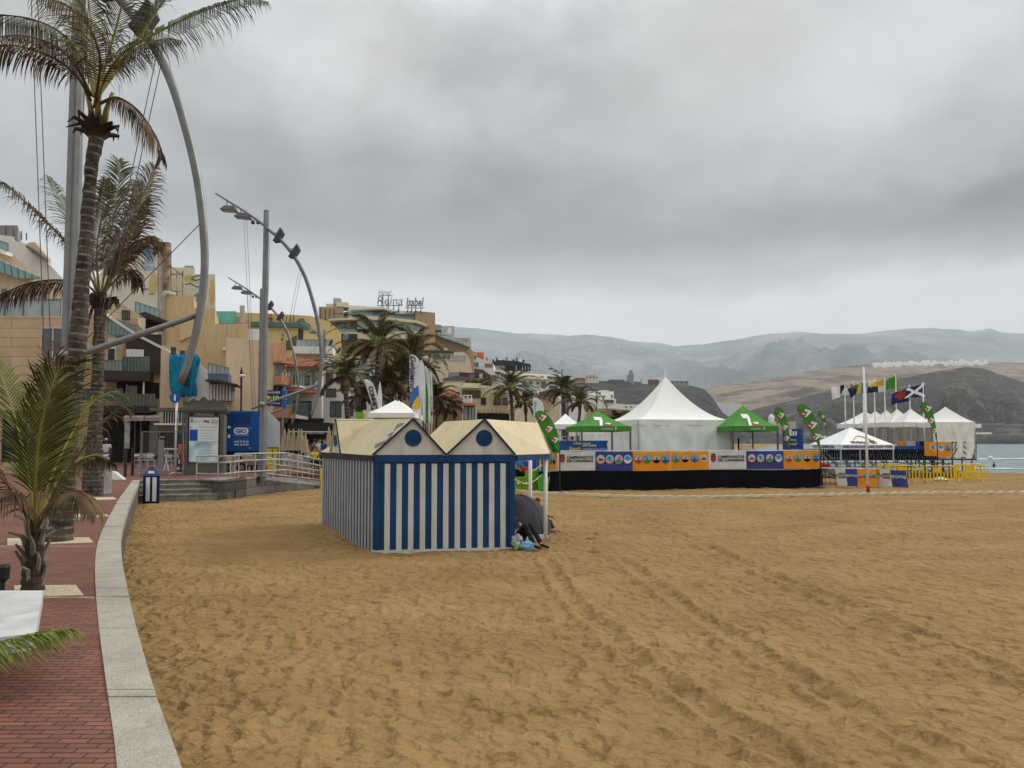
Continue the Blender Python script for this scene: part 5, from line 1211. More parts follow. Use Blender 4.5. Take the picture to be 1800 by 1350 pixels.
polyx(b3_, F, [(250, 556), (262, 554), (306, 572), (306, 576), (258, 562)], .0, 1.5, BRB, 'pergola'); slabpx(b3_, F, 256, 562, 288, 582, .0, .1, DARKI, 'opening'); slabpx(b3_, F, 186, 556, 196, 561, .1, 2.0, WHR, 'parapet_cap'); slabpx(b3_, F, 222, 676, 224, 716, .03, .2, WHR, 'frame_post')
for x in (218, 236, 246, 262, 280): slabpx(b3_, F, x, 728, x + 2, 830, .02, .10, STEEL, 'shop_mullion')
slabpx(b3_, F, 262, 735, 278, 800, .021, .04, LGLASS, 'shop_window')
mb = MB(); F.px(mb, 224, 738, 233, 788, 1.0, 1.08); mb.build('poster_column', PO, b3_)
AW = mat('awning_white', (.55, .53, .50), .85, .08, 2, stain=.3)
for x0, x1 in ((226, 260), (261, 293)):
    a_ = thing('shop_awning', 'left white shop awning under the brown balconies' if x0 == 226 else 'right white shop awning under the brown balconies', 'awning', F.P((x0 + x1) / 2, 740, 1.0))
    mb = MB(); p = [F.P(x0, 727, .03), F.P(x1, 727, .03), F.P(x1 + 1, 734, 2.2), F.P(x0 + 1, 734, 2.2)]; mb.prism(p, (0, 0, -.06)); mb.build('cover', AW, a_)
    mb = MB(); F.px(mb, x0 + 2, 735, x1 + 1, 741, 2.15, 2.2); mb.build('valance', AW, a_)
    ftext(a_, F, 'RESTAURANTE', MT['cloth_red'], x0 + 5, 736.5, x1 - 3, 739.5, 2.215)
# 4 mural block + duct rack
F = BFac(190, 84, 290, 84)
MUR = mat('mural_wall', (.58, .54, .44), .85, .05, .08, det=2, c2=(.60, .56, .45), stain=.2)
b4_ = bld('mural_building', 'tall windowless building painted with pale blue and yellow cloud shapes', F, [(165, 490), (205, 455), (240, 418), (277, 418), (282, 440), (282, 560)], 12, MUR)
PBL = mat('mural_blue', (.27, .36, .46), .85, .15, .4); PYE = mat('mural_yellow', (.50, .38, .16), .85, .15, .4); PTE = mat('mural_teal', (.30, .50, .48), .85, .12, .4)
def splash(r, F, cx, cy, rx, ry, m, seed, o=.012, name='mural_patch'):
    mb = MB(); n = 26; pts = []
    for k in range(n):
        a_ = 2 * math.pi * k / n; c_, s_ = math.cos(a_), math.sin(a_)
        pts.append(F.P(cx + rx * c_ * (1 + .45 * noise.noise(Vector((c_ * 1.3, s_ * 1.3, seed)))), cy + ry * s_ * (1 + .5 * noise.noise(Vector((c_ * 1.5, s_ * 1.5, seed + 9)))), o))
    mb.prism(pts, -F.n * .01); mb.build(name, m, r)
splash(b4_, F, 262, 447, 13, 17, PBL, 1); splash(b4_, F, 262, 472, 14, 5, PBL, 2, .016); splash(b4_, F, 270, 500, 9, 18, PYE, 3, .014); splash(b4_, F, 215, 475, 12, 8, PYE, 8, .014)
for x, y in ((252, 507), (262, 515), (234, 502)): slabpx(b4_, F, x, y, x + 9, y + 2, .0, .12, GRR, 'vent_slot')
F = BFac(300, 88, 390, 88)
b4b = bld('mural_building', 'lower painted building with line drawings on yellow and teal shapes behind the ochre block', F, [(300, 470), (342, 470), (342, 482), (378, 482), (378, 580)], 10, MUR)
splash(b4b, F, 333, 490, 9, 7, PYE, 4); splash(b4b, F, 352, 497, 12, 3.5, PTE, 5, .014); splash(b4b, F, 348, 530, 9, 12, PTE, 6, .014); splash(b4b, F, 373, 515, 5, 26, PYE, 7, .012)
mb = MB()
for pl_ in ([(336, 490), (342, 486), (350, 484), (358, 486), (352, 491), (344, 493), (337, 491)], [(326, 500), (335, 498), (345, 504), (352, 504), (362, 503)], [(342, 520), (347, 516), (348, 526), (341, 534)], [(340, 536), (350, 533), (358, 538)]):
    mb.tube([F.P(x, y, .03) for x, y in pl_], .05, 4)
mb.build('mural_line', BLACK, b4b); slabpx(b4b, F, 324, 466, 340, 476, -3, -.3, GRR, 'roof_block')
F = BFac(270, 74, 325, 74); dk = thing('duct_tower', 'rusty twin flue ducts in a steel frame rising beside the mural wall', 'flue', F.at(F.hit(290, 500)[0], 8))
RUST = mat('rusty_metal', (.14, .07, .035), .8, .4, 1.2, c2=(.30, .22, .15)); GALV = mat('dull_duct_metal', (.33, .31, .27), .6, .2, 1.2, stain=.5)
for x0, m_ in ((281, GALV), (290, RUST)):
    mb = MB(); mb.tube([F.P(x0 + 3, 560, -.6), F.P(x0 + 3, 427, -.6)], .30, 10); mb.lathe([(.38, 0), (.38, .35), (.1, .38)], F.P(x0 + 3, 430, -.6), 10); mb.build('flue_pipe', m_, dk)
mb = MB()
for x in (278, 300): 
    for o in (0, -1.2): mb.bar(F.P(x, 560, o), F.P(x, 428, o), .08, .08, up=(0, 1, 0))
for y in (428, 444, 466, 490, 515):
    for o in (0, -1.2): mb.bar(F.P(278, y, o), F.P(300, y, o), .08, .08)
for y in (482, 512): mb.bar(F.P(300, y, 0), F.P(322, y, 0), .10, .10)
for x in (311, 321): mb.bar(F.P(x, 476, 0), F.P(x, 560, 0), .09, .09, up=(0, 1, 0))
mb.bar(F.P(300, 468, 0), F.P(321, 484, 0), .08, .08); mb.build('frame', RUST, dk)
# 5 ochre stepped block
F = BFac(284, 66, 440, 68)
b5_ = bld('apartment_building', 'plain ochre stepped block in front of the painted buildings', F, [(278, 560), (290, 560), (290, 520), (341, 520), (341, 541), (378, 541), (378, 569), (436, 569), (436, 592), (452, 592)], 9, OCH)
mb = MB(); mb.tube([F.P(286, 640, .3), F.P(286, 524, .3), F.P(292, 516, .3), F.P(306, 516, -.5)], .22, 8); mb.build('vent_duct', GALV, b5_, smooth=True)
polyx(b5_, F, [(316, 562), (342, 558), (342, 590), (316, 600)], .0, .3, OCH, 'stair_wall')
for k in range(2): glassrail(b5_, F, 240, 532 + k * 0, 282, 560, .5, None, 5, 545, 562) if k == 0 else None
for x, y in ((345, 576), (392, 612), (420, 640)): slabpx(b5_, F, x, y, x + 5, y + 4, .0, .3, WHR, 'air_conditioner')
sl2 = thing('antenna_dish', 'grey round antenna on the terrace left of the ochre block', 'antenna', F.P(196, 532, 0)); mb = MB(); mb.lathe([(.05, -.1), (.32, 0), (.36, .35), (.2, .4)], F.P(196, 528, .5), 12); mb.build('drum', GALV, sl2); mb = MB(); mb.bar(F.P(196, 530, .5), F.P(196, 545, .5), .08, .08, up=(0, 1, 0)); mb.build('mount', STEELD, sl2)
F2 = BFac(380, 76, 440, 76)
tb = thing('roof_structure', 'flaking turquoise rooftop wall panel with a pinkish pillar above the ochre block', 'wall', F2.at(F2.hit(395, 560)[0], 8)); slabpx(tb, F2, 379, 547, 415, 568, -1, 0, mat('turquoise_render', (.15, .43, .37), .85, .12, .6, stain=.4), 'panel'); slabpx(tb, F2, 422, 537, 430, 568, -.8, .1, mat('pink_grey_render', (.42, .36, .34), .85, .1, 1, stain=.3), 'pillar'); slabpx(tb, F2, 414, 557, 422, 570, -.8, .05, GRR, 'low_wall'); slabpx(tb, F2, 379, 560, 440, 700, -3, -1.1, OCH, 'base')
# blue netted facade and white slanted wall
F = BFac(285, 52, 400, 53)
b6_ = bld('apartment_building', 'peach building with sloping white side wall half covered by turquoise netting', F, [(283, 612), (303, 622), (340, 640), (352, 652), (370, 664), (408, 695)], 8, PEACH)
polyx(b6_, F, [(334, 625), (349, 640), (368, 653), (371, 695), (371, 830), (334, 830)], .02, .5, WHR, 'white_wall')
NET = mat('turquoise_netting', (.003, .14, .27), .8, .15, 2.5, bump=.7, bsc=2.0, c2=(.006, .22, .38))
mb = MB(); n = 24; vs = []
rows = [(626, 304, 352), (634, 304, 357), (645, 303, 355), (658, 303, 352), (672, 303, 349), (686, 304, 352), (699, 310, 350)]
for i, (y, xa, xb) in enumerate(rows):
    for j in range(n + 1):
        x = xa + (xb - xa) * j / n; vs.append(F.P(x, y + 1.2 * math.sin(j * .8) * (i in (0, 6)), 1.0 + .05 * math.sin(j * 1.3 + i * .5) + .08 * math.sin(j * .4 + i)))
mb.add(vs, [(i * (n + 1) + j, i * (n + 1) + j + 1, (i + 1) * (n + 1) + j + 1, (i + 1) * (n + 1) + j) for i in range(6) for j in range(n)])
no = mb.build('construction_net', NET, label='turquoise construction net draped on the peach building behind the kiosk', cat='net', smooth=True); so = no.modifiers.new('s', 'SOLIDIFY'); so.thickness = .03
slabpx(b6_, F, 330, 650, 337, 680, .5, 1.5, DARKI, 'dark_opening')
slabpx(b6_, F, 372, 660, 407, 674, .0, 1.6, mat('blue_grey_slab', (.10, .13, .20), .7, .1, 1), 'balcony_slab'); glassrail(b6_, F, 372, 642, 407, 662, 1.4, MT['pale_glass'], 5, 650, 664)
polyx(b6_, F, [(372, 672), (392, 672), (425, 680), (425, 683), (392, 676), (372, 675)], .0, 2.6, BRN, 'eave')
slabpx(b6_, F, 373, 676, 413, 706, .0, 1.2, GRR, 'shutter_box')
for k in range(7): slabpx(b6_, F, 375 + k * 5.4, 678, 377.2 + k * 5.4, 706, 1.2, 1.3, WHITE, 'shutter_slat')
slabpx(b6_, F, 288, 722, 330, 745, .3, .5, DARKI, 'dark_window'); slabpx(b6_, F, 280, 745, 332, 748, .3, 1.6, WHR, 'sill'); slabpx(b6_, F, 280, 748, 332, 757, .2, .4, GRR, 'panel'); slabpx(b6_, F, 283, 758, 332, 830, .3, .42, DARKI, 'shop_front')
for k in range(9): slabpx(b6_, F, 289 + k * 4.6, 722, 290 + k * 4.6, 745, .5, .6, FRW, 'window_bar')
for a_, b_, x in ((612, 630, 302), (618, 634, 318)): window(b6_, F, x, a_, x + 6, b_, FRD, GLASS, 2)
# 6 peach block right with balconies
F = BFac(398, 58, 500, 59)
b7_ = bld('apartment_building', 'tall plain peach block with terracotta side balconies behind the clock sign', F, [(398, 593), (435, 595), (478, 597), (484, 600)], 9, PEACH)
F_ = BFac(479, 58.5, 516, 61); polyx(b7_, F_, [(480, 600), (502, 606), (502, 640), (480, 640)], -4, 0, BRICKR, 'side_wall'); slabpx(b7_, F_, 480, 638, 502, 800, -4, -.2, BRICKR, 'side_wall')
polyx(b7_, F_, [(480, 634), (503, 636), (510, 642), (480, 638)], .0, .8, BRICKR, 'eave'); slabpx(b7_, F_, 482, 640, 497, 658, -.19, -.1, LGLASS, 'window'); slabpx(b7_, F_, 480, 661, 498, 677, -.1, .8, BRICKR, 'balcony_front'); glassrail(b7_, F_, 480, 655, 497, 661, .8, MT['pale_glass'], 3)
polyx(b7_, F_, [(498, 677), (515, 680), (515, 683), (498, 680)], .0, 1.2, WHR, 'balcony_slab'); glassrail(b7_, F_, 498, 657, 515, 678, 1.1, MT['pale_glass'], 6, 661, 681)
slabpx(b7_, F_, 480, 716, 500, 735, -.1, .8, BRICKR, 'balcony_front'); polyx(b7_, F_, [(498, 729), (520, 733), (520, 738), (498, 735)], .0, 1.2, WHR, 'balcony_slab'); glassrail(b7_, F_, 498, 713, 520, 731, 1.1, BRAIL, 7, 710, 734)
slabpx(b7_, F_, 480, 678, 498, 714, -.19, -.1, DARKI, 'recess')
slabpx(b7_, F, 398, 572, 400, 592, -.5, 0, GRR, 'roof_post'); slabpx(b7_, F, 436, 578, 455, 598, -2, .02, WHR, 'white_block')
# 7 long yellow building
F = BFac(410, 92, 600, 94)
b8_ = bld('apartment_building', 'long yellow building with blue-green roof band and vertical lettering', F, [(412, 549), (470, 551), (545, 555), (578, 565), (600, 585)], 14, YELR)
ROOFT = mat('verdigris_roof', (.10, .16, .145), .8, .15, .6)
polyx(b8_, F, [(430, 566), (520, 568), (526, 562), (534, 560), (538, 568), (546, 572), (544, 577), (430, 574)], .0, .5, ROOFT, 'roof_band')
for x in (477, 490, 497, 503, 510, 516): slabpx(b8_, F, x, 556, x + .8, 566, .0, .1, FRD, 'wall_fin')
slabpx(b8_, F, 524, 578, 533, 613, .003, .06, FRD, 'stair_window'); polyx(b8_, F, [(503, 600), (522, 589), (522, 615), (503, 615)], .003, .1, mat('bronze_glass', (.10, .085, .04), .3, .2, 1), 'glazing')
for k, ch in enumerate('APA'): ftext(b8_, F, ch, FRD, 495, 587 + k * 8, 499, 592 + k * 8, .06, bold=.02)
slabpx(b8_, F, 466, 553, 480, 560, .0, .6, BRICKR, 'tiled_hood')
slabpx(b8_, F, 520, 616, 590, 628, .5, 4, WHR, 'terrace_front'); glassrail(b8_, F, 528, 604, 586, 616, 3.6, MT['pale_glass'], 7)
# 8 white house with red tiled roofs
F = BFac(500, 62, 600, 64); h_ = bld('house', 'white house with red tiled roofs and dark wooden windows behind the arched mast', F, [(499, 645), (566, 645)], 8, WHR, [(517, 661, 543, 675, FRD, GLASS, 3), (517, 706, 546, 733, FRD, GLASS, 2)])
mb = MB(); q = [F.P(498, 645, 1.1), F.P(563, 646, 1.1), F.P(546, 625, -2.6), F.P(498, 622, -2.6)]; mb.prism(q, (0, 0, -.14)); q = [F.P(563, 646, 1.1), F.P(580, 653, -1), F.P(556, 627, -2.8), F.P(546, 625, -2.6)]; mb.prism(q, (0, 0, -.14)); mb.build('roof', TILE, h_)
mb = MB(); mb.prism([F.P(502, 692, 2.0), F.P(556, 693, 2.0), F.P(553, 683, .05), F.P(504, 681, .05)], (0, 0, -.12)); mb.build('lower_roof', TILE, h_)
for x in (500, 548): slabpx(h_, F, x, 651 if x == 548 else 648, x + 5, 676, .003, .08, BRAIL if x == 548 else GRR, 'shutter')
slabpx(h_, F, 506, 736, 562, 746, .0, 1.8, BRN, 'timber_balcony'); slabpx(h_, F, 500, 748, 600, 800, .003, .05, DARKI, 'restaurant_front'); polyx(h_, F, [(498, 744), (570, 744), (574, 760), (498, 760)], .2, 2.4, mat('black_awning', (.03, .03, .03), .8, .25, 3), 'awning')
slabpx(h_, F, 500, 758.5, 572, 760.5, 2.41, 2.55, WHITE, 'awning_bar'); ftext(h_, F, 'CARNE A LA PIEDRA', SW, 529, 760.8, 560, 763.5, 2.6)
mb = MB()
for y in (736, 740, 744): F.px(mb, 506, y, 562, y + .8, 1.82, 1.9)
mb.build('balcony_rail', BRN, h_)
# 9 white building right of mast
F = BFac(560, 70, 660, 71); h2 = bld('house', 'white house with brown window openings left of the palm trunks', F, [(566, 650), (572, 640), (640, 640), (660, 650)], 8, WHR, [(574, 655, 584, 672, FRD, GLASS, 2), (592, 655, 602, 672, FRD, GLASS, 2), (612, 657, 624, 674, FRD, GLASS, 2), (634, 657, 648, 674, FRD, GLASS, 2), (574, 684, 590, 697, FRD, GLASS, 3), (581, 706, 599, 732, FRD, GLASS, 2), (608, 708, 620, 730, FRD, GLASS, 1), (627, 712, 640, 732, FRD, GLASS, 2)])
slabpx(h2, F, 575, 627, 640, 633, .0, .8, YELR, 'balcony_band'); slabpx(h2, F, 570, 633, 650, 641, -.2, 1.0, WHR, 'balcony_front'); slabpx(h2, F, 620, 742, 660, 800, .003, .05, OCH, 'ground_wall'); slabpx(h2, F, 566, 744, 620, 748, .0, .3, FRD, 'canopy')
# 10 hotel
F = BFac(556, 120, 765, 124)
ho = bld('hotel', 'large hotel with green glass bands, white roof slabs and lettering on its roof', F, [(561, 560), (600, 558), (606, 548), (690, 545), (727, 552), (760, 556), (760, 600)], 18, TANR)
slabpx(ho, F, 561, 542, 604, 567, .0, 1.2, TANR, 'tower')
for x in (564, 572, 580, 587): slabpx(ho, F, x, 545, x + .9, 566, 1.2, 1.35, FRD, 'tower_fin')
slabpx(ho, F, 573, 536, 591, 542, -3, 1, CRM, 'roof_block'); slabpx(ho, F, 586, 526, 599, 541, -3, 1, mat('tank_grey', (.40, .41, .38), .7, .1, .6), 'roof_tank'); slabpx(ho, F, 591, 534, 613, 542, -2.5, 1.4, CRM, 'roof_tank'); slabpx(ho, F, 612, 538, 641, 552, -3, .5, WHR, 'roof_block')
polyx(ho, F, [(617, 549), (628, 546), (672, 547), (690, 552), (690, 555), (672, 550), (617, 552)], .0, 4, WHR, 'roof_slab'); polyx(ho, F, [(690, 551), (728, 553), (728, 557), (690, 556)], .0, 3, WHR, 'roof_slab')
TG2 = mat('hotel_glass', (.07, .21, .20), .15, .35, .25, c2=(.24, .42, .40), spec=.8)
slabpx(ho, F, 612, 552, 690, 563, 2, 2.2, TG2, 'glass_band'); slabpx(ho, F, 654, 549, 690, 557, 2.2, 2.3, GLASS, 'window_band'); slabpx(ho, F, 690, 556, 728, 569, 1.5, 1.7, TG2, 'glass_band')
polyx(ho, F, [(579, 568), (612, 566), (640, 562), (688, 566), (730, 570), (746, 577), (746, 580), (728, 574), (640, 568), (579, 571)], .0, 4.2, CRM, 'floor_slab')
polyx(ho, F, [(628, 568), (690, 570), (742, 576), (742, 588), (690, 586), (628, 582)], 2.5, 2.8, TG2, 'glass_band')
for x in (655, 668, 681, 697, 709, 722, 733): slabpx(ho, F, x, 570, x + 1.2, 586, 2.82, 2.95, WHR, 'mullion')
slabpx(ho, F, 579, 571, 628, 590, 1.5, 2.0, GRR, 'gallery'); slabpx(ho, F, 580, 582, 628, 589, 2.6, 2.8, TEAL, 'glass_band')
for x in (581, 590, 599, 608): window(ho, F, x, 574, x + 6, 582, FRW, GLASS, 2, 2.0)
polyx(ho, F, [(580, 590), (742, 587), (742, 592), (720, 600), (600, 604), (590, 596)], .0, 3.4, CRM, 'lower_front'); slabpx(ho, F, 592, 592, 628, 606, 3.4, 3.5, BRN, 'recess'); window(ho, F, 605, 594, 612, 603, FRW, GLASS, 2, 3.5)
polyx(ho, F, [(727, 553), (761, 556), (761, 660), (742, 660), (742, 580), (727, 576)], .5, 3.6, TANR, 'lift_tower')
slabpx(ho, F, 734, 568, 736, 570, 3.62, 3.7, DARKI, 'vent')
SGN = mat('sign_grey_letters', (.16, .16, .16), .6, .2, 1)
F_ = BFac(640, 119, 760, 119.5)
sgn = thing('rooftop_sign', 'grey script hotel name lettering on a steel frame above the hotel roof', 'sign', F_.P(700, 548))
ftext(sgn, F_, 'Hotel', SGN, 665, 510, 688, 518, 0, shear=.35, bold=.0); ftext(sgn, F_, 'Reina', SGN, 663, 521, 708, 536, 0, shear=.15, bold=.0); ftext(sgn, F_, 'Isabel', SGN, 714, 523, 745, 539, 0, shear=.2, bold=.03)
mb = MB()
for x, y in ((673, 518), (683, 518), (692, 535), (701, 535), (717, 538), (724, 538), (731, 538), (740, 540)): mb.bar(F_.P(x, y, -.15), F_.P(x, 552, -.15), .14, .14, up=(0, 1, 0)); mb.bar(F_.P(x, y + 6, -.15), F_.P(x - 6, 552, -1.2), .1, .1)
mb.bar(F_.P(663, 537, -.15), F_.P(708, 537, -.15), .12, .12); mb.bar(F_.P(665, 519, -.15), F_.P(690, 519, -.15), .1, .1); mb.bar(F_.P(712, 541, -.15), F_.P(746, 541, -.15), .12, .12); mb.build('frame', SGN, sgn)
# 11 tan stepped flank
F = BFac(758, 128, 835, 132)
b11 = bld('apartment_building', 'tan terraced block stepping down right of the hotel with a pale glass strip', F, [(759, 574), (765, 578), (765, 586), (775, 586), (805, 594), (806, 594), (827, 594), (827, 614), (833, 618), (833, 650)], 12, TANR)
polyx(b11, F, [(764, 586), (790, 594), (821, 606), (821, 612), (790, 601), (764, 592)], .0, 1.5, LGLASS, 'glass_strip'); slabpx(b11, F, 762, 571, 775, 580, -3, .2, GRR, 'roof_block')
slabpx(b11, F, 821, 597, 827, 612, .0, .2, LGLASS, 'window'); F2 = BFac(770, 140, 800, 140); wb = bld('house', 'small pale rooftop block with painted white shape above the tan terraced block', F2, [(774, 573), (799, 573), (799, 620)], 6, mat('pale_grey_render', (.42, .45, .45), .85, .08, .8)); splash(wb, F2, 790, 582, 4, 6, WHITE, 3)
slabpx(b11, F, 778, 612, 786, 616, .0, .4, WHR, 'sill')
# 12 cream building
F = BFac(735, 104, 832, 106)
b12 = bld('apartment_building', 'cream building with dark squared windows below the tan terraced block', F, [(740, 621), (757, 621), (797, 619), (815, 619), (822, 625), (828, 640), (830, 660)], 12, CRM, [(761, 623, 772, 632), (778, 623, 791, 632), (795, 625, 807, 633, None, LGLASS, 3), (810, 625, 818, 633, None, LGLASS, 2)])
polyx(b12, F, [(745, 616), (760, 616), (797, 618), (797, 621), (745, 620)], -6, .3, mat('dark_green_trim', (.05, .07, .04), .8, .1, 1), 'roof_edge'); slabpx(b12, F, 740, 618, 757, 628, .0, .4, REDR, 'red_panel'); slabpx(b12, F, 743, 622, 752, 630, .4, .5, WHITE, 'window')
# 13 dark red block
F = BFac(780, 98, 870, 99)
b13 = bld('apartment_building', 'low dark red block with grey roof sheets', F, [(788, 655), (807, 655), (807, 654), (855, 657), (855, 663), (864, 665), (864, 700)], 9, REDR)
slabpx(b13, F, 788, 655, 807, 667, .0, .5, GRR, 'grey_wall'); polyx(b13, F, [(778, 668), (800, 664), (830, 668), (848, 672), (776, 672)], .3, 3, SLATE, 'roof_sheet'); slabpx(b13, F, 824, 658, 834, 668, .0, .2, GLASS, 'window'); slabpx(b13, F, 842, 657, 848, 673, .0, .3, LGLASS, 'window')
slabpx(b13, F, 776, 671, 815, 684, 1.0, 2.6, CRM, 'front_wall')
# 14 cream building with yellow balcony bands
F = BFac(745, 84, 895, 88)
b14 = bld('apartment_building', 'wide cream building with yellow balcony bands behind the small palms', F, [(748, 680), (770, 673), (811, 673), (893, 682)], 9, CRM)
YEB = MT['yellow_render']
for x in (776, 800, 846, 872, 884): window(b14, F, x, 700 if x > 840 else 690, x + 7, 711 if x > 840 else 699, FRD, GLASS, 2)
for x in (822, 850, 878): slabpx(b14, F, x, 668 + (x > 860) * 8, x + 3, 676 + (x > 860) * 5, -4, -3, GRR, 'roof_unit')
for x0, x1, y in ((811, 843, 674), (865, 890, 682)):
    slabpx(b14, F, x0, y, x1, y + 4.5, .0, .5, YEB, 'yellow_band'); slabpx(b14, F, x0 - 1, y + 4.5, x1 + 2, y + 9, .0, 1.2, WHR, 'balcony_front')
slabpx(b14, F, 812, 686, 845, 700, .003, .05, mat('olive_shade', (.16, .13, .05), .8, .2, .8), 'recess'); slabpx(b14, F, 838, 720, 890, 726, .0, 1.2, YEB, 'balcony_front')
for k in range(7): slabpx(b14, F, 840 + k * 7.2, 716, 841 + k * 7.2, 726, 1.2, 1.3, WHR, 'baluster')
slabpx(b14, F, 838, 727, 895, 760, .003, .05, DARKI, 'recess')
# 15 ochre house with red roof
F = BFac(755, 74, 850, 76)
h3 = bld('house', 'ochre house with bright red hipped tile roof behind the brown drooping palm', F, [(762, 702), (812, 702), (812, 760)], 7, YELR)
mb = MB(); q = [F.P(760, 703, .9), F.P(807, 705, .9), F.P(788, 679, -3), F.P(760, 679, -3)]; mb.prism(q, (0, 0, -.15)); q = [F.P(807, 705, .9), F.P(812, 696, -4), F.P(788, 679, -3)]; mb.prism(q, (0, 0, -.15)); mb.build('roof', TILE, h3)
slabpx(h3, F, 799, 697, 806, 702, 1.2, 1.3, WHITE, 'white_board'); slabpx(h3, F, 801, 700, 811, 760, .0, .4, CRM, 'pilaster')
F = BFac(810, 70, 840, 70); h4 = bld('house', 'narrow white house with small red hood and dark timber window right of the red roof', F, [(814, 694), (829, 694), (829, 760)], 5, WHR, [(816, 715, 822, 738, FRD, LGLASS, 1), (824, 715, 834, 738, FRD, LGLASS, 2)])
slabpx(h4, F, 828, 712, 838, 760, -1, .0, WHR, 'side_wall'); mb = MB(); mb.prism([F.P(813, 713, 1), F.P(838, 713, 1), F.P(834, 708, .05), F.P(816, 708, .05)], (0, 0, -.1)); mb.build('roof', TILE, h4)
for x in (817, 824): slabpx(h4, F, x, 696, x + 3.5, 699, .003, .05, DARKI, 'vent')
# 16 white stepped run descending to the right
F = BFac(825, 150, 910, 152)
b16 = bld('apartment_building', 'white stepped block with orange roof box right of the tan terraces', F, [(828, 622), (838, 622), (838, 628), (855, 634), (868, 640), (868, 650), (885, 652), (905, 660), (905, 700)], 12, WHR, [(832, 624, 837, 632), (832, 637, 841, 645), (853, 640, 865, 645, FRD, BRICKR, 1), (874, 656, 877, 663), (880, 657, 887, 663, None, GLASS, 2)])
slabpx(b16, F, 833, 619, 850, 629, -4, -.2, ORG_, 'orange_box'); polyx(b16, F, [(828, 650), (845, 652), (858, 662), (828, 662)], .0, 3, SLATE, 'grey_roof'); slabpx(b16, F, 858, 660, 870, 668, .0, 2, GRR, 'grey_wall')
F = BFac(855, 165, 940, 166)
b17 = bld('apartment_building', 'dark glazed rooftop storey with curved black roof above white walls', F, [(868, 640), (880, 637), (925, 637), (931, 642), (931, 700)], 12, WHR)
BLK = mat('black_glazing', (.022, .024, .026), .3, .3, .5); slabpx(b17, F, 888, 640, 931, 654, .0, 1.0, BLK, 'glazed_front'); polyx(b17, F, [(866, 640), (872, 634), (908, 636), (928, 641), (933, 645), (866, 643)], -2, 1.6, BLK, 'roof_edge')
for x in (906, 917, 922, 927): slabpx(b17, F, x, 643, x + 1, 653, 1.0, 1.1, WHR, 'mullion')
for k in range(12): slabpx(b17, F, 852 + k * 6, 625 + (k % 3) * 2, 855.5 + k * 6, 637, -4, -3 - (k % 2), (GRR, WHR, BLK)[k % 3], 'roof_unit')
slabpx(b17, F, 868, 654, 935, 662, .0, 2.2, CRM, 'floor_slab')
F = BFac(895, 150, 1000, 160)
b18 = bld('apartment_building', 'long white block with dark window bands behind the palms left of the arched mast', F, [(898, 657), (932, 657), (985, 658), (988, 662), (988, 700)], 12, WHR, [(943, 671, 948, 676), (952, 672, 959, 682, FRD, GLASS, 1), (944, 679, 949, 681), (966, 679, 980, 683, FRD, GLASS, 4), (905, 668, 911, 674), (918, 669, 924, 675), (930, 670, 936, 676), (966, 670, 970, 675), (975, 670, 980, 675), (904, 661, 909, 664), (950, 661, 955, 664)])
slabpx(b18, F, 915, 664, 965, 667, .0, 1, CRM, 'floor_slab'); slabpx(b18, F, 962, 662, 975, 665, .0, .2, DARKI, 'window')
F = BFac(900, 120, 1010, 125)
b19 = bld('house', 'cream house with a small blue roof behind the white feather flag', F, [(900, 682), (925, 682), (940, 690), (962, 694), (985, 700), (985, 760)], 8, CRM, [(946, 695, 951, 700), (968, 704, 974, 712)])
mb = MB(); mb.prism([F.P(921, 686, .5), F.P(941, 686, .5), F.P(944, 677, -3), F.P(925, 677, -3)], (0, 0, -.2)); mb.build('roof', mat('blue_roof', (.13, .20, .27), .7, .1, 1), b19)
polyx(b19, F, [(949, 694), (963, 692), (963, 723), (949, 720)], .0, 1.2, OCH, 'ochre_wall'); polyx(b19, F, [(945, 690), (960, 684), (975, 694), (975, 697), (945, 696)], .5, 2.5, SLATE, 'roof_sheet')
F = BFac(1020, 215, 1140, 220)
b20 = bld('house', 'upper white house with flat roof before the dark plateau', F, [(1026, 692), (1036, 692), (1036, 688), (1079, 688), (1079, 720)], 14, WHR, [(1048, 696, 1055, 699), (1058, 696, 1064, 699), (1074, 694, 1077, 700)])
slabpx(b20, F, 1058, 686, 1070, 689, -3, 0, WHR, 'roof_box'); slabpx(b20, F, 1028, 700, 1075, 702, .0, 1.6, WHR, 'floor_slab')
F = BFac(1020, 205, 1140, 208)
b21 = bld('house', 'lower long white house with small windows between the green tent and the pagoda tent', F, [(1046, 701), (1083, 701), (1083, 709), (1100, 711), (1137, 711), (1137, 760)], 14, WHR, [(1062, 705, 1067, 708), (1099, 714, 1102, 717), (1108, 714, 1111, 717)])
slabpx(b21, F, 1062, 703, 1078, 708, .0, .5, SLATE, 'terrace_shade')
F = BFac(1020, 190, 1140, 190); b22 = bld('house', 'low tan wall block behind the peak of the left green tent', F, [(1036, 718), (1080, 718), (1110, 722), (1140, 722), (1140, 760)], 8, TANR)
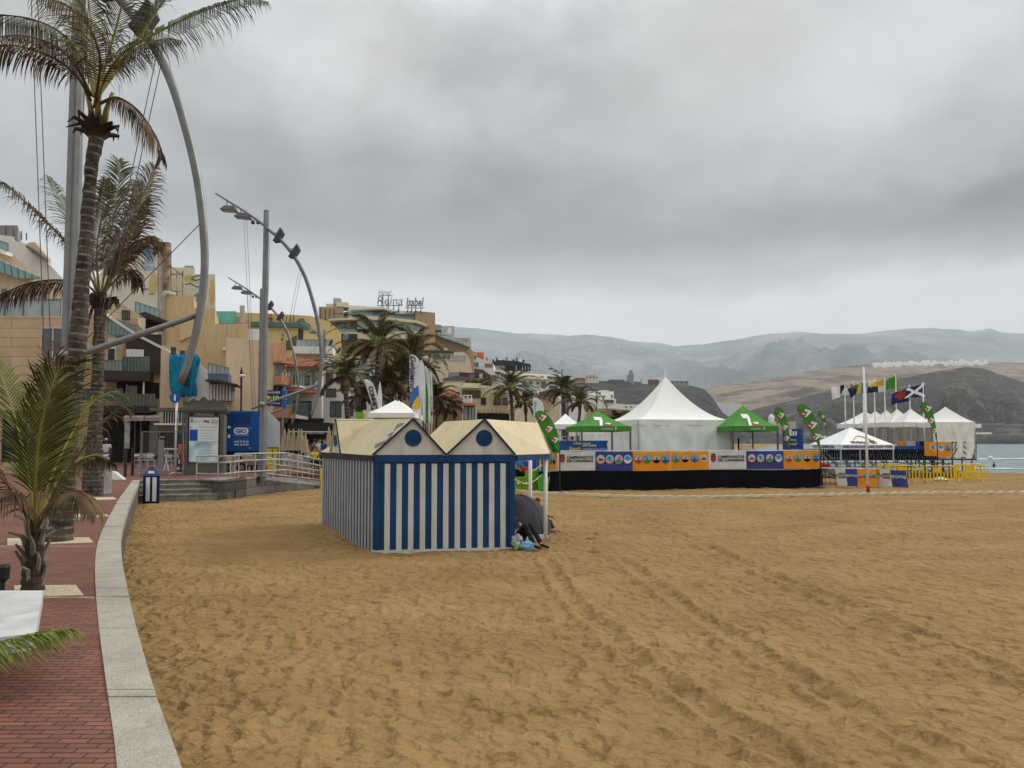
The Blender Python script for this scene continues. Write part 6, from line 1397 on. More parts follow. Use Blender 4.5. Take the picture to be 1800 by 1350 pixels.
# plateau and far buildings
def smallbox(name, label, px0, px1, py0, D, m, dep=12, cat='building', group=None, wn=0, roofm=None):
    F = BFac(px0, D, px1, D); u0, u1, z0, z1 = F.rc(px0, py0, px1, py0 + 8); r = thing(name, label, cat, F.at((u0 + u1) / 2, z0), group=group); mb = MB(); F.bx(mb, u0, u1, z0 - D * .02, z1, -dep, 0); mb.build('wall', m, r)
    for k in range(wn): x = px0 + (px1 - px0) * (k + .5) / wn; slabpx(r, F, x - (px1 - px0) * .25 / wn, py0 + 2, x + (px1 - px0) * .25 / wn, py0 + 4.5, .02, .3, GLASS, 'window')
    return r, F
r, F = smallbox('plateau_building', 'pale yellow building with small tower on the dark plateau edge', 1029, 1052, 660, 1120, CRM, 40, wn=4); slabpx(r, F, 1043, 654, 1046, 661, -20, 0, CRM, 'tower'); slabpx(r, F, 1033, 657, 1043, 661, -20, 0, WHR, 'upper_block')
r, F = smallbox('tower_block', 'thin grey tower on the dark plateau', 1107, 1114, 657, 1125, GRR, 30); slabpx(r, F, 1109, 650, 1113, 658, -20, -4, GRR, 'upper_block')
smallbox('plateau_building', 'long low dark building left of the thin grey tower', 1072, 1098, 667, 1122, SLATE, 30, wn=3); smallbox('plateau_building', 'dark red building on the plateau left of the pagoda tip', 1141, 1158, 667, 1122, REDR, 30, wn=2); smallbox('plateau_building', 'white building on the plateau beside the dark red one', 1159, 1176, 668, 1121, WHR, 30, wn=3); smallbox('plateau_building', 'terracotta low building at the left end of the plateau', 1010, 1028, 664, 1121, BRICKR, 30, wn=3); smallbox('plateau_building', 'tiny white box between tower and red building on plateau', 1129, 1139, 665, 1124, WHR, 20); smallbox('plateau_building', 'grey building at the right end of the plateau', 1178, 1210, 669, 1123, GRR, 30, wn=4)
smallbox('warehouse', 'long white warehouse on the slope right of the pagoda tent', 1255, 1303, 709, 1260, WHR, 40, wn=0)
# beach fortress like auditorium
r, F = smallbox('stone_auditorium', 'sandstone auditorium with lantern dome on the far shore beneath the right green tent', 1325, 1352, 751, 1075, mat('far_sandstone', (.46, .36, .22), .9, .12, .02, stain=.2), 30, wn=0)
FS = MT['far_sandstone']; slabpx(r, F, 1352, 757, 1378, 775, -30, -2, FS, 'wall'); slabpx(r, F, 1368, 744, 1384, 775, -30, -4, FS, 'hall'); slabpx(r, F, 1389, 741, 1398, 775, -25, 3, FS, 'tower'); slabpx(r, F, 1377, 748, 1392, 775, -25, 0, FS, 'wall'); slabpx(r, F, 1353, 741, 1366, 775, -20, -3, CRM, 'base'); slabpx(r, F, 1355, 761, 1358, 766, -1.9, -1, GLASS, 'window')
mb = MB(); c = F.P(1360, 742, -10); mb.lathe([(4.2, 0), (4.2, 6), (4.6, 6.1), (4.0, 8.2), (2.4, 10.6), (.6, 12)], c, 16); mb.build('lantern_dome', WHITE, r, smooth=False)
rnd = random.Random(5)
WF = mat('far_white_wall', (.86, .85, .80), .9, .06, .05); 
# white houses on the ridge of the tan hill
for i in range(90):
    px = 1536 + i * 2.22; D = 2660 + rnd.uniform(-45, 30); zr = W(px, lerp_tab([(1536, 640), (1600, 637.5), (1735, 636.5)], px), D).z; wd = rnd.uniform(5, 11); hh_ = rnd.uniform(5, 12); zr = zr * D / 2700 - rnd.uniform(0, 5)
    c = W(px, 640, D); mb = MB(); rz = rnd.uniform(-.4, .4); mb.box((c.x, c.y, zr + hh_ / 2 - 6), (wd, wd, hh_ + 12), rz); mb.box((c.x + rnd.uniform(-1, 1), c.y, zr + hh_ + 1), (wd * .5, wd * .6, 3), rz)
    mb.build('ridge_house', WF, cat='house', group='white houses along the ridge', label='small white house in the row crowning the tan hill')
SHL = ['long shed right of the peaked tents, highest of its row', 'short shed touching the end tent edge', 'wide shed nearest the right picture edge', 'small white block just above the waterline right of the tents', 'longest grey shed just above the waterline', 'thin white chimney like block beside the end tent', 'grey roof at the upper right picture edge', 'grey shed hidden behind the end tent', 'sandstone hut left of the smallest feather flag', 'white hut left of the federation canopy', 'wide grey hut right of the blue drinks stand', 'grey block right of the stone auditorium tower', 'grey block left of the stone auditorium', 'pale hut left of the stone auditorium, higher one', 'sandstone hut above the left edge of the federation canopy']
FWM = mat('far_shed', (.20, .20, .19), .9, .1, .05)
for i, (px, py, w_, h_, m_) in enumerate(((1748, 744, 38, 3, FWM), (1725, 748, 22, 3, FWM), (1780, 753, 34, 5, FWM), (1735, 760, 18, 3, WF), (1770, 763, 60, 3, FWM), (1724, 745, 3, 7, WF), (1790, 745, 20, 4, FWM), (1700, 752, 14, 4, FWM), (1440, 763, 8, 5, FS), (1452, 766, 7, 4, WF), (1430, 768, 9, 4, FWM), (1420, 760, 7, 6, GRR), (1300, 768, 14, 5, GRR), (1315, 762, 10, 5, FWM), (1462, 769, 9, 4, FS))):
    F = BFac(px - w_ / 2, 1105 + 4 * (py - 770), px + w_ / 2, 1105 + 4 * (py - 770)); mb = MB(); F.px(mb, px - w_ / 2, py, px + w_ / 2, py + h_, -14, 0); mb.build('shore_building', m_, cat='building', group='low buildings on the far shore', label='low ' + SHL[i] + ' on the far shore')
# distant hillside town, specks of white too many to count
mb = MB(); rnd = random.Random(21)
for i in range(110):
    px = rnd.gauss(1000, 130) if i % 3 else rnd.uniform(820, 1500); py = rnd.uniform(612, 662); t_ = (776 - py) / (776 - 590); D = 4600 + (9000 - 4600) * min(1, t_ * .9) - 500
    c = W(px, py, D); s = rnd.uniform(5, 14); mb.box((c.x, c.y, c.z + 15), (s * rnd.uniform(.8, 2.2), s, rnd.uniform(10, 18)), rnd.random())
mb.build('distant_town', mat('town_white', (.6, .6, .58), .9, .1, .01), kind='stuff', label='scattered white specks of a hillside town on the far mountains', cat='town')
# cloud fragments hanging on the far slope are left to the haze
# closed parasols
PB = mat('parasol_beige', (.33, .27, .17), .9, .15, 5, bump=.5, stain=.2); n0 = None
def parasol():
    r = thing('closed_parasol', '', 'parasol', local=True, group='closed beige parasols outside the restaurant'); mb = MB(); n = 16; prof = [(.03, 2.75), (.08, 2.5), (.15, 2.0), (.24, 1.5), (.30, 1.2)]
    vs = [Vector((rr * math.cos(2 * math.pi * j / n) * (1 + .28 * (j % 2)), rr * math.sin(2 * math.pi * j / n) * (1 + .28 * (j % 2)), z + (.06 if i == 4 and j % 2 else 0))) for i, (rr, z) in enumerate(prof) for j in range(n)]
    mb.add(vs, [(i * n + j, i * n + (j + 1) % n, (i + 1) * n + (j + 1) % n, (i + 1) * n + j) for i in range(4) for j in range(n)] + [range(n)]); mb.build('canopy', PB, r, local=True); mb = MB(); mb.tube([(0, 0, 0), (0, 0, 2.8)], .03, 8); mb.build('pole', WHITE, r, local=True); mb = MB(); mb.lathe([(.28, 0), (.28, .08), (.05, .1)], (0, 0, 0), 12); mb.build('base', CONC, r, local=True); return r
pr = parasol()
PX = [(500, 'leftmost of the closed beige parasols'), (507.5, 'second closed beige parasol from the left'), (515.5, 'third closed beige parasol from the left'), (525, 'fourth closed beige parasol from the left'), (530, 'fifth closed beige parasol from the left'), (536.5, 'rightmost of the closed beige parasols, hanging lower than the rest')]
for i, (px, lb) in enumerate(PX):
    p = onp(px, 46 - (2.5 if i == 5 else 0)); sc_ = .85 if i < 5 else .75
    if i == 0: pr.location = p; pr['label'] = lb; pr.scale = (sc_,) * 3; KID[pr.name] = kids(pr)
    else: dup(pr, p, i * .7, lb, sc=sc_)
p = onp(578, 47); dup(pr, p, .4, 'closed beige parasol just left of the cabin roof corner', sc=.9)
# cafe chairs and tables
CH = mat('chair_metal', (.42, .42, .42), .4, .1, 3, metal=.4)
def chair_():
    r = thing('cafe_chair', '', 'chair', local=True, group='cafe chairs on the promenade'); mb = MB(); mb.box((0, 0, .45), (.42, .42, .03)); mb.build('seat', CH, r, local=True); mb = MB(); mb.box((0, .2, .72), (.42, .025, .26)); mb.build('backrest', CH, r, local=True)
    for x in (-.19, .19):
        for y in (-.19, .19): mb = MB(); mb.bar((x, y, .44 if y < 0 else .85), (x * 1.15, y * 1.2, 0), .025, .025); mb.build('leg', CH, r, local=True)
    return r
cp_ = chair_(); rnd = random.Random(8); KID[cp_.name] = kids(cp_)
cs = [(240, 46, 'before the dark shop door left of the mesh fence'), (246, 45, 'leftmost before the mesh fence'), (252, 46.5, 'seen through the left edge of the mesh fence'), (258, 45.2, 'seen through the middle of the mesh fence'), (265, 47, 'seen through the right of the mesh fence'), (271, 45.5, 'behind the small blue fence sign'), (294, 44, 'left of the information sign pole'), (301, 45, 'directly left of the white pole, farther back'), (314, 46, 'between the information pole and the orange shirted person'), (505, 43, 'behind the yellow board'), (513, 44, 'under the first closed parasols'), (522, 43, 'right of the chairs under the parasols'), (531, 42.5, 'near the top bend of the ramp railing'), (541, 43.5, 'left of the yellow shirted person'), (547, 44.5, 'just behind the yellow shirted person')]
for i, (px, D, l2) in enumerate(cs):
    p = onp(px, D); lb = 'silver cafe chair ' + l2; rz = rnd.uniform(0, 6.28)
    if i == 0: cp_.location = p; cp_['label'] = lb
    else: dup(cp_, p, rz, lb)
tb_ = thing('cafe_table', '', 'table', local=True, group='cafe tables'); mb = MB(); mb.lathe([(.35, 0), (.36, .02), (.35, .03)], (0, 0, .72), 20); mb.build('tabletop', WHITE, tb_, local=True); mb = MB(); mb.tube([(0, 0, 0), (0, 0, .72)], .03, 8); mb.build('leg', CH, tb_, local=True); mb = MB(); mb.lathe([(.24, 0), (.24, .02)], (0, 0, 0), 14); mb.build('foot', CH, tb_, local=True); KID[tb_.name] = kids(tb_)
for i, (px, D, lb) in enumerate(((243, 45.8, 'round white cafe table left of the mesh fence'), (262, 45.8, 'round white cafe table behind the mesh fence'), (509, 43.6, 'round white cafe table below the parasols'), (536, 43.2, 'round white cafe table beside the seated yellow shirt'))):
    p = onp(px, D)
    if i == 0: tb_.location = p; tb_['label'] = lb
    else: dup(tb_, p, 0, lb)
F = BFac(284, 40, 328, 40); bt = thing('long_table', 'long white trestle table standing left of the kiosk behind the white pole', 'table', F.at(F.hit(305, 800)[0], ZP)); mb = MB(); F.px(mb, 286, 788, 324, 790.5, -.7, 0); mb.build('tabletop', WHITE, bt)
for x in (292, 316): mb = MB(); a_ = F.P(x - 3, 0 + 825, -.3); mb.bar(F.at(F.hit(x - 4, 800)[0], ZP, -.3), F.at(F.hit(x + 3, 800)[0], F.hit(x, 790)[1], -.3), .05, .05); mb.bar(F.at(F.hit(x + 4, 800)[0], ZP, -.4), F.at(F.hit(x - 3, 800)[0], F.hit(x, 790)[1], -.4), .05, .05); mb.build('trestle', WHITE, bt)
mb = MB(); F.px(mb, 286, 801, 320, 803, -.9, -.75); mb.build('bench_board', WHITE, bt)
# hand cart by kiosk
F = BFac(300, 36.5, 330, 36.5); hc = thing('hand_cart', 'small dark hand cart with black wheels beside the left side of the kiosk', 'cart', F.at(F.hit(316, 820)[0], ZP)); mb = MB(); F.px(mb, 310, 815, 322, 821, -.5, 0); mb.build('tray', BLACK, hc); mb = MB(); mb.tube([F.P(322, 815), F.P(322, 764), F.P(318, 762), F.P(314, 762)], .025, 6); mb.build('handle', STEELD, hc)
for x in (313, 321): mb = MB(); u_ = F.hit(x, 825)[0]; mb.prism([F.at(u_ + .11 * math.cos(k * math.pi / 8), ZP + .11 + .11 * math.sin(k * math.pi / 8), .02) for k in range(16)], -F.n * .05); mb.build('wheel', TYRE, hc)
# ================================================================ event area on the beach
TW = mat('tent_white_pvc', (.74, .745, .71), .6, .04, .8, bump=.35, bsc=1.2, stain=.05); TGN = mat('tent_green_fabric', (.055, .22, .025), .7, .12, 1.2, bump=.4, bsc=2); TGN2 = mat('tent_green_dark', (.01, .09, .03), .7, .12, 1.2)
ALU = mat('aluminium', (.42, .43, .43), .4, .1, 3, metal=.5); LRED = mat('logo_red', (.38, .03, .02), .6, .08, 4); LOGOW = mat('logo_white', (.72, .72, .70), .6, .04, 3)
def canopy_fn(A, u, v, ze, zp, pw):
    A = Vector(A); c = A + (u + v) * .5
    def f(a, b, o=0.0):
        s = max(abs(a), abs(b)); h = (1 - s) ** pw; sag = .03 * (zp - ze) * math.sin(math.pi * min(1, s)) * 0
        edge = (1 - (min(abs(a), abs(b)) / max(s, 1e-5)) ** 2) * s * (1 - s) * .10
        return Vector((c.x + u.x * a / 2 + v.x * b / 2, c.y + u.y * a / 2 + v.y * b / 2, ze + (zp - ze) * (h - edge) + o))
    return f
def tent(name, label, A, u, v, ze, zp, zg, mt, val=.28, pw=1.25, legs=True, walls=(), group=None, scallop=0, wallm=None, legr=.03, legm=None, skipv=()):
    """A front-left corner, u along the front, v to the back"""
    A = Vector(A); u = Vector(u); v = Vector(v); r = thing(name, label, 'tent', (A.x + (u.x + v.x) / 2, A.y + (u.y + v.y) / 2, zg), group=group)
    f = canopy_fn(A, u, v, ze, zp, pw); n = 24; mb = MB(); vs = [f(-1 + 2 * i / n, -1 + 2 * j / n) for j in range(n + 1) for i in range(n + 1)]; mb.add(vs, [(j * (n + 1) + i, j * (n + 1) + i + 1, (j + 1) * (n + 1) + i + 1, (j + 1) * (n + 1) + i) for j in range(n) for i in range(n)])
    tri = []
    for (a_, b_, c_, d_), j, i in zip(mb.f, [j for j in range(n) for i in range(n)], [i for j in range(n) for i in range(n)]):
        if (i - n / 2 + .5) * (j - n / 2 + .5) > 0: tri += [[a_, b_, c_], [a_, c_, d_]]
        else: tri += [[a_, b_, d_], [b_, c_, d_]]
    mb.f = tri; mb.m = [0] * len(tri)
    cv = mb.build('canopy', mt, r, smooth=False)
    C = [A, A + u, A + u + v, A + v]; mb = MB(); m = 28
    for q in range(4):
        a_, b_ = C[q], C[(q + 1) % 4]; d_ = (b_ - a_); nn_ = Vector((d_.y, -d_.x, 0)).normalized()
        if q in skipv: continue
        for k in range(m):
            p0 = a_.lerp(b_, k / m) + nn_ * .012; p1 = a_.lerp(b_, (k + 1) / m) + nn_ * .012; dz0 = val - scallop * abs(math.sin(k / m * 9 * math.pi)); dz1 = val - scallop * abs(math.sin((k + 1) / m * 9 * math.pi)); w0 = .01 * math.sin(k * .9); w1 = .01 * math.sin((k + 1) * .9)
            mb.add([(p0.x, p0.y, ze + .01), (p1.x, p1.y, ze + .01), (p1.x + nn_.x * w1, p1.y + nn_.y * w1, ze - dz1), (p0.x + nn_.x * w0, p0.y + nn_.y * w0, ze - dz0)], [(0, 1, 2, 3)])
    if mb.v: mb.build('valance', mt, r)
    if legs:
        for q in C: p = q + ((A + (u + v) * .5) - q) * .03; mb = MB(); mb.bar((p.x, p.y, zg), (p.x, p.y, ze), legr * 2, legr * 2, up=(0, 1, 0)); mb.build('leg', legm or ALU, r)
    for q in walls:
        a_, b_ = C[q].lerp(A + (u + v) * .5, .012), C[(q + 1) % 4].lerp(A + (u + v) * .5, .012); d_ = (b_ - a_); nn_ = Vector((d_.y, -d_.x, 0)).normalized(); mb = MB(); M_ = 60; H_ = 10; vs = []
        for j in range(H_ + 1):
            for i in range(M_ + 1):
                p = a_.lerp(b_, i / M_); t_ = j / H_; wv = .09 * math.sin(i * .40 + math.sin(j * .7) * .8 + 2 * noise.noise(Vector((i * .11, j * .2, 3)))) * t_ + (.10 * abs(noise.noise(Vector((i * .11 + j * .16, j * .22 - i * .03, q + ze)))) + .05 * noise.noise(Vector((i * .3, j * .7, q + 2))))  * (1 if 0 < i < M_ else 0)
                vs.append((p.x + nn_.x * wv, p.y + nn_.y * wv, ze - .05 - (ze - .05 - zg) * t_))
        mb.add(vs, [(j * (M_ + 1) + i, j * (M_ + 1) + i + 1, (j + 1) * (M_ + 1) + i + 1, (j + 1) * (M_ + 1) + i) for j in range(H_) for i in range(M_)]); mb.build('side_wall', wallm or mt, r, smooth=True)
    r_ = r; return r, f
def on_canopy(parent, f, st, mt, a0, a1, b0, b1, o=.02, **k):
    """lettering laid on the front (b<0) slope of a canopy; a across, b up the slope from -1 (eave) to 0 (peak)"""
    ob = text(parent, st, mt, (0, 0, 0), (1, 0, 0), (0, 1, 0), 1, 1, ext=0, **k)
    off = ORG[parent.name]
    for v_ in ob.data.vertices:
        x, y = v_.co.x + off.x, v_.co.y + off.y; a = a0 + (a1 - a0) * (x + .5); b = b0 + (b1 - b0) * (y + .5); v_.co = f(a, b, o) - off + Vector((0, -.012, 0))
    return ob
def canopy_disc(parent, f, mt, ac, bc, ra, rb, o=.012, name='logo_disc'):
    mb = MB(); rows = 4; n = 20; vs = [f(ac, bc, o)]
    for i in range(1, rows + 1):
        for j in range(n): vs.append(f(ac + ra * i / rows * math.cos(2 * math.pi * j / n), bc + rb * i / rows * math.sin(2 * math.pi * j / n), o) + Vector((0, -.008, 0)))
    mb.add(vs, [(0, 1 + j, 1 + (j + 1) % n) for j in range(n)] + [(1 + (i - 1) * n + j, 1 + i * n + j, 1 + i * n + (j + 1) % n, 1 + (i - 1) * n + (j + 1) % n) for i in range(1, rows) for j in range(n)]); return mb.build(name, mt, parent)
# ---- stage
F = Fac(965, 36.0, 1445, 38.9); FSt = F
stg = thing('event_stage', 'long raised stage with black cloth skirt on the sand', 'stage', F.at(F.hit(1200, 840)[0], 0)); SKM = mat('black_skirt_cloth', (.006, .005, .008), .9, .3, 1.5, bump=.5, spec=.05)
ua = F.hit(966, 840)[0]; ub = F.hit(1445, 840)[0]; ZS = .90
mb = MB(); N = 420; H_ = 6; vs = []
for j in range(H_ + 1):
    for i in range(N + 1):
        u = ua + (ub - ua) * i / N; t_ = j / H_; vs.append(F.at(u, (ZS + .05 + .02 * math.sin(u * .9)) * (1 - t_) - .02 * t_, .04 + .045 * math.sin(u * 5.2 + math.sin(u * 1.3) * 2) * (.3 + .7 * t_) + .02 * noise.noise(Vector((u * 2, t_, 0)))))
mb.add(vs, [(j * (N + 1) + i, j * (N + 1) + i + 1, (j + 1) * (N + 1) + i + 1, (j + 1) * (N + 1) + i) for j in range(H_) for i in range(N)])
mb.add([F.at(ub, 0, .0), F.at(ub, 0, -8), F.at(ub, ZS, -8), F.at(ub, ZS, 0)], [(0, 1, 2, 3)]); mb.add([F.at(ua, 0, .0), F.at(ua, 0, -8), F.at(ua, ZS, -8), F.at(ua, ZS, 0)], [(0, 1, 2, 3)])
sk = mb.build('skirt', SKM, stg, smooth=True)
mb = MB(); F.bx(mb, ua, ub, ZS - .12, ZS - .02, -8, -.02); mb.build('deck', mat('stage_deck', (.10, .16, .13), .8, .2, 1), stg)
# rail and its posts carrying the banners
zt_ = F.hit(1200, 793)[1]; mb = MB(); F.bx(mb, ua, ub, zt_ + .005, zt_ + .05, -.10, -.05); F.bx(mb, ua, ub, ZS + .02, ZS + .05, -.10, -.05); mb.build('rail', WHITE, stg)
for k in range(25): u = ua + (ub - ua) * k / 24; mb = MB(); F.bx(mb, u - .02, u + .02, ZS - .02, zt_ + .004, -.095, -.055); mb.build('rail_post', STEEL, stg)
BW, BP, BO, BB = mat('banner_white', (.58, .57, .55), .55, .10, 1.5, bump=.5, bsc=2.5), mat('banner_purple', (.055, .035, .17), .55, .3, .8, bump=.4, bsc=2.5, c2=(.03, .06, .25)), mat('banner_orange', (.72, .22, .012), .55, .12, .9, bump=.4, bsc=2.5, c2=(.75, .32, .01)), mat('banner_blue', (.012, .09, .32), .5, .3, .7, bump=.3, bsc=2.5)
SKY_, GRYL, MED_G = mat('medallion_blue', (.10, .42, .65), .6, .25, 3), mat('medallion_pale', (.48, .43, .42), .6, .15, 3), mat('medallion_orange', (.70, .30, .10), .6, .15, 3)
def medallion(parent, F, u, z, r_, o, kind):
    n = 24; bg = (GRYL, SKY_, GRYL, SKY_)[kind % 4]; ft = (MED_G, MED_G, TGN, LOGOW, LRED, TGN, SKM, BB)[kind % 8]
    disc = lambda rr, oo: [F.at(u + rr * math.cos(2 * math.pi * i / n), z + rr * math.sin(2 * math.pi * i / n), oo) for i in range(n)]
    mb = MB(); mb.prism(disc(r_ * 1.08, o + .004), -F.n * .003); md = mb.build('medallion', LOGOW if kind < 4 else BP, parent)
    mb = MB(); mb.prism(disc(r_, o + .007), -F.n * .003); mb.build('medallion_field', bg, md)
    seg = [F.at(u + r_ * math.cos(a), z + r_ * math.sin(a), o + .010) for a in [math.pi * (1.08 + .84 * i / 12) for i in range(13)]]; mb = MB(); mb.prism(seg, -F.n * .003); mb.build('medallion_foot', ft, md)
    # small dark athlete silhouette / hill: legs, body, arms and head
    mb = MB(); q = lambda x, y: F.at(u + x * r_, z + y * r_, o + .013); s = (1, -1)[kind % 2]
    if kind % 8 == 0: mb.prism([q(-.75, -.3), q(-.2, .3), q(.1, .05), q(.35, .2), q(.8, -.3)], -F.n * .003)
    else:
        a_ = .15 * (kind % 3); mb.bar(q(-.35 * s, -.55), q(0, -.05), .12 * r_, .004, up=F.n); mb.bar(q(.3 * s, -.5 + a_), q(0, -.05), .12 * r_, .004, up=F.n); mb.bar(q(0, -.1), q(.15 * s, .38), .2 * r_, .004, up=F.n); mb.bar(q(.12 * s, .3), q(-.3 * s, .45 - a_), .09 * r_, .004, up=F.n); mb.bar(q(.12 * s, .3), q(.5 * s, .35 + a_), .09 * r_, .004, up=F.n)
        mb.prism([q(.2 * s + .12 * math.cos(i), .55 + .12 * math.sin(i)) for i in range(6)], -F.n * .003)
    mb.build('silhouette', BLACK, md)
def banner(label, F, x0, x1, z0, z1, kind, o=.02, mk=0, group='event banners along the stage rail', skew=0, name='event_banner', medn=4):
    u0 = F.hit(x0, 810)[0]; u1 = F.hit(x1, 810)[0]; r = thing(name, label, 'banner', F.at((u0 + u1) / 2, z0, o), group=group); mt = {'w': BW, 'p': BP, 'o': BO, 'b': BB}[kind]
    n = 30; m = 6; mb = MB(); vs = []
    for j in range(m + 1):
        for i in range(n + 1):
            a, b = i / n, j / m; wv = .018 * noise.noise(Vector((u0 * 3 + a * 5 + b * 2, b * 2.2 - a * 2, mk))); 
            vs.append(F.at(u0 + .006 + (u1 - u0 - .012) * a + skew * b, z1 + (z0 - z1) * b - .015 * math.sin(math.pi * a) * (1 - b), o + wv))
    mb.add(vs, [(j * (n + 1) + i, j * (n + 1) + i + 1, (j + 1) * (n + 1) + i + 1, (j + 1) * (n + 1) + i) for j in range(m) for i in range(n)]); mb.build('cloth', mt, r, smooth=True)
    w_ = u1 - u0; h_ = z1 - z0; o2 = o + .02
    if kind == 'w':
        zc = z0 + h_ * .60
        t1 = text(r, 'CAMPEONATOS', BLACK, F.at(u0 + w_ * .59 + skew * .4, zc + h_ * .085, o2), F.d, up, w_ * .70, h_ * .15, bold=.035)
        text(r, 'DE CANARIAS', BLACK, F.at(u0 + w_ * .59 + skew * .4, zc - h_ * .10, o2), F.d, up, w_ * .70, h_ * .15, bold=.035)
        c = u0 + w_ * .12 + skew * .4; mb = MB(); s_ = min(h_ * .22, w_ * .10)
        mb.prism([F.at(c + x * s_, zc + y * s_, o2) for x, y in ((-.65, .7), (.65, .7), (.65, -.4), (0, -1), (-.65, -.4))], -F.n * .004); sh = mb.build('shield', SKM, r)
        mb = MB(); mb.prism([F.at(c + x * s_, zc + y * s_, o2 + .004) for x, y in ((-.5, .5), (.5, .5), (.5, -.3), (0, -.8), (-.5, -.3))], -F.n * .003); mb.build('shield_field', LRED, sh)
        mb = MB(); mb.prism([F.at(c + x * s_, zc + y * s_, o2 + .004) for x, y in ((-.6, .8), (-.6, 1.2), (-.25, 1.0), (0, 1.45), (.25, 1.0), (.6, 1.2), (.6, .8))], -F.n * .004); mb.build('crown', SKM, sh)
    else:
        for k in range(medn):
            medallion(r, F, u0 + w_ * (.14 + .24 * k * 4 / medn) + skew * .4, z0 + h_ * .60, min(h_ * .20, w_ * .105) if medn == 4 else h_ * .28, o2, (k + (0 if kind == 'p' else 4) + mk) % 8)
    return r
zb0, zb1 = ZS + .09, zt_
B_ = [(980, 1046, 'w', 'leftmost white banner with crest and black championship lettering on the stage rail'), (1046, 1112, 'p', 'left purple banner with four round sport emblems on the stage rail'), (1112, 1178.5, 'o', 'orange banner with four emblems directly right of the left purple banner'), (1178.5, 1245.5, 'o', 'orange banner with pale emblems left of the middle white banner'), (1245.5, 1311.5, 'w', 'right white banner with crest and lettering below the pagoda tent corner'), (1311.5, 1377, 'p', 'right purple banner with four round emblems below the right green tent'), (1377, 1443, 'o', 'rightmost orange banner on the stage rail beside the tall feather flag')]
for k, (a_, b_, kd, lb) in enumerate(B_): banner(lb, FSt, a_, b_, zb0 - (.05 if k in (1, 2) else 0), zb1, kd, mk=k % 2 if kd == 'o' else 0)
Fl = Fac(966, 37.6, 981, 36.08); banner('narrow orange banner folded round the left corner of the stage rail', Fl, 967, 980, zb0, zb1, 'o', medn=2, mk=1)
# ---- pagoda tent
A = W(1122, 776, 41.0); B2 = W(1287, 776, 42.4); u = Vector((B2.x - A.x, B2.y - A.y, 0)); v = Vector((-u.y, u.x, 0)).normalized() * 5.1; A.z = 0
pg, f = tent('pagoda_tent', 'large white pagoda tent with tall pointed peak on the stage', A, u, v, 3.62, 6.3, ZS - .02, TW, .34, 1.75, False, (0, 3, 1, 2), scallop=.05)
mb = MB(); c = A + (u + v) * .5; mb.tube([(c.x, c.y, 6.1), (c.x, c.y, 6.75)], [.07, .02], 8); mb.build('finial', TW, pg)
for q in (A, A + u): mb = MB(); mb.bar((q.x, q.y - .04, ZS - .02), (q.x, q.y - .04, 3.55), .09, .09, up=(0, 1, 0)); mb.build('corner_post', ALU, pg)
# ---- green popup tents
def green(label, px0, px1, D, ypk, yev, zg, turn=0.0, dep=3.0, yv=9):
    A = W(px0, 776, D); B = W(px1, 776, D + turn); A.z = 0; u = Vector((B.x - A.x, B.y - A.y, 0)); v = Vector((-u.y, u.x, 0)).normalized() * dep; ze = W((px0 + px1) / 2, yev, D).z; c = A + (u + v) / 2; zp = W(px0, ypk, c.y).z
    r, f = tent('popup_tent', label, A, u, v, ze, zp, zg, TGN, yv * D / FPX, 1.3, True, group='green pop-up tents', legm=STEELD, legr=.04)
    on_canopy(r, f, '7', LOGOW, -.30, .02, -.95, -.34, .02, bold=.06, shear=.15); canopy_disc(r, f, LRED, .15, -.80, .17, .13); on_canopy(r, f, 'up', LOGOW, .04, .26, -.87, -.72, .04, bold=.05)
    nn_ = Vector((u.y, -u.x, 0)).normalized(); text(r, 'CLARAMENTE', LOGOW, A + u * .5 + nn_ * .03 + up * (ze - yv * D / FPX * .5), u, up, u.length * .24, .09); text(r, '7', LOGOW, A + u * .68 + nn_ * .03 + up * (ze - yv * D / FPX * .5), u, up, .10, .16, bold=.04)
    return r
green('left green pop-up tent with white and red emblem in front of the small white tent', 1022, 1110, 38.0, 722, 749, ZS, .5, 3.1)
green('right green pop-up tent with white and red emblem beside the pagoda tent', 1288, 1369, 40.0, 713, 749, ZS, .3, 3.2)
# ---- small white tents
def white(label, px0, px1, D, ypk, yev, zg, turn=0, dep=3.0, walls=(), yv=8, name='popup_tent', pw=1.15):
    A = W(px0, 776, D); B = W(px1, 776, D + turn); A.z = 0; u = Vector((B.x - A.x, B.y - A.y, 0)); v = Vector((-u.y, u.x, 0)).normalized() * dep; ze = W((px0 + px1) / 2, yev, D).z; c = A + (u + v) / 2; zp = W(px0, ypk, c.y).z
    return tent(name, label, A, u, v, ze, zp, zg, TW, yv * D / FPX, pw, True, walls, group='white pop-up tents')
white('small white tent between the first feather flag and the left green tent', 973, 1020, 46, 727, 746, 0, 0, 2.6)
white('small white tent peeking out left of the pagoda tent', 1098, 1142, 50, 730, 745, 0, 0, 2.8)
white('long white walled tent behind the left green tent', 1022, 1122, 49, 738, 757, 0, 0, 3.0, (0,))
white('front white tent rising behind the cabin roof', 646, 728, 40, 703, 726, 0, 0, 3.0); white('second white tent directly behind the front one at the cabin roof', 655, 733, 45, 704, 728, 0, 0, 3.0); white('third white tent of the row behind the cabin roof', 664, 738, 51, 707, 731, 0, 0, 3.0)
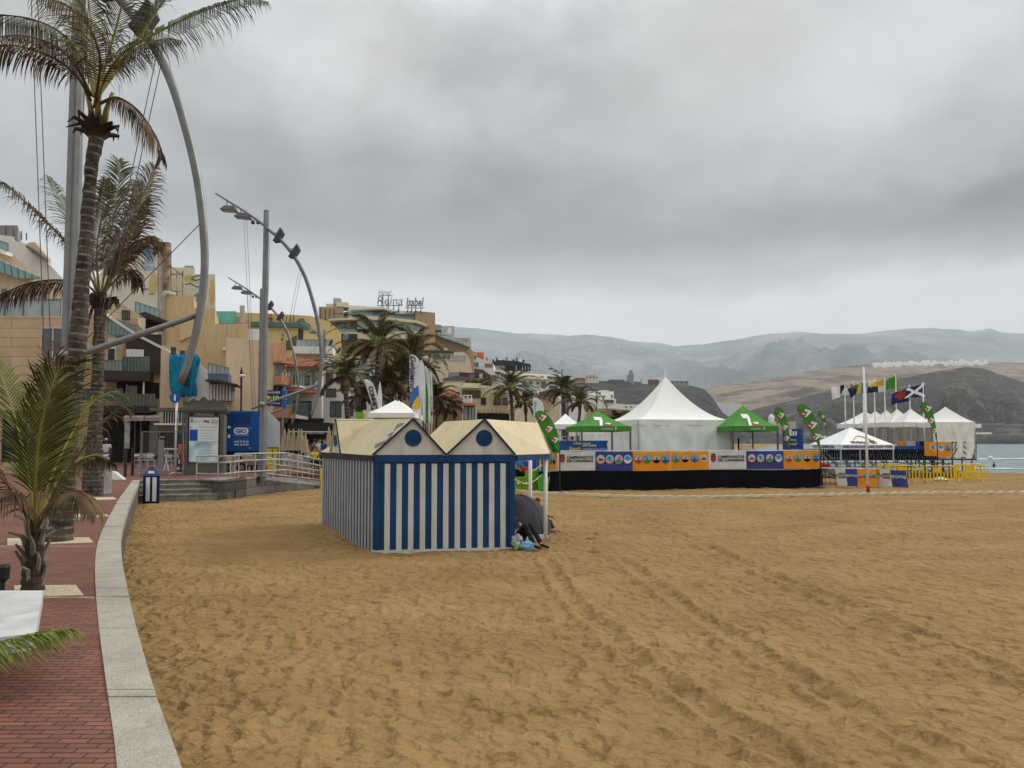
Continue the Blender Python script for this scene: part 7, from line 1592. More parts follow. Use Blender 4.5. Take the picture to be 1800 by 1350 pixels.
p = onp(631, 43, .0); F = Fac(620, 43, 642, 43); lb_ = thing('lime_stand', 'small lime green counter behind the left end of the cabin roof', 'stand', F.at(F.hit(630, 740)[0], 0)); LIME = mat('lime_plastic', (.16, .42, .01), .5, .15, 2, stain=.1); mb = MB(); u0, u1, z0, z1 = F.rc(626, 724, 638, 760); F.bx(mb, u0, u1, 0, z1, -.5, 0); mb.build('counter', LIME, lb_); mb = MB(); F.px(mb, 637, 721, 652, 738, -.6, -.1); mb.build('side_box', CRM, lb_)
# ---- blue backdrop banners behind the stage
def sheet(label, F, x0, y0, x1, y1, m, name='backdrop_banner', o=0.0, lines=(), group=None, cat='banner', wave=.04):
    u0, u1, z0, z1 = F.rc(x0, y0, x1, y1); r = thing(name, label, cat, F.at((u0 + u1) / 2, z0, o), group=group); n = 30; vs = []; mb = MB()
    for j in range(5):
        for i in range(n + 1): vs.append(F.at(u0 + (u1 - u0) * i / n, z1 + (z0 - z1) * j / 4, o + wave * noise.noise(Vector((i * .35, j * .8, x0)))))
    mb.add(vs, [(j * (n + 1) + i, j * (n + 1) + i + 1, (j + 1) * (n + 1) + i + 1, (j + 1) * (n + 1) + i) for j in range(4) for i in range(n)]); mb.build('cloth', m, r, smooth=True)
    for t_ in lines: ftext(r, F, t_[0], t_[1], *t_[2:6], o + .05, **(t_[6] if len(t_) > 6 else {}))
    return r
GOLD = mat('gold_letter', (.60, .42, .08), .5, .1, 3)
F = Fac(980, 45.5, 1125, 45.5)
sheet('blue backdrop banner with gold Challenge lettering seen under the left green tent', F, 984, 774.5, 1088, 795, BB, lines=(('Challenge', GOLD, 1007, 776.5, 1038, 783, dict(shear=.3, bold=.03)), ('Beach', GOLD, 1000, 785, 1020, 792, dict(shear=.3, bold=.03)), ('Gran Canaria', LOGOW, 1022, 780, 1048, 785, dict(bold=.02)), ('CAMPEONATO DE CANARIAS', LOGOW, 1024, 788, 1080, 790.5)))
sheet('shorter blue backdrop banner between the green tent leg and pagoda tent', F, 1089, 774.5, 1122, 795, BB, lines=(('Deportes', LOGOW, 1103, 781, 1120, 785), ('Gran Canaria', LOGOW, 1103, 787, 1120, 790)))
sheet('blue backdrop banner seen through the open canopy of the cabin', Fac(900, 41, 965, 41), 903, 803, 944, 826, BB, lines=(('Cabildo', LOGOW, 908, 806, 928, 811),))
# speaker/white crates under the tent
F = Fac(985, 47.5, 1020, 47.5); bx_ = thing('drum_crate', 'white crate with two round black openings behind the small white tent legs', 'crate', F.at(F.hit(1000, 780)[0], 0)); mb = MB(); u0, u1, z0, z1 = F.rc(988, 766, 1012, 775); F.bx(mb, u0, u1, 0, z1, -.6, 0); mb.build('box_body', WHITE, bx_)
for x in (992, 1006): mb = MB(); u_, z_ = F.hit(x, 770.5); mb.prism([F.at(u_ + .09 * math.cos(k * .5236), z_ + .09 * math.sin(k * .5236), .012) for k in range(12)], -F.n * .01); mb.build('port', BLACK, bx_)
# white high chair / umpire frame + dark umbrella under right tent
F = Fac(1280, 43, 1330, 43); uc = thing('umpire_chair', 'white tubular umpire chair under the right green tent', 'chair', F.at(F.hit(1312, 790)[0], ZS))
mb = MB()
for x in (1304, 1320): mb.tube([F.at(F.hit(x, 790)[0], ZS, 0), F.P(x, 772, 0)], .03, 6)
for y in (776, 785): mb.tube([F.P(1304, y, 0), F.P(1320, y, 0)], .025, 6)
mb.build('frame', WHITE, uc); mb = MB(); F.px(mb, 1301, 789, 1330, 793, -.5, 0); mb.build('seat', WHITE, uc)
um = thing('folded_umbrella', 'half open blue and black umbrella lying beside the umpire chair', 'umbrella', F.at(F.hit(1292, 790)[0], ZS)); mb = MB(); mb.lathe([(.75, 0), (.55, .3), (.25, .5), (.02, .58)], F.at(F.hit(1288, 790)[0], ZS + .3, -.2), 10); mb.build('canopy', mat('umbrella_blue', (.10, .16, .24), .6, .3, 2), um); mb = MB(); mb.tube([F.at(F.hit(1299, 790)[0], ZS, 0), F.P(1298, 770, 0)], .05, 6); mb.build('post', SKM, um)
# ---- drinks display
F = Fac(1380, 41, 1415, 41); dc = thing('drinks_fridge', 'tall blue promotional drinks stand with gold lettering on the stage', 'stand', F.at(F.hit(1397, 790)[0], ZS)); DB = mat('display_blue', (.005, .045, .25), .35, .15, 1.5)
u0, u1, z0, z1 = F.rc(1383.5, 754, 1412, 793); mb = MB(); F.bx(mb, u0, u1, ZS - .02, z1, -.7, 0); mb.build('cabinet', DB, dc)
mb = MB(); F.px(mb, 1383.5, 754.5, 1391.5, 766, .002, .012)
for x in (1393, 1397.5): F.px(mb, x, 758, x + 3, 766, .002, .012)
mb.build('white_print', LOGOW, dc); mb = MB()
for k in range(5): mb.bar(F.P(1400 + k * 2.6, 754.6, .01), F.P(1411.5, 754.6 + (11.5 - k * 2.6) * 1.35, .01), .03, .006); mb.bar(F.P(1399.5 + k * 2, 767 + k * 3 - 4, .012), F.P(1411.5, 756 + k * 4.4, .012), .03, .006)
mb.build('lattice_print', mat('lattice_blue', (.15, .28, .6), .5, .1, 3), dc)
for k, t_ in enumerate(('Stay', 'cool', 'BEACH')): ftext(dc, F, t_, GOLD if k < 2 else SKY_, 1388 + (0 if k < 2 else 2), 771 + k * 6.5 + (5 if k == 2 else 0), 1401 + (0 if k < 2 else 3), 776 + k * 6.5 + (5 if k == 2 else 0), .014, shear=.2, bold=.03)
# ---- feather flags
def feather(label, D, pole, edge, mt, deco='7', group='green feather flags', name='feather_flag', foot=None, zg=0.0, rim=BLACK, extra=None, rimw=.045):
    """pole: pixel curve from the foot to the curled tip; edge: free edge from bottom to tip (same count as the cloth part of the pole)"""
    base = W(pole[0][0], pole[0][1], D); base.z = zg; r = thing(name, label, 'flag', base, group=group)
    F = Fac(pole[0][0] - 40, D, pole[0][0] + 40, D); P3 = [base] + [F.P(x, y) for x, y in pole]
    cv, L = catm(P3, 40); mb = MB(); mb.tube(cv, [rimw * .8 * (1 - .4 * i / 40) for i in range(41)], 6); mb.build('pole', rim, r, smooth=True)
    a_, _ = catm([F.P(x, y, .03) for x, y in pole], 30); b_, _ = catm([F.P(x, y, .03) for x, y in edge], 30); m = 6; vs = []
    for i in range(31):
        for j in range(m + 1): t_ = j / m; p = a_[i].lerp(b_[i], t_); vs.append(p + F.n * (.035 * math.sin(i * .5 + t_ * 2.5) * math.sin(math.pi * t_)))
    mb = MB(); mb.add(vs, [(i * (m + 1) + j, i * (m + 1) + j + 1, (i + 1) * (m + 1) + j + 1, (i + 1) * (m + 1) + j) for i in range(30) for j in range(m)]); mb.build('cloth', mt, r, smooth=True)
    mb = MB(); mb.lathe([(.22, 0), (.22, .05), (.05, .1)], base, 10); mb.build('foot', STEELD, r)
    if extra: extra(r, F)
    return r
def sevens(spots):
    def fn(r, F):
        for (x, y, w_, ang) in spots:
            u_, z_ = F.hit(x, y); s = F.hit(x + w_, y)[0] - u_; M_ = lambda dx, dy: F.at(u_ + dx * s, z_ + dy * s, .0)
            du = (F.d * math.cos(ang) + up * math.sin(ang)); dv = (up * math.cos(ang) - F.d * math.sin(ang))
            text(r, '7', LOGOW, F.at(u_ + .16 * s, z_, .10), du, dv, s * .75, s * .9, bold=.07)
            mb = MB(); c = F.at(u_ - .28 * s, z_ - .05 * s, .105); mb.prism([c + du * s * .34 * math.cos(k * .35) + dv * s * .27 * math.sin(k * .35) for k in range(18)], F.n * .006); mb.build('logo_disc', LRED, r); text(r, 'up', LOGOW, c + F.n * .008, du, dv, s * .38, s * .22, bold=.04)
    return fn
def green_extra(spots, tri):
    s7 = sevens(spots)
    def fn(r, F):
        s7(r, F); mb = MB(); mb.prism([F.P(x, y, .085) for x, y in tri], -F.n * .008); mb.build('dark_corner', TGN2, r)
    return fn
feather('green feather flag leaning at the right end of the cabin roof', 34.5, [(984, 796), (983, 780), (978, 758), (968, 737), (957, 726), (948, 722), (942, 727), (941, 734)], [(972, 796), (966, 789), (960, 775), (955, 762), (950, 752), (946, 744), (943, 738), (941, 734)], TGN, extra=green_extra([(953, 735, 12, -.25), (964, 755, 12, -.25), (975, 774, 11, -.25)], [(962, 765), (978, 790), (983, 794), (972, 794)]))
feather('left one of three green feather flags right of the right green tent', 40.6, [(1388, 793), (1387, 770), (1385, 750), (1380, 730), (1373, 718), (1367, 716), (1362, 721), (1361, 727)], [(1385, 786), (1383, 775), (1379, 763), (1374, 752), (1369, 741), (1365, 733), (1362, 730), (1361, 727)], TGN, zg=ZS, extra=sevens([(1371, 731, 11, -.25), (1377, 752, 10, -.25), (1381, 771, 9, -.25)]))
feather('biggest green feather flag at the right end of the stage rail', 38.6, [(1442, 805), (1441, 785), (1437, 757), (1430, 732), (1420, 716), (1410, 711), (1404, 714), (1402, 722)], [(1440, 790), (1437, 782), (1429, 768), (1421, 754), (1413, 740), (1408, 731), (1404, 726), (1402, 722)], TGN, extra=sevens([(1415, 727, 15, -.3), (1426, 748, 14, -.3), (1433, 768, 12, -.3)]))
feather('smallest green feather flag standing farthest right of the biggest one', 55, [(1455, 800), (1454, 775), (1452, 750), (1449, 733), (1445, 724), (1441, 723), (1439, 727), (1438.5, 731)], [(1453.5, 765), (1452, 760), (1449, 752), (1446, 746), (1443, 739), (1441, 735), (1439.5, 732), (1438.5, 731)], TGN, extra=sevens([(1445, 733, 6, -.2), (1448, 746, 5, -.2)]), rimw=.05)
feather('green feather flag before the row of white peaked tents', 47, [(1648, 800), (1647, 775), (1644, 748), (1639, 725), (1632, 710), (1625, 706), (1620, 711), (1618, 718)], [(1647, 776), (1645, 770), (1640, 757), (1634, 745), (1628, 734), (1623, 726), (1620, 722), (1618, 718)], TGN, extra=sevens([(1629, 719, 11, -.25), (1635, 740, 10, -.25), (1641, 758, 9, -.25)]))
WG = 'white feather flags behind the cabin'
FW = mat('flag_white_cloth', (.62, .63, .64), .7, .06, 2)
def gob(r, F):
    a = R(-90); text(r, 'Gobierno', NB, F.P(726.5, 656, .10), -up, F.d, 1.9, .28, bold=.02); text(r, 'de Canarias', NB, F.P(722.5, 652, .10), -up, F.d, 2.0, .22)
    mb = MB(); F.px(mb, 722, 662, 727, 669, .09, .10); mb.build('emblem', SB, r)
    mb = MB(); mb.prism([F.P(x, y, .095) for x, y in ((721.5, 690), (735.5, 677), (737, 700), (731, 705), (724, 718), (721, 705))], -F.n * .008); mb.build('blue_wave', mat('wave_blue', (.03, .13, .38), .7, .1, 3), r)
    mb = MB(); mb.prism([F.P(x, y, .097) for x, y in ((724, 716), (729, 704), (737, 695), (739, 712), (735, 719), (726, 718))], -F.n * .008); mb.build('yellow_wave', mat('wave_yellow', (.65, .38, .02), .7, .1, 3), r)
feather('tallest white feather flag with vertical lettering and blue and yellow waves', 42, [(740, 745), (740, 710), (741, 670), (739, 642), (733, 629), (726, 624.5), (722, 624), (720, 624)], [(726, 738), (724, 705), (719.5, 675), (720, 648), (719.7, 636), (719.7, 630), (719.8, 626), (720, 624)], FW, group=WG, rim=WHITE, extra=gob)
feather('narrow white feather flag directly right of the tallest one', 44, [(748, 745), (748, 710), (748, 670), (746, 645), (742, 634), (740, 632), (739, 632), (738.5, 633)], [(743, 738), (742, 705), (741, 675), (740, 650), (739.5, 640), (739.2, 636), (739, 634), (738.5, 633)], FW, group=WG)
feather('slim green printed feather flag between the white feather flags', 44.6, [(752, 745), (752, 720), (752, 695), (750, 677), (747, 669), (745, 667), (744, 668), (744, 669)], [(746, 740), (745, 720), (744, 700), (743.5, 684), (743.7, 676), (744, 672), (744, 670), (744, 669)], TGN, group=WG, extra=None)
def ctx(r, F): text(r, 'CABILDO', PBL, F.P(749, 662, .10), -up, F.d, .9, .18)
feather('white feather flag with small vertical lettering, second from right', 45.5, [(757, 745), (757, 710), (757, 680), (755, 658), (751, 647), (747, 643), (745, 643), (744.5, 644)], [(752, 738), (751, 705), (748, 680), (746, 665), (745, 655), (744.6, 650), (744.5, 646), (744.5, 644)], FW, group=WG, extra=ctx)
feather('rightmost white feather flag with pink and blue print at its foot', 46.5, [(761, 745), (761, 715), (760.5, 685), (759.5, 662), (758, 653), (757, 650), (756.5, 650), (756, 651)], [(757, 738), (756.5, 710), (756.5, 685), (756.3, 668), (756, 660), (756, 656), (756, 653), (756, 651)], FW, group=WG, extra=lambda r, F: [splash(r, F, 758.5, 700 + k * 9, 2.2, 4, (PBL, MT['pale_pink'], PYE, MT['cloth_red'])[k], k + 2, .08, 'print_patch') for k in range(4)])
def qn(r, F): text(r, 'CONNET', BLACK, F.P(656.5, 700, .11), -up * .97 + F.d * .24, F.d * .97 + up * .24, 1.35, .26, bold=.05)
feather('white curved feather flag with vertical black lettering left of the white tents', 41, [(667, 728), (666, 715), (663, 700), (659, 685), (653, 673), (646, 668), (642, 667.5), (640, 668)], [(657, 722), (653, 710), (650, 699), (647, 689), (644, 681), (642, 675), (640.8, 671), (640, 668)], FW, group=WG, rim=WHITE, extra=qn)
feather('thin plain white feather flag right of the curved lettered one', 43, [(670, 728), (670.5, 715), (671, 700), (670.5, 690), (669, 680), (668, 674), (667.6, 672), (667.5, 671)], [(665, 722), (664, 712), (663.5, 703), (664, 695), (665, 687), (666, 680), (667, 675), (667.5, 671)], FW, group=WG, rim=WHITE)
feather('white feather flag with vertical lettering above the cabin roof end', 55, [(955, 760), (955, 735), (955, 720), (953, 708), (948, 703), (943, 701), (938, 700.5), (936, 701)], [(943, 748), (941, 738), (938, 728), (937, 718), (936.5, 711), (936.2, 706), (936, 703), (936, 701)], FW, group=WG, rim=WHITE, extra=lambda r, F: text(r, 'Gobierno de', NB, F.P(941, 716, .10), -up, F.d, .95, .16))
# ---- flag poles with island flags
def flagpole(label, px, ytop, D, quad, cells, saltire=False):
    """quad: pixel corners (far-top, pole-top, pole-bottom, far-bottom); cells: fn(s,t)->material index; s 0 at the pole"""
    base = W(px, 776, D); base.z = 0; F = Fac(px - 40, D, px + 40, D); top = F.P(px, ytop); r = thing('flagpole', label, 'flag', base, group='island flags on poles behind the white canopy')
    mb = MB(); mb.tube([base, Vector((base.x, base.y, top.z))], [.06, .04], 8); mb.lathe([(.02, 0), (.05, .03), (.02, .08)], (base.x, base.y, top.z), 8); mb.build('pole', WHITE, r, smooth=True)
    ft, pt, pb, fb = [F.P(x, y) for x, y in quad]; n, m = 24, 16; vs = []; mats_ = [LOGOW, NB, YEL_, TGN, LRED, PBLF]
    for j in range(m + 1):
        for i in range(n + 1):
            s, t_ = i / n, j / m; p = pt.lerp(ft, s).lerp(pb.lerp(fb, s), t_); vs.append(p + F.n * (.16 * s * math.sin(s * 8 + t_ * 1.5)) + up * (.05 * s * math.sin(s * 9 + 1)))
    mb = MB()
    for j in range(m):
        for i in range(n): mb.m.append(cells((i + .5) / n, (j + .5) / m)); mb.f.append([j * (n + 1) + i, j * (n + 1) + i + 1, (j + 1) * (n + 1) + i + 1, (j + 1) * (n + 1) + i])
    mb.v = [Vector(v_) for v_ in vs]; mb.build('flag_cloth', mats_, r, smooth=True)
YEL_ = mat('flag_yellow', (.62, .40, .02), .7, .08, 3); PBLF = mat('flag_light_blue', (.03, .25, .50), .7, .08, 3)
flagpole('white and navy flag, leftmost on the row of poles', 1487, 675, 60, [(1459, 682), (1487, 675), (1487, 694), (1463, 703)], lambda s, t: 1 if s < .38 else 0)
flagpole('white flag with red corner, second from left', 1502, 672, 59.5, [(1479, 688), (1502, 672), (1502, 692), (1477, 696)], lambda s, t: 4 if s < .35 and t < .45 else 0)
flagpole('green and blue diagonal flag third from left', 1519, 670, 59, [(1488, 684), (1519, 670), (1519, 684), (1496, 699)], lambda s, t: 3 if s + t < .9 and t < .55 else (1 if s > .25 else 3))
flagpole('yellow and light blue flag just left of the tall white pole', 1524, 670, 58.5, [(1507, 676), (1524, 670), (1523, 692), (1505, 692)], lambda s, t: 5 if s < .5 else 2)
flagpole('white and blue flag just right of the tall white pole', 1539, 668, 58.5, [(1525, 669), (1539, 667), (1546, 686), (1524, 692)], lambda s, t: 0 if t < .5 else 1)
flagpole('yellow, white and blue diagonal flag fifth from right', 1557, 664, 58, [(1528, 676), (1557, 664), (1557, 688), (1530, 691)], lambda s, t: 2 if t < .55 - .2 * s else (1 if s > .45 else 0))
flagpole('green and white flag with the highest position', 1577, 659, 57.5, [(1556, 668), (1577, 659), (1578, 683), (1558, 685)], lambda s, t: 3)
flagpole('red and blue flag below the others, second from right', 1601, 678, 57, [(1565, 694), (1600, 680), (1601, 704), (1567, 712)], lambda s, t: 4 if abs(s - .45) + abs(t - .35) < .38 else 1)
flagpole('blue flag with a white diagonal cross, rightmost on the row', 1625, 673, 56.5, [(1591, 684), (1625, 673), (1626, 697), (1590, 700)], lambda s, t: 0 if abs(s - t) < .13 or abs(s - (1 - t)) < .13 else 1)
# ---- goal post pole with red foot
p = G(1526, 868); sp2 = thing('court_pole', 'tall white pole with red foot standing on the white court line', 'pole', p); mb = MB(); mb.tube([p + up * .35, p + up * 5.85 + Vector((-.09, 0, 0))], [.062, .035], 10); mb.build('shaft', WHITE, sp2, smooth=True); mb = MB(); mb.tube([p - up * .1, p + up * .35], .075, 10); mb.build('red_foot', mat('red_paint', (.30, .02, .02), .5, .1, 3), sp2)
# ---- court line of pale webbing
mb = MB(); ln = [(907, 861.5), (930, 864), (965, 866), (1040, 869.5), (1120, 872), (1220, 873), (1300, 872), (1370, 870), (1450, 868.5), (1522, 867.5), (1600, 866), (1700, 865.5), (1800, 865), (1900, 864.5)]
cv, L = catm([G(x, y, .08) for x, y in ln], 420)
for a_, b_, i in zip(cv, cv[1:], range(420)): a_ = a_ + up * (.018 * math.sin(i * .8)); b_ = b_ + up * (.018 * math.sin((i + 1) * .8)); mb.hexa([a_ + Vector((0, -.05, -.06)), b_ + Vector((0, -.05, -.06)), b_ + Vector((0, .05, -.02)), a_ + Vector((0, .05, -.02)), a_ + Vector((0, -.05, .035)), b_ + Vector((0, -.05, .035)), b_ + Vector((0, .05, .04)), a_ + Vector((0, .05, .04))])
mb.build('court_line', mat('webbing_cream', (.58, .52, .38), .8, .15, 3, stain=.4), label='long cream boundary webbing lying on the sand before the stage', cat='court line')
# ---- federation canopy
A = W(1477, 776, 41); B = W(1572, 776, 41.6); A.z = 0; u = Vector((B.x - A.x, B.y - A.y, 0)); v = Vector((-u.y, u.x, 0)).normalized() * 3.0 + Vector((-.55, 0, 0)) * 0; ze = 2.22
FC = mat('canopy_bright_white', (.75, .76, .78), .6, .03, 1.5); cz = W(1500, 751, 42.5).z
fc, f = tent('event_canopy', 'white pop-up canopy with ball emblem and federation lettering on its edge', A, u, v, ze, cz, 0, FC, .26, 1.05, group=None)
nn_ = Vector((u.y, -u.x, 0)).normalized(); text(fc, 'FEDERACION INSULAR DE VOLEIBOL DE GRAN CANARIA', NB, A + u * .5 + nn_ * .03 + up * (ze - .11), u, up, u.length * .93, .15, bold=.03)
on_canopy(fc, f, 'FIVBGC', BLACK, -.52, .12, -.95, -.80, .03, bold=.05); canopy_disc(fc, f, NB, .28, -.84, .10, .11, .02, 'ball_emblem'); canopy_disc(fc, f, YEL_, .34, -.82, .12, .14, .008, 'ball_ring')
mb = MB(); mb.tube([f(-.32 + .62 * k / 20, -.72 + .22 * math.sin(math.pi * k / 20) , .03) for k in range(21)], .03, 5); mb.build('yellow_swoosh', YEL_, fc)
text(fc, 'VOLEIBOL', NB, A + v * .5 + Vector((-.05, 0, 0)) + up * (ze - .11), -v, up, 2.2, .15, bold=.03)
# ---- banners on barriers before it
F = Fac(1440, 39.5, 1570, 38.3); zt2 = F.hit(1500, 824)[1]
G2 = 'banners on the low barriers by the tall white pole'
banner('white banner with lettering at the left of the low barrier', F, 1467, 1485, .08, zt2, 'w', group=G2, skew=.12); banner('narrow purple banner on the low barrier left of the tall white pole', F, 1485, 1506, .06, zt2, 'p', group=G2, skew=.05); banner('orange banner on the low barrier crossed by the tall white pole', F, 1506.5, 1540, .06, zt2, 'o', group=G2)
F2 = Fac(1540, 39.2, 1600, 38.0); banner('white banner on the short barrier right of the tall white pole', F2, 1545, 1564, .06, zt2, 'w', group=G2, skew=.1); banner('dark blue banner on the short barrier right of the tall white pole', F2, 1564, 1592, .03, zt2 - .05, 'p', group=G2, skew=.12)
br = thing('low_barrier', 'low steel barrier with white top rail carrying small banners', 'barrier', F.at(F.hit(1500, 850)[0], 0)); mb = MB(); u0 = F.hit(1440, 826)[0]; u1 = F.hit(1545, 826)[0]; F.bx(mb, u0, u1, zt2, zt2 + .05, -.05, 0); mb.build('top_rail', WHITE, br)
for x in (1441, 1450, 1458, 1467, 1506, 1543): mb = MB(); u_ = F.hit(x, 840)[0]; F.bx(mb, u_, u_ + .03, 0, zt2, -.06, -.03); mb.build('post', STEELD, br)
F = Fac(1430, 42, 1480, 41); st_ = thing('stage_stair', 'dark steel stair and rails at the right end of the stage', 'stairs', F.at(F.hit(1450, 850)[0], 0))
mb = MB()
for k in range(5): F.bx(mb, F.hit(1447, 840)[0] + k * .28, F.hit(1447, 840)[0] + k * .28 + .3, .72 - k * .17, .76 - k * .17, -1.0, 0)
mb.build('treads', STEELD, st_); mb = MB()
for o in (0, -1.0):
    mb.tube([F.P(1446, 800, o), F.P(1452, 806, o), F.P(1470, 833, o), F.P(1472, 850, o)], .025, 6); mb.tube([F.P(1446, 815, o), F.P(1466, 842, o)], .02, 6)
mb.build('handrail', STEEL, st_)
blob('red_bag', F.P(1448, 819, .2), .33, MT['cloth_red'], 'red bag on the stage stair landing left of the canopy', 'bag', 8, .5)
# ---- bleachers
F = Fac(1452, 48, 1700, 49); bl = thing('bleachers', 'grey steel bleachers with rows of dark seats behind the white canopy', 'bleachers', F.at(F.hit(1570, 830)[0], 0)); GR = mat('bleacher_plank', (.10, .095, .085), .7, .2, 3)
u0 = F.hit(1450, 810)[0]; u1 = F.hit(1712, 810)[0]; NR = 6
for k in range(NR):
    z = .42 + .24 * k; o = -.65 * k; s0 = u0 + .35 * (NR - k) * 0
    mb = MB(); F.bx(mb, u0 + .1, u1 - .6, z - .03, z + .02, o - .32, o); F.bx(mb, u0 + .1, u1 - .6, z - .22, z - .18, o - .55, o - .33); mb.build('bench_row', GR, bl)
    if k >= 3:
        n = 52
        for i in range(n) if k < 5 else range(n): pass
        mb = MB()
        for i in range(n): uu = u0 + .2 + (u1 - u0 - 1.2) * i / n; F.bx(mb, uu, uu + (u1 - u0) / n * .58, z + .02, z + .26, o - .30, o - .25); F.bx(mb, uu, uu + (u1 - u0) / n * .58, z + .02, z + .05, o - .28, o - .02)
        mb.build('seat_row', SKM, bl)
for i in range(12):
    uu = u0 + (u1 - u0 - .6) * i / 11; mb = MB(); mb.bar(F.at(uu, 0, -.2), F.at(uu, .42 + .24 * 5, -3.4), .05, .05); mb.bar(F.at(uu, 0, -3.4), F.at(uu, 1.6, -3.4), .05, .05, up=(0, 1, 0)); mb.bar(F.at(uu, .02, 0), F.at(uu, .02, -3.6), .05, .05); mb.bar(F.at(uu, 0, -1.6), F.at(uu, 1.0, -1.6), .05, .05, up=(0, 1, 0)); mb.build('support_frame', STEELD, bl)
F3 = Fac(1452, 52.5, 1700, 52.8)
sheet('long blue printed banner on the rail above the bleacher rows', F3, 1455, 784, 1650, 799, BB, lines=(('CABILDO', LOGOW, 1462, 787, 1490, 792), ('Gran Canaria', LOGOW, 1580, 788, 1600, 793), ('Beach Volley Tour', GOLD, 1532, 789, 1546, 796), ('Deportes', LOGOW, 1606, 788, 1622, 794), ('CANARIAS', LOGOW, 1625, 787, 1640, 795)))
F4 = Fac(1560, 54, 1720, 54); sheet('small orange printed banner left of the white one behind the blue rail banner', F4, 1578, 775, 1593, 785, BO); sheet('small white printed banner between orange and purple ones', F4, 1594, 775, 1610, 785, BW); sheet('small purple printed banner behind the blue rail banner', F4, 1610, 775.5, 1625, 785, BP)
F5 = Fac(1600, 51.5, 1720, 51.5); bo = thing('event_banner', 'large orange banner with blue round emblems on the platform rail at right', 'banner', F5.P(1650, 803)); u0_, u1_, z0_, z1_ = F5.rc(1625, 777, 1673, 803); mb = MB(); F5.bx(mb, u0_, u1_, z0_, z1_, 0, .02); mb.build('cloth', BO, bo)
for k, x in enumerate((1640, 1654, 1666)): medallion(bo, F5, F5.hit(x, 790)[0], F5.hit(x, 787)[1], .21, .025, 1 + k * 2)
# ---- platform frame and the row of peaked tents
F = Fac(1600, 52, 1720, 52); pf = thing('scaffold_platform', 'dark steel scaffold platform with braced rail under the peaked tents', 'platform', F.at(F.hit(1680, 830)[0], 0)); mb = MB(); uA = F.hit(1560, 800)[0]; uB = F.hit(1717, 800)[0]; zd = F.hit(1690, 806)[1]; zr_ = F.hit(1690, 777)[1]
F.bx(mb, uA, uB, zd - .12, zd, -12, 0); mb.build('deck', STEELD, pf)
mb = MB(); F.bx(mb, F.hit(1672, 800)[0], uB, zr_ - .05, zr_, -.06, -.0); F.bx(mb, F.hit(1672, 800)[0], uB, zd + .05, zd + .1, -.06, 0)
for x in (1674, 1688, 1690, 1716): mb.bar(F.P(x, 776, -.03), F.P(x, 806, -.03), .06, .06, up=(0, 1, 0))
for a_, b_ in (((1674, 804), (1687, 780)), ((1674, 794), (1682, 779)), ((1691, 781), (1714, 803)), ((1691, 790), (1703, 803)), ((1700, 779), (1715, 792))): mb.bar(F.P(*a_, -.03), F.P(*b_, -.03), .05, .05)
mb.build('braced_rail', STEELD, pf)
for i in range(14):
    x = 1640 + i * 5.8; mb = MB(); uu = F.hit(x, 800)[0]; mb.bar(F.at(uu, 0, -.1 - (i % 3) * 1.5), F.at(uu, zd - .12, -.1 - (i % 3) * 1.5), .06, .06, up=(0, 1, 0)); mb.build('support_post', STEELD, pf)
TWG = 'row of white peaked tents on the platform'
RO = [(1640, 1715, 52, 715, 742, 'end white tent with walls, rightmost and nearest of the peaked row'), (1589, 1640, 54, 718, 742, 'white peaked tent directly left of the walled end tent'), (1566, 1614, 56, 719, 742, 'third white peaked tent from the right'), (1546, 1594, 58, 721, 743, 'fourth white peaked tent from the right'), (1526, 1574, 60, 722, 744, 'second white peaked tent from the left'), (1490, 1572, 62, 723, 745, 'leftmost white peaked tent of the row')]
for x0, x1, D, yp, ye, lb in RO:
    A = W(x0, 776, D); B = W(x1, 776, D); A.z = 0; u = Vector((B.x - A.x, 0, 0)); v = Vector((0, 1.96 if D > 52 else 1.96, 0)); ze = W(x0, ye, D).z; zp = W(x0, yp, D + 1).z
    tent('peaked_tent', lb, A, u, v, ze, zp, zd if D < 60 else 1.0, TW, .36, 1.25, True, (0, 1) if D == 52 else (), group=TWG, skipv=(2,))
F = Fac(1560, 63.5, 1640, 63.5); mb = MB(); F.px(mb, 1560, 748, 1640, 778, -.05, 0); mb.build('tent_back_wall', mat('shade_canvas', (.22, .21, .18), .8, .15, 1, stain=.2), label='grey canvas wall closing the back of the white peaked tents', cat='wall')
# ---- yellow crowd barriers
YB = mat('barrier_yellow', (.68, .46, .008), .5, .08, 3, stain=.15)
def barrier():
    r = thing('crowd_barrier', '', 'barrier', local=True, group='yellow crowd barriers'); mb = MB(); W_, H_ = 1.0, 1.0
    pts = [(-W_ + .12, 0, .2), (-W_, 0, .32), (-W_, 0, H_ - .12), (-W_ + .12, 0, H_), (W_ - .12, 0, H_), (W_, 0, H_ - .12), (W_, 0, .32), (W_ - .12, 0, .2), (-W_ + .12, 0, .2)]
    mb.tube(pts, .028, 8); mb.build('frame', YB, r, smooth=True, local=True); mb = MB()
    for k in range(9):
        x = -W_ + 2 * W_ * (k + 1) / 10; mb.bar((x, 0, .2), (x, 0, H_ if abs(x) > .42 else .62), .085, .02, up=(0, 1, 0))
    mb.bar((-.4, 0, .62), (.4, 0, .62), .02, .03); mb.build('bars', YB, r, local=True); mb = MB(); mb.box((0, 0, .80), (.5, .015, .28)); pl_ = mb.build('name_plate', YB, r, local=True)
    for x in (-.65, .65): mb = MB(); mb.tube([(x, -.28, .0), (x, -.22, .06), (x, 0, .2), (x, .22, .06), (x, .28, 0)], .022, 6); mb.build('foot', YB, r, local=True)
    return r
bp_ = barrier(); KID[bp_.name] = kids(bp_)
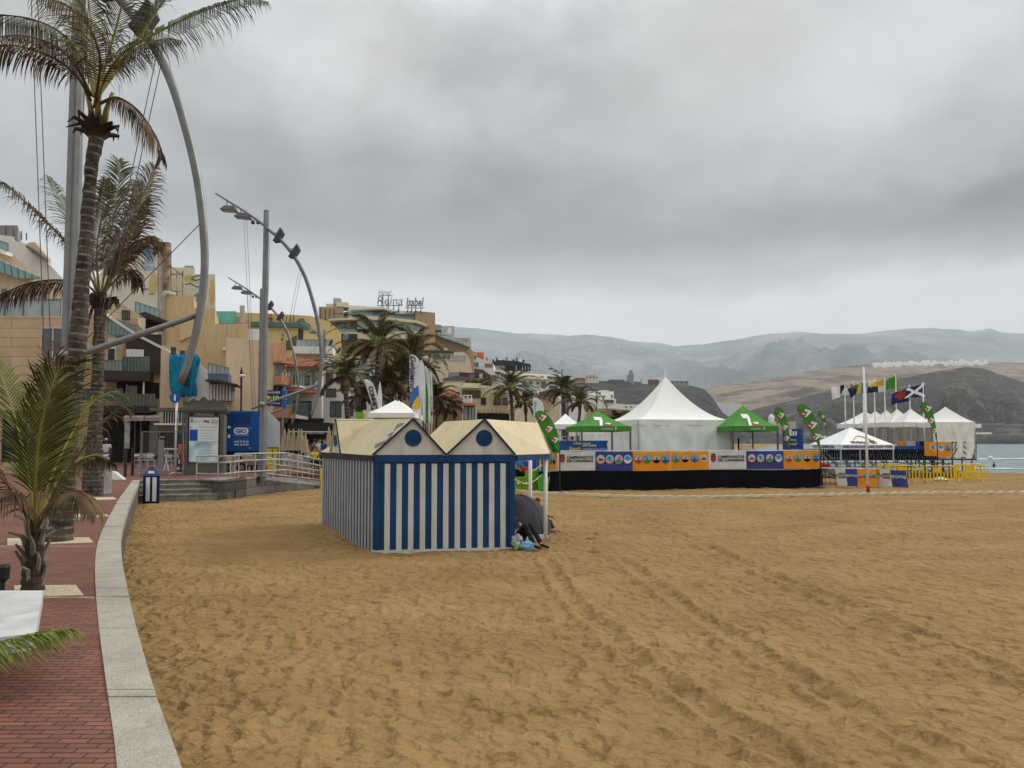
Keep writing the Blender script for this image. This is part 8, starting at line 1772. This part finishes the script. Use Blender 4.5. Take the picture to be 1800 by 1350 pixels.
for i, (px, D, rz, lb) in enumerate(((1586, 43.6, .1, 'leftmost yellow crowd barrier partly hidden by the dark blue banner'), (1646, 42.9, .0, 'second yellow crowd barrier from the left, nearest and most complete'), (1703, 44.0, -.15, 'third yellow crowd barrier from the left'), (1698, 46.5, .25, 'yellow crowd barrier overlapping just behind the third one'), (1560, 46.5, .3, 'yellow crowd barrier mostly hidden behind the federation canopy legs'))):
    p = onp(px, D, -.02)
    if i == 0: bp_.location = p; bp_.rotation_euler.z = rz; bp_['label'] = lb
    else: dup(bp_, p, rz, lb)
c = onp(1653, 45.5, .08); blob('white_sack', c, .35, WHITE, 'white sack lying on the sand behind the yellow barriers', 'sack', 12, .35)
# ---- buckets, rope barrier and staff by the cabin
def tub(px, py, D, r0, h, lb, em=True, rim=0):
    c = onp(px, D, 0.0); t_ = thing('green_tub', lb, 'tub', c, group='lime green tubs beside the cabin'); mb = MB(); mb.lathe([(r0 * .78, 0), (r0, h), (r0 * 1.07, h), (r0 * 1.07, h + .03), (r0 * .95, h + .03), (r0 * .9, h * .6)], c, 20); mb.build('tub_body', LIME, t_, smooth=False)
    if em:
        mb = MB(); F = Fac(px - 20, D - r0 * .93, px + 20, D - r0 * .93); uu, _ = F.hit(px, 850); mb.prism([F.at(uu + .09 * math.cos(k * .5236), h * .55 + .13 * math.sin(k * .5236), .03) for k in range(12)], -F.n * .05); e_ = mb.build('emblem', LRED, t_); mb = MB(); mb.prism([F.at(uu + .05 * math.cos(k * .5236), h * .6 + .07 * math.sin(k * .5236), .034) for k in range(12)], -F.n * .003); mb.build('emblem_centre', LOGOW, e_)
tub(911, 860, 36.4, .30, .62, 'lime tub with red emblem nearest the cabin wall'); tub(925, 860, 36.4, .32, .62, 'lime tub with red emblem between the tub by the wall and the posts'); tub(935, 858, 37.2, .36, .9, 'tall plain lime tub standing behind the two emblem tubs', em=False); tub(955, 862, 36.0, .30, .62, 'plain lime tub seen between the canopy posts right of the emblem tubs', em=False)
p = onp(952.5, 35.6, 0); mb = MB(); mb.tube([p, p + up * .85], .05, 8); mb.lathe([(.16, 0), (.16, .03)], p, 12); mb.build('green_stake', mat('stake_green', (.02, .35, .10), .5, .1, 3), label='bright green stake holding a white rope beside the tubs', cat='post')
mb = MB(); a_ = p + up * .82; b_ = onp(905, 35.2, .62); mb.tube([a_.lerp(b_, k / 14) - up * .32 * math.sin(math.pi * k / 14) for k in range(15)], .02, 5); mb.build('white_rope', WHITE, label='white rope hanging from the green stake towards the cabin', cat='rope')
person('person in light blue shirt bending beside the red bag behind the cabin', onp(910, 38, 0), .8, standing(.12, .1, (.5, .8)), cloth('light_blue', (.04, .22, .5)), CDK, CDK)
blob('red_bag', onp(925, 37.8, .95), .3, MT['cloth_red'], 'red and black bag on the tall lime tub seen under the cabin canopy', 'bag', 15, .5)
F = Fac(900, 37.5, 965, 37.5); mb = MB(); mb.bar(F.P(922, 838), F.P(953, 817), .06, .06); mb.build('white_pole', WHITE, label='slanting white pole seen between the two cabin canopy posts', cat='pole')
for k, px in enumerate((946, 953)): p = onp(px, 38.5, 0); mb = MB(); mb.tube([p, p + up * 1.5], .05, 8); mb.build('dark_post', STEELD, label=('left' if k == 0 else 'right') + ' dark upright post in the gap between the canopy posts', cat='post')
# ---- bather at the waterline
person('small dark figure of a bather standing in the shallows on the right', onp(1746, 105, -2.25), .4, standing(.0, .1, (.1, .1)), CDK, CDK, CDK, skin=SKIND)
mb = MB(); mb.lathe([(.05, 0), (.35, .15), (.4, .4), (.2, .65), (.05, .7)], W(1741, 808, 135) * 1, 12); mb.build('buoy', WHITE, smooth=True, label='small white buoy floating on the sea right of the peaked tents', cat='buoy')
# dark damp clumps on the sand right of the cabin
for k, (x, y, r_) in enumerate(((1040, 947, .14), (1046, 971, .19))):
    c = G(x, y); c.z = sand_h(c.x, c.y) - .01; blob('sand_clump', c, r_, mat('damp_sand', (.16, .10, .05), .95, .4, 9, bump=.8), ('smaller' if k == 0 else 'larger') + ' dark clump of damp sand right of the striped cabin', 'sand clump', 20 + k, .16)
# ================================================================ haze
m = bpy.data.materials.new('haze_air'); m.use_nodes = True; t = m.node_tree; t.nodes.clear()
o_ = nd(t, 'ShaderNodeOutputMaterial'); v_ = nd(t, 'ShaderNodeVolumePrincipled'); v_.inputs['Color'].default_value = (.84, .915, 1.0, 1); v_.inputs['Density'].default_value = 1.1e-4; v_.inputs['Anisotropy'].default_value = 0.0
t.links.new(v_.outputs[0], o_.inputs['Volume'])
mb = MB(); mb.box((0, 3000, 760), (24000, 16000, 1532)); hz = mb.build('haze', m, kind='stuff', org=(0, 3000, 0))
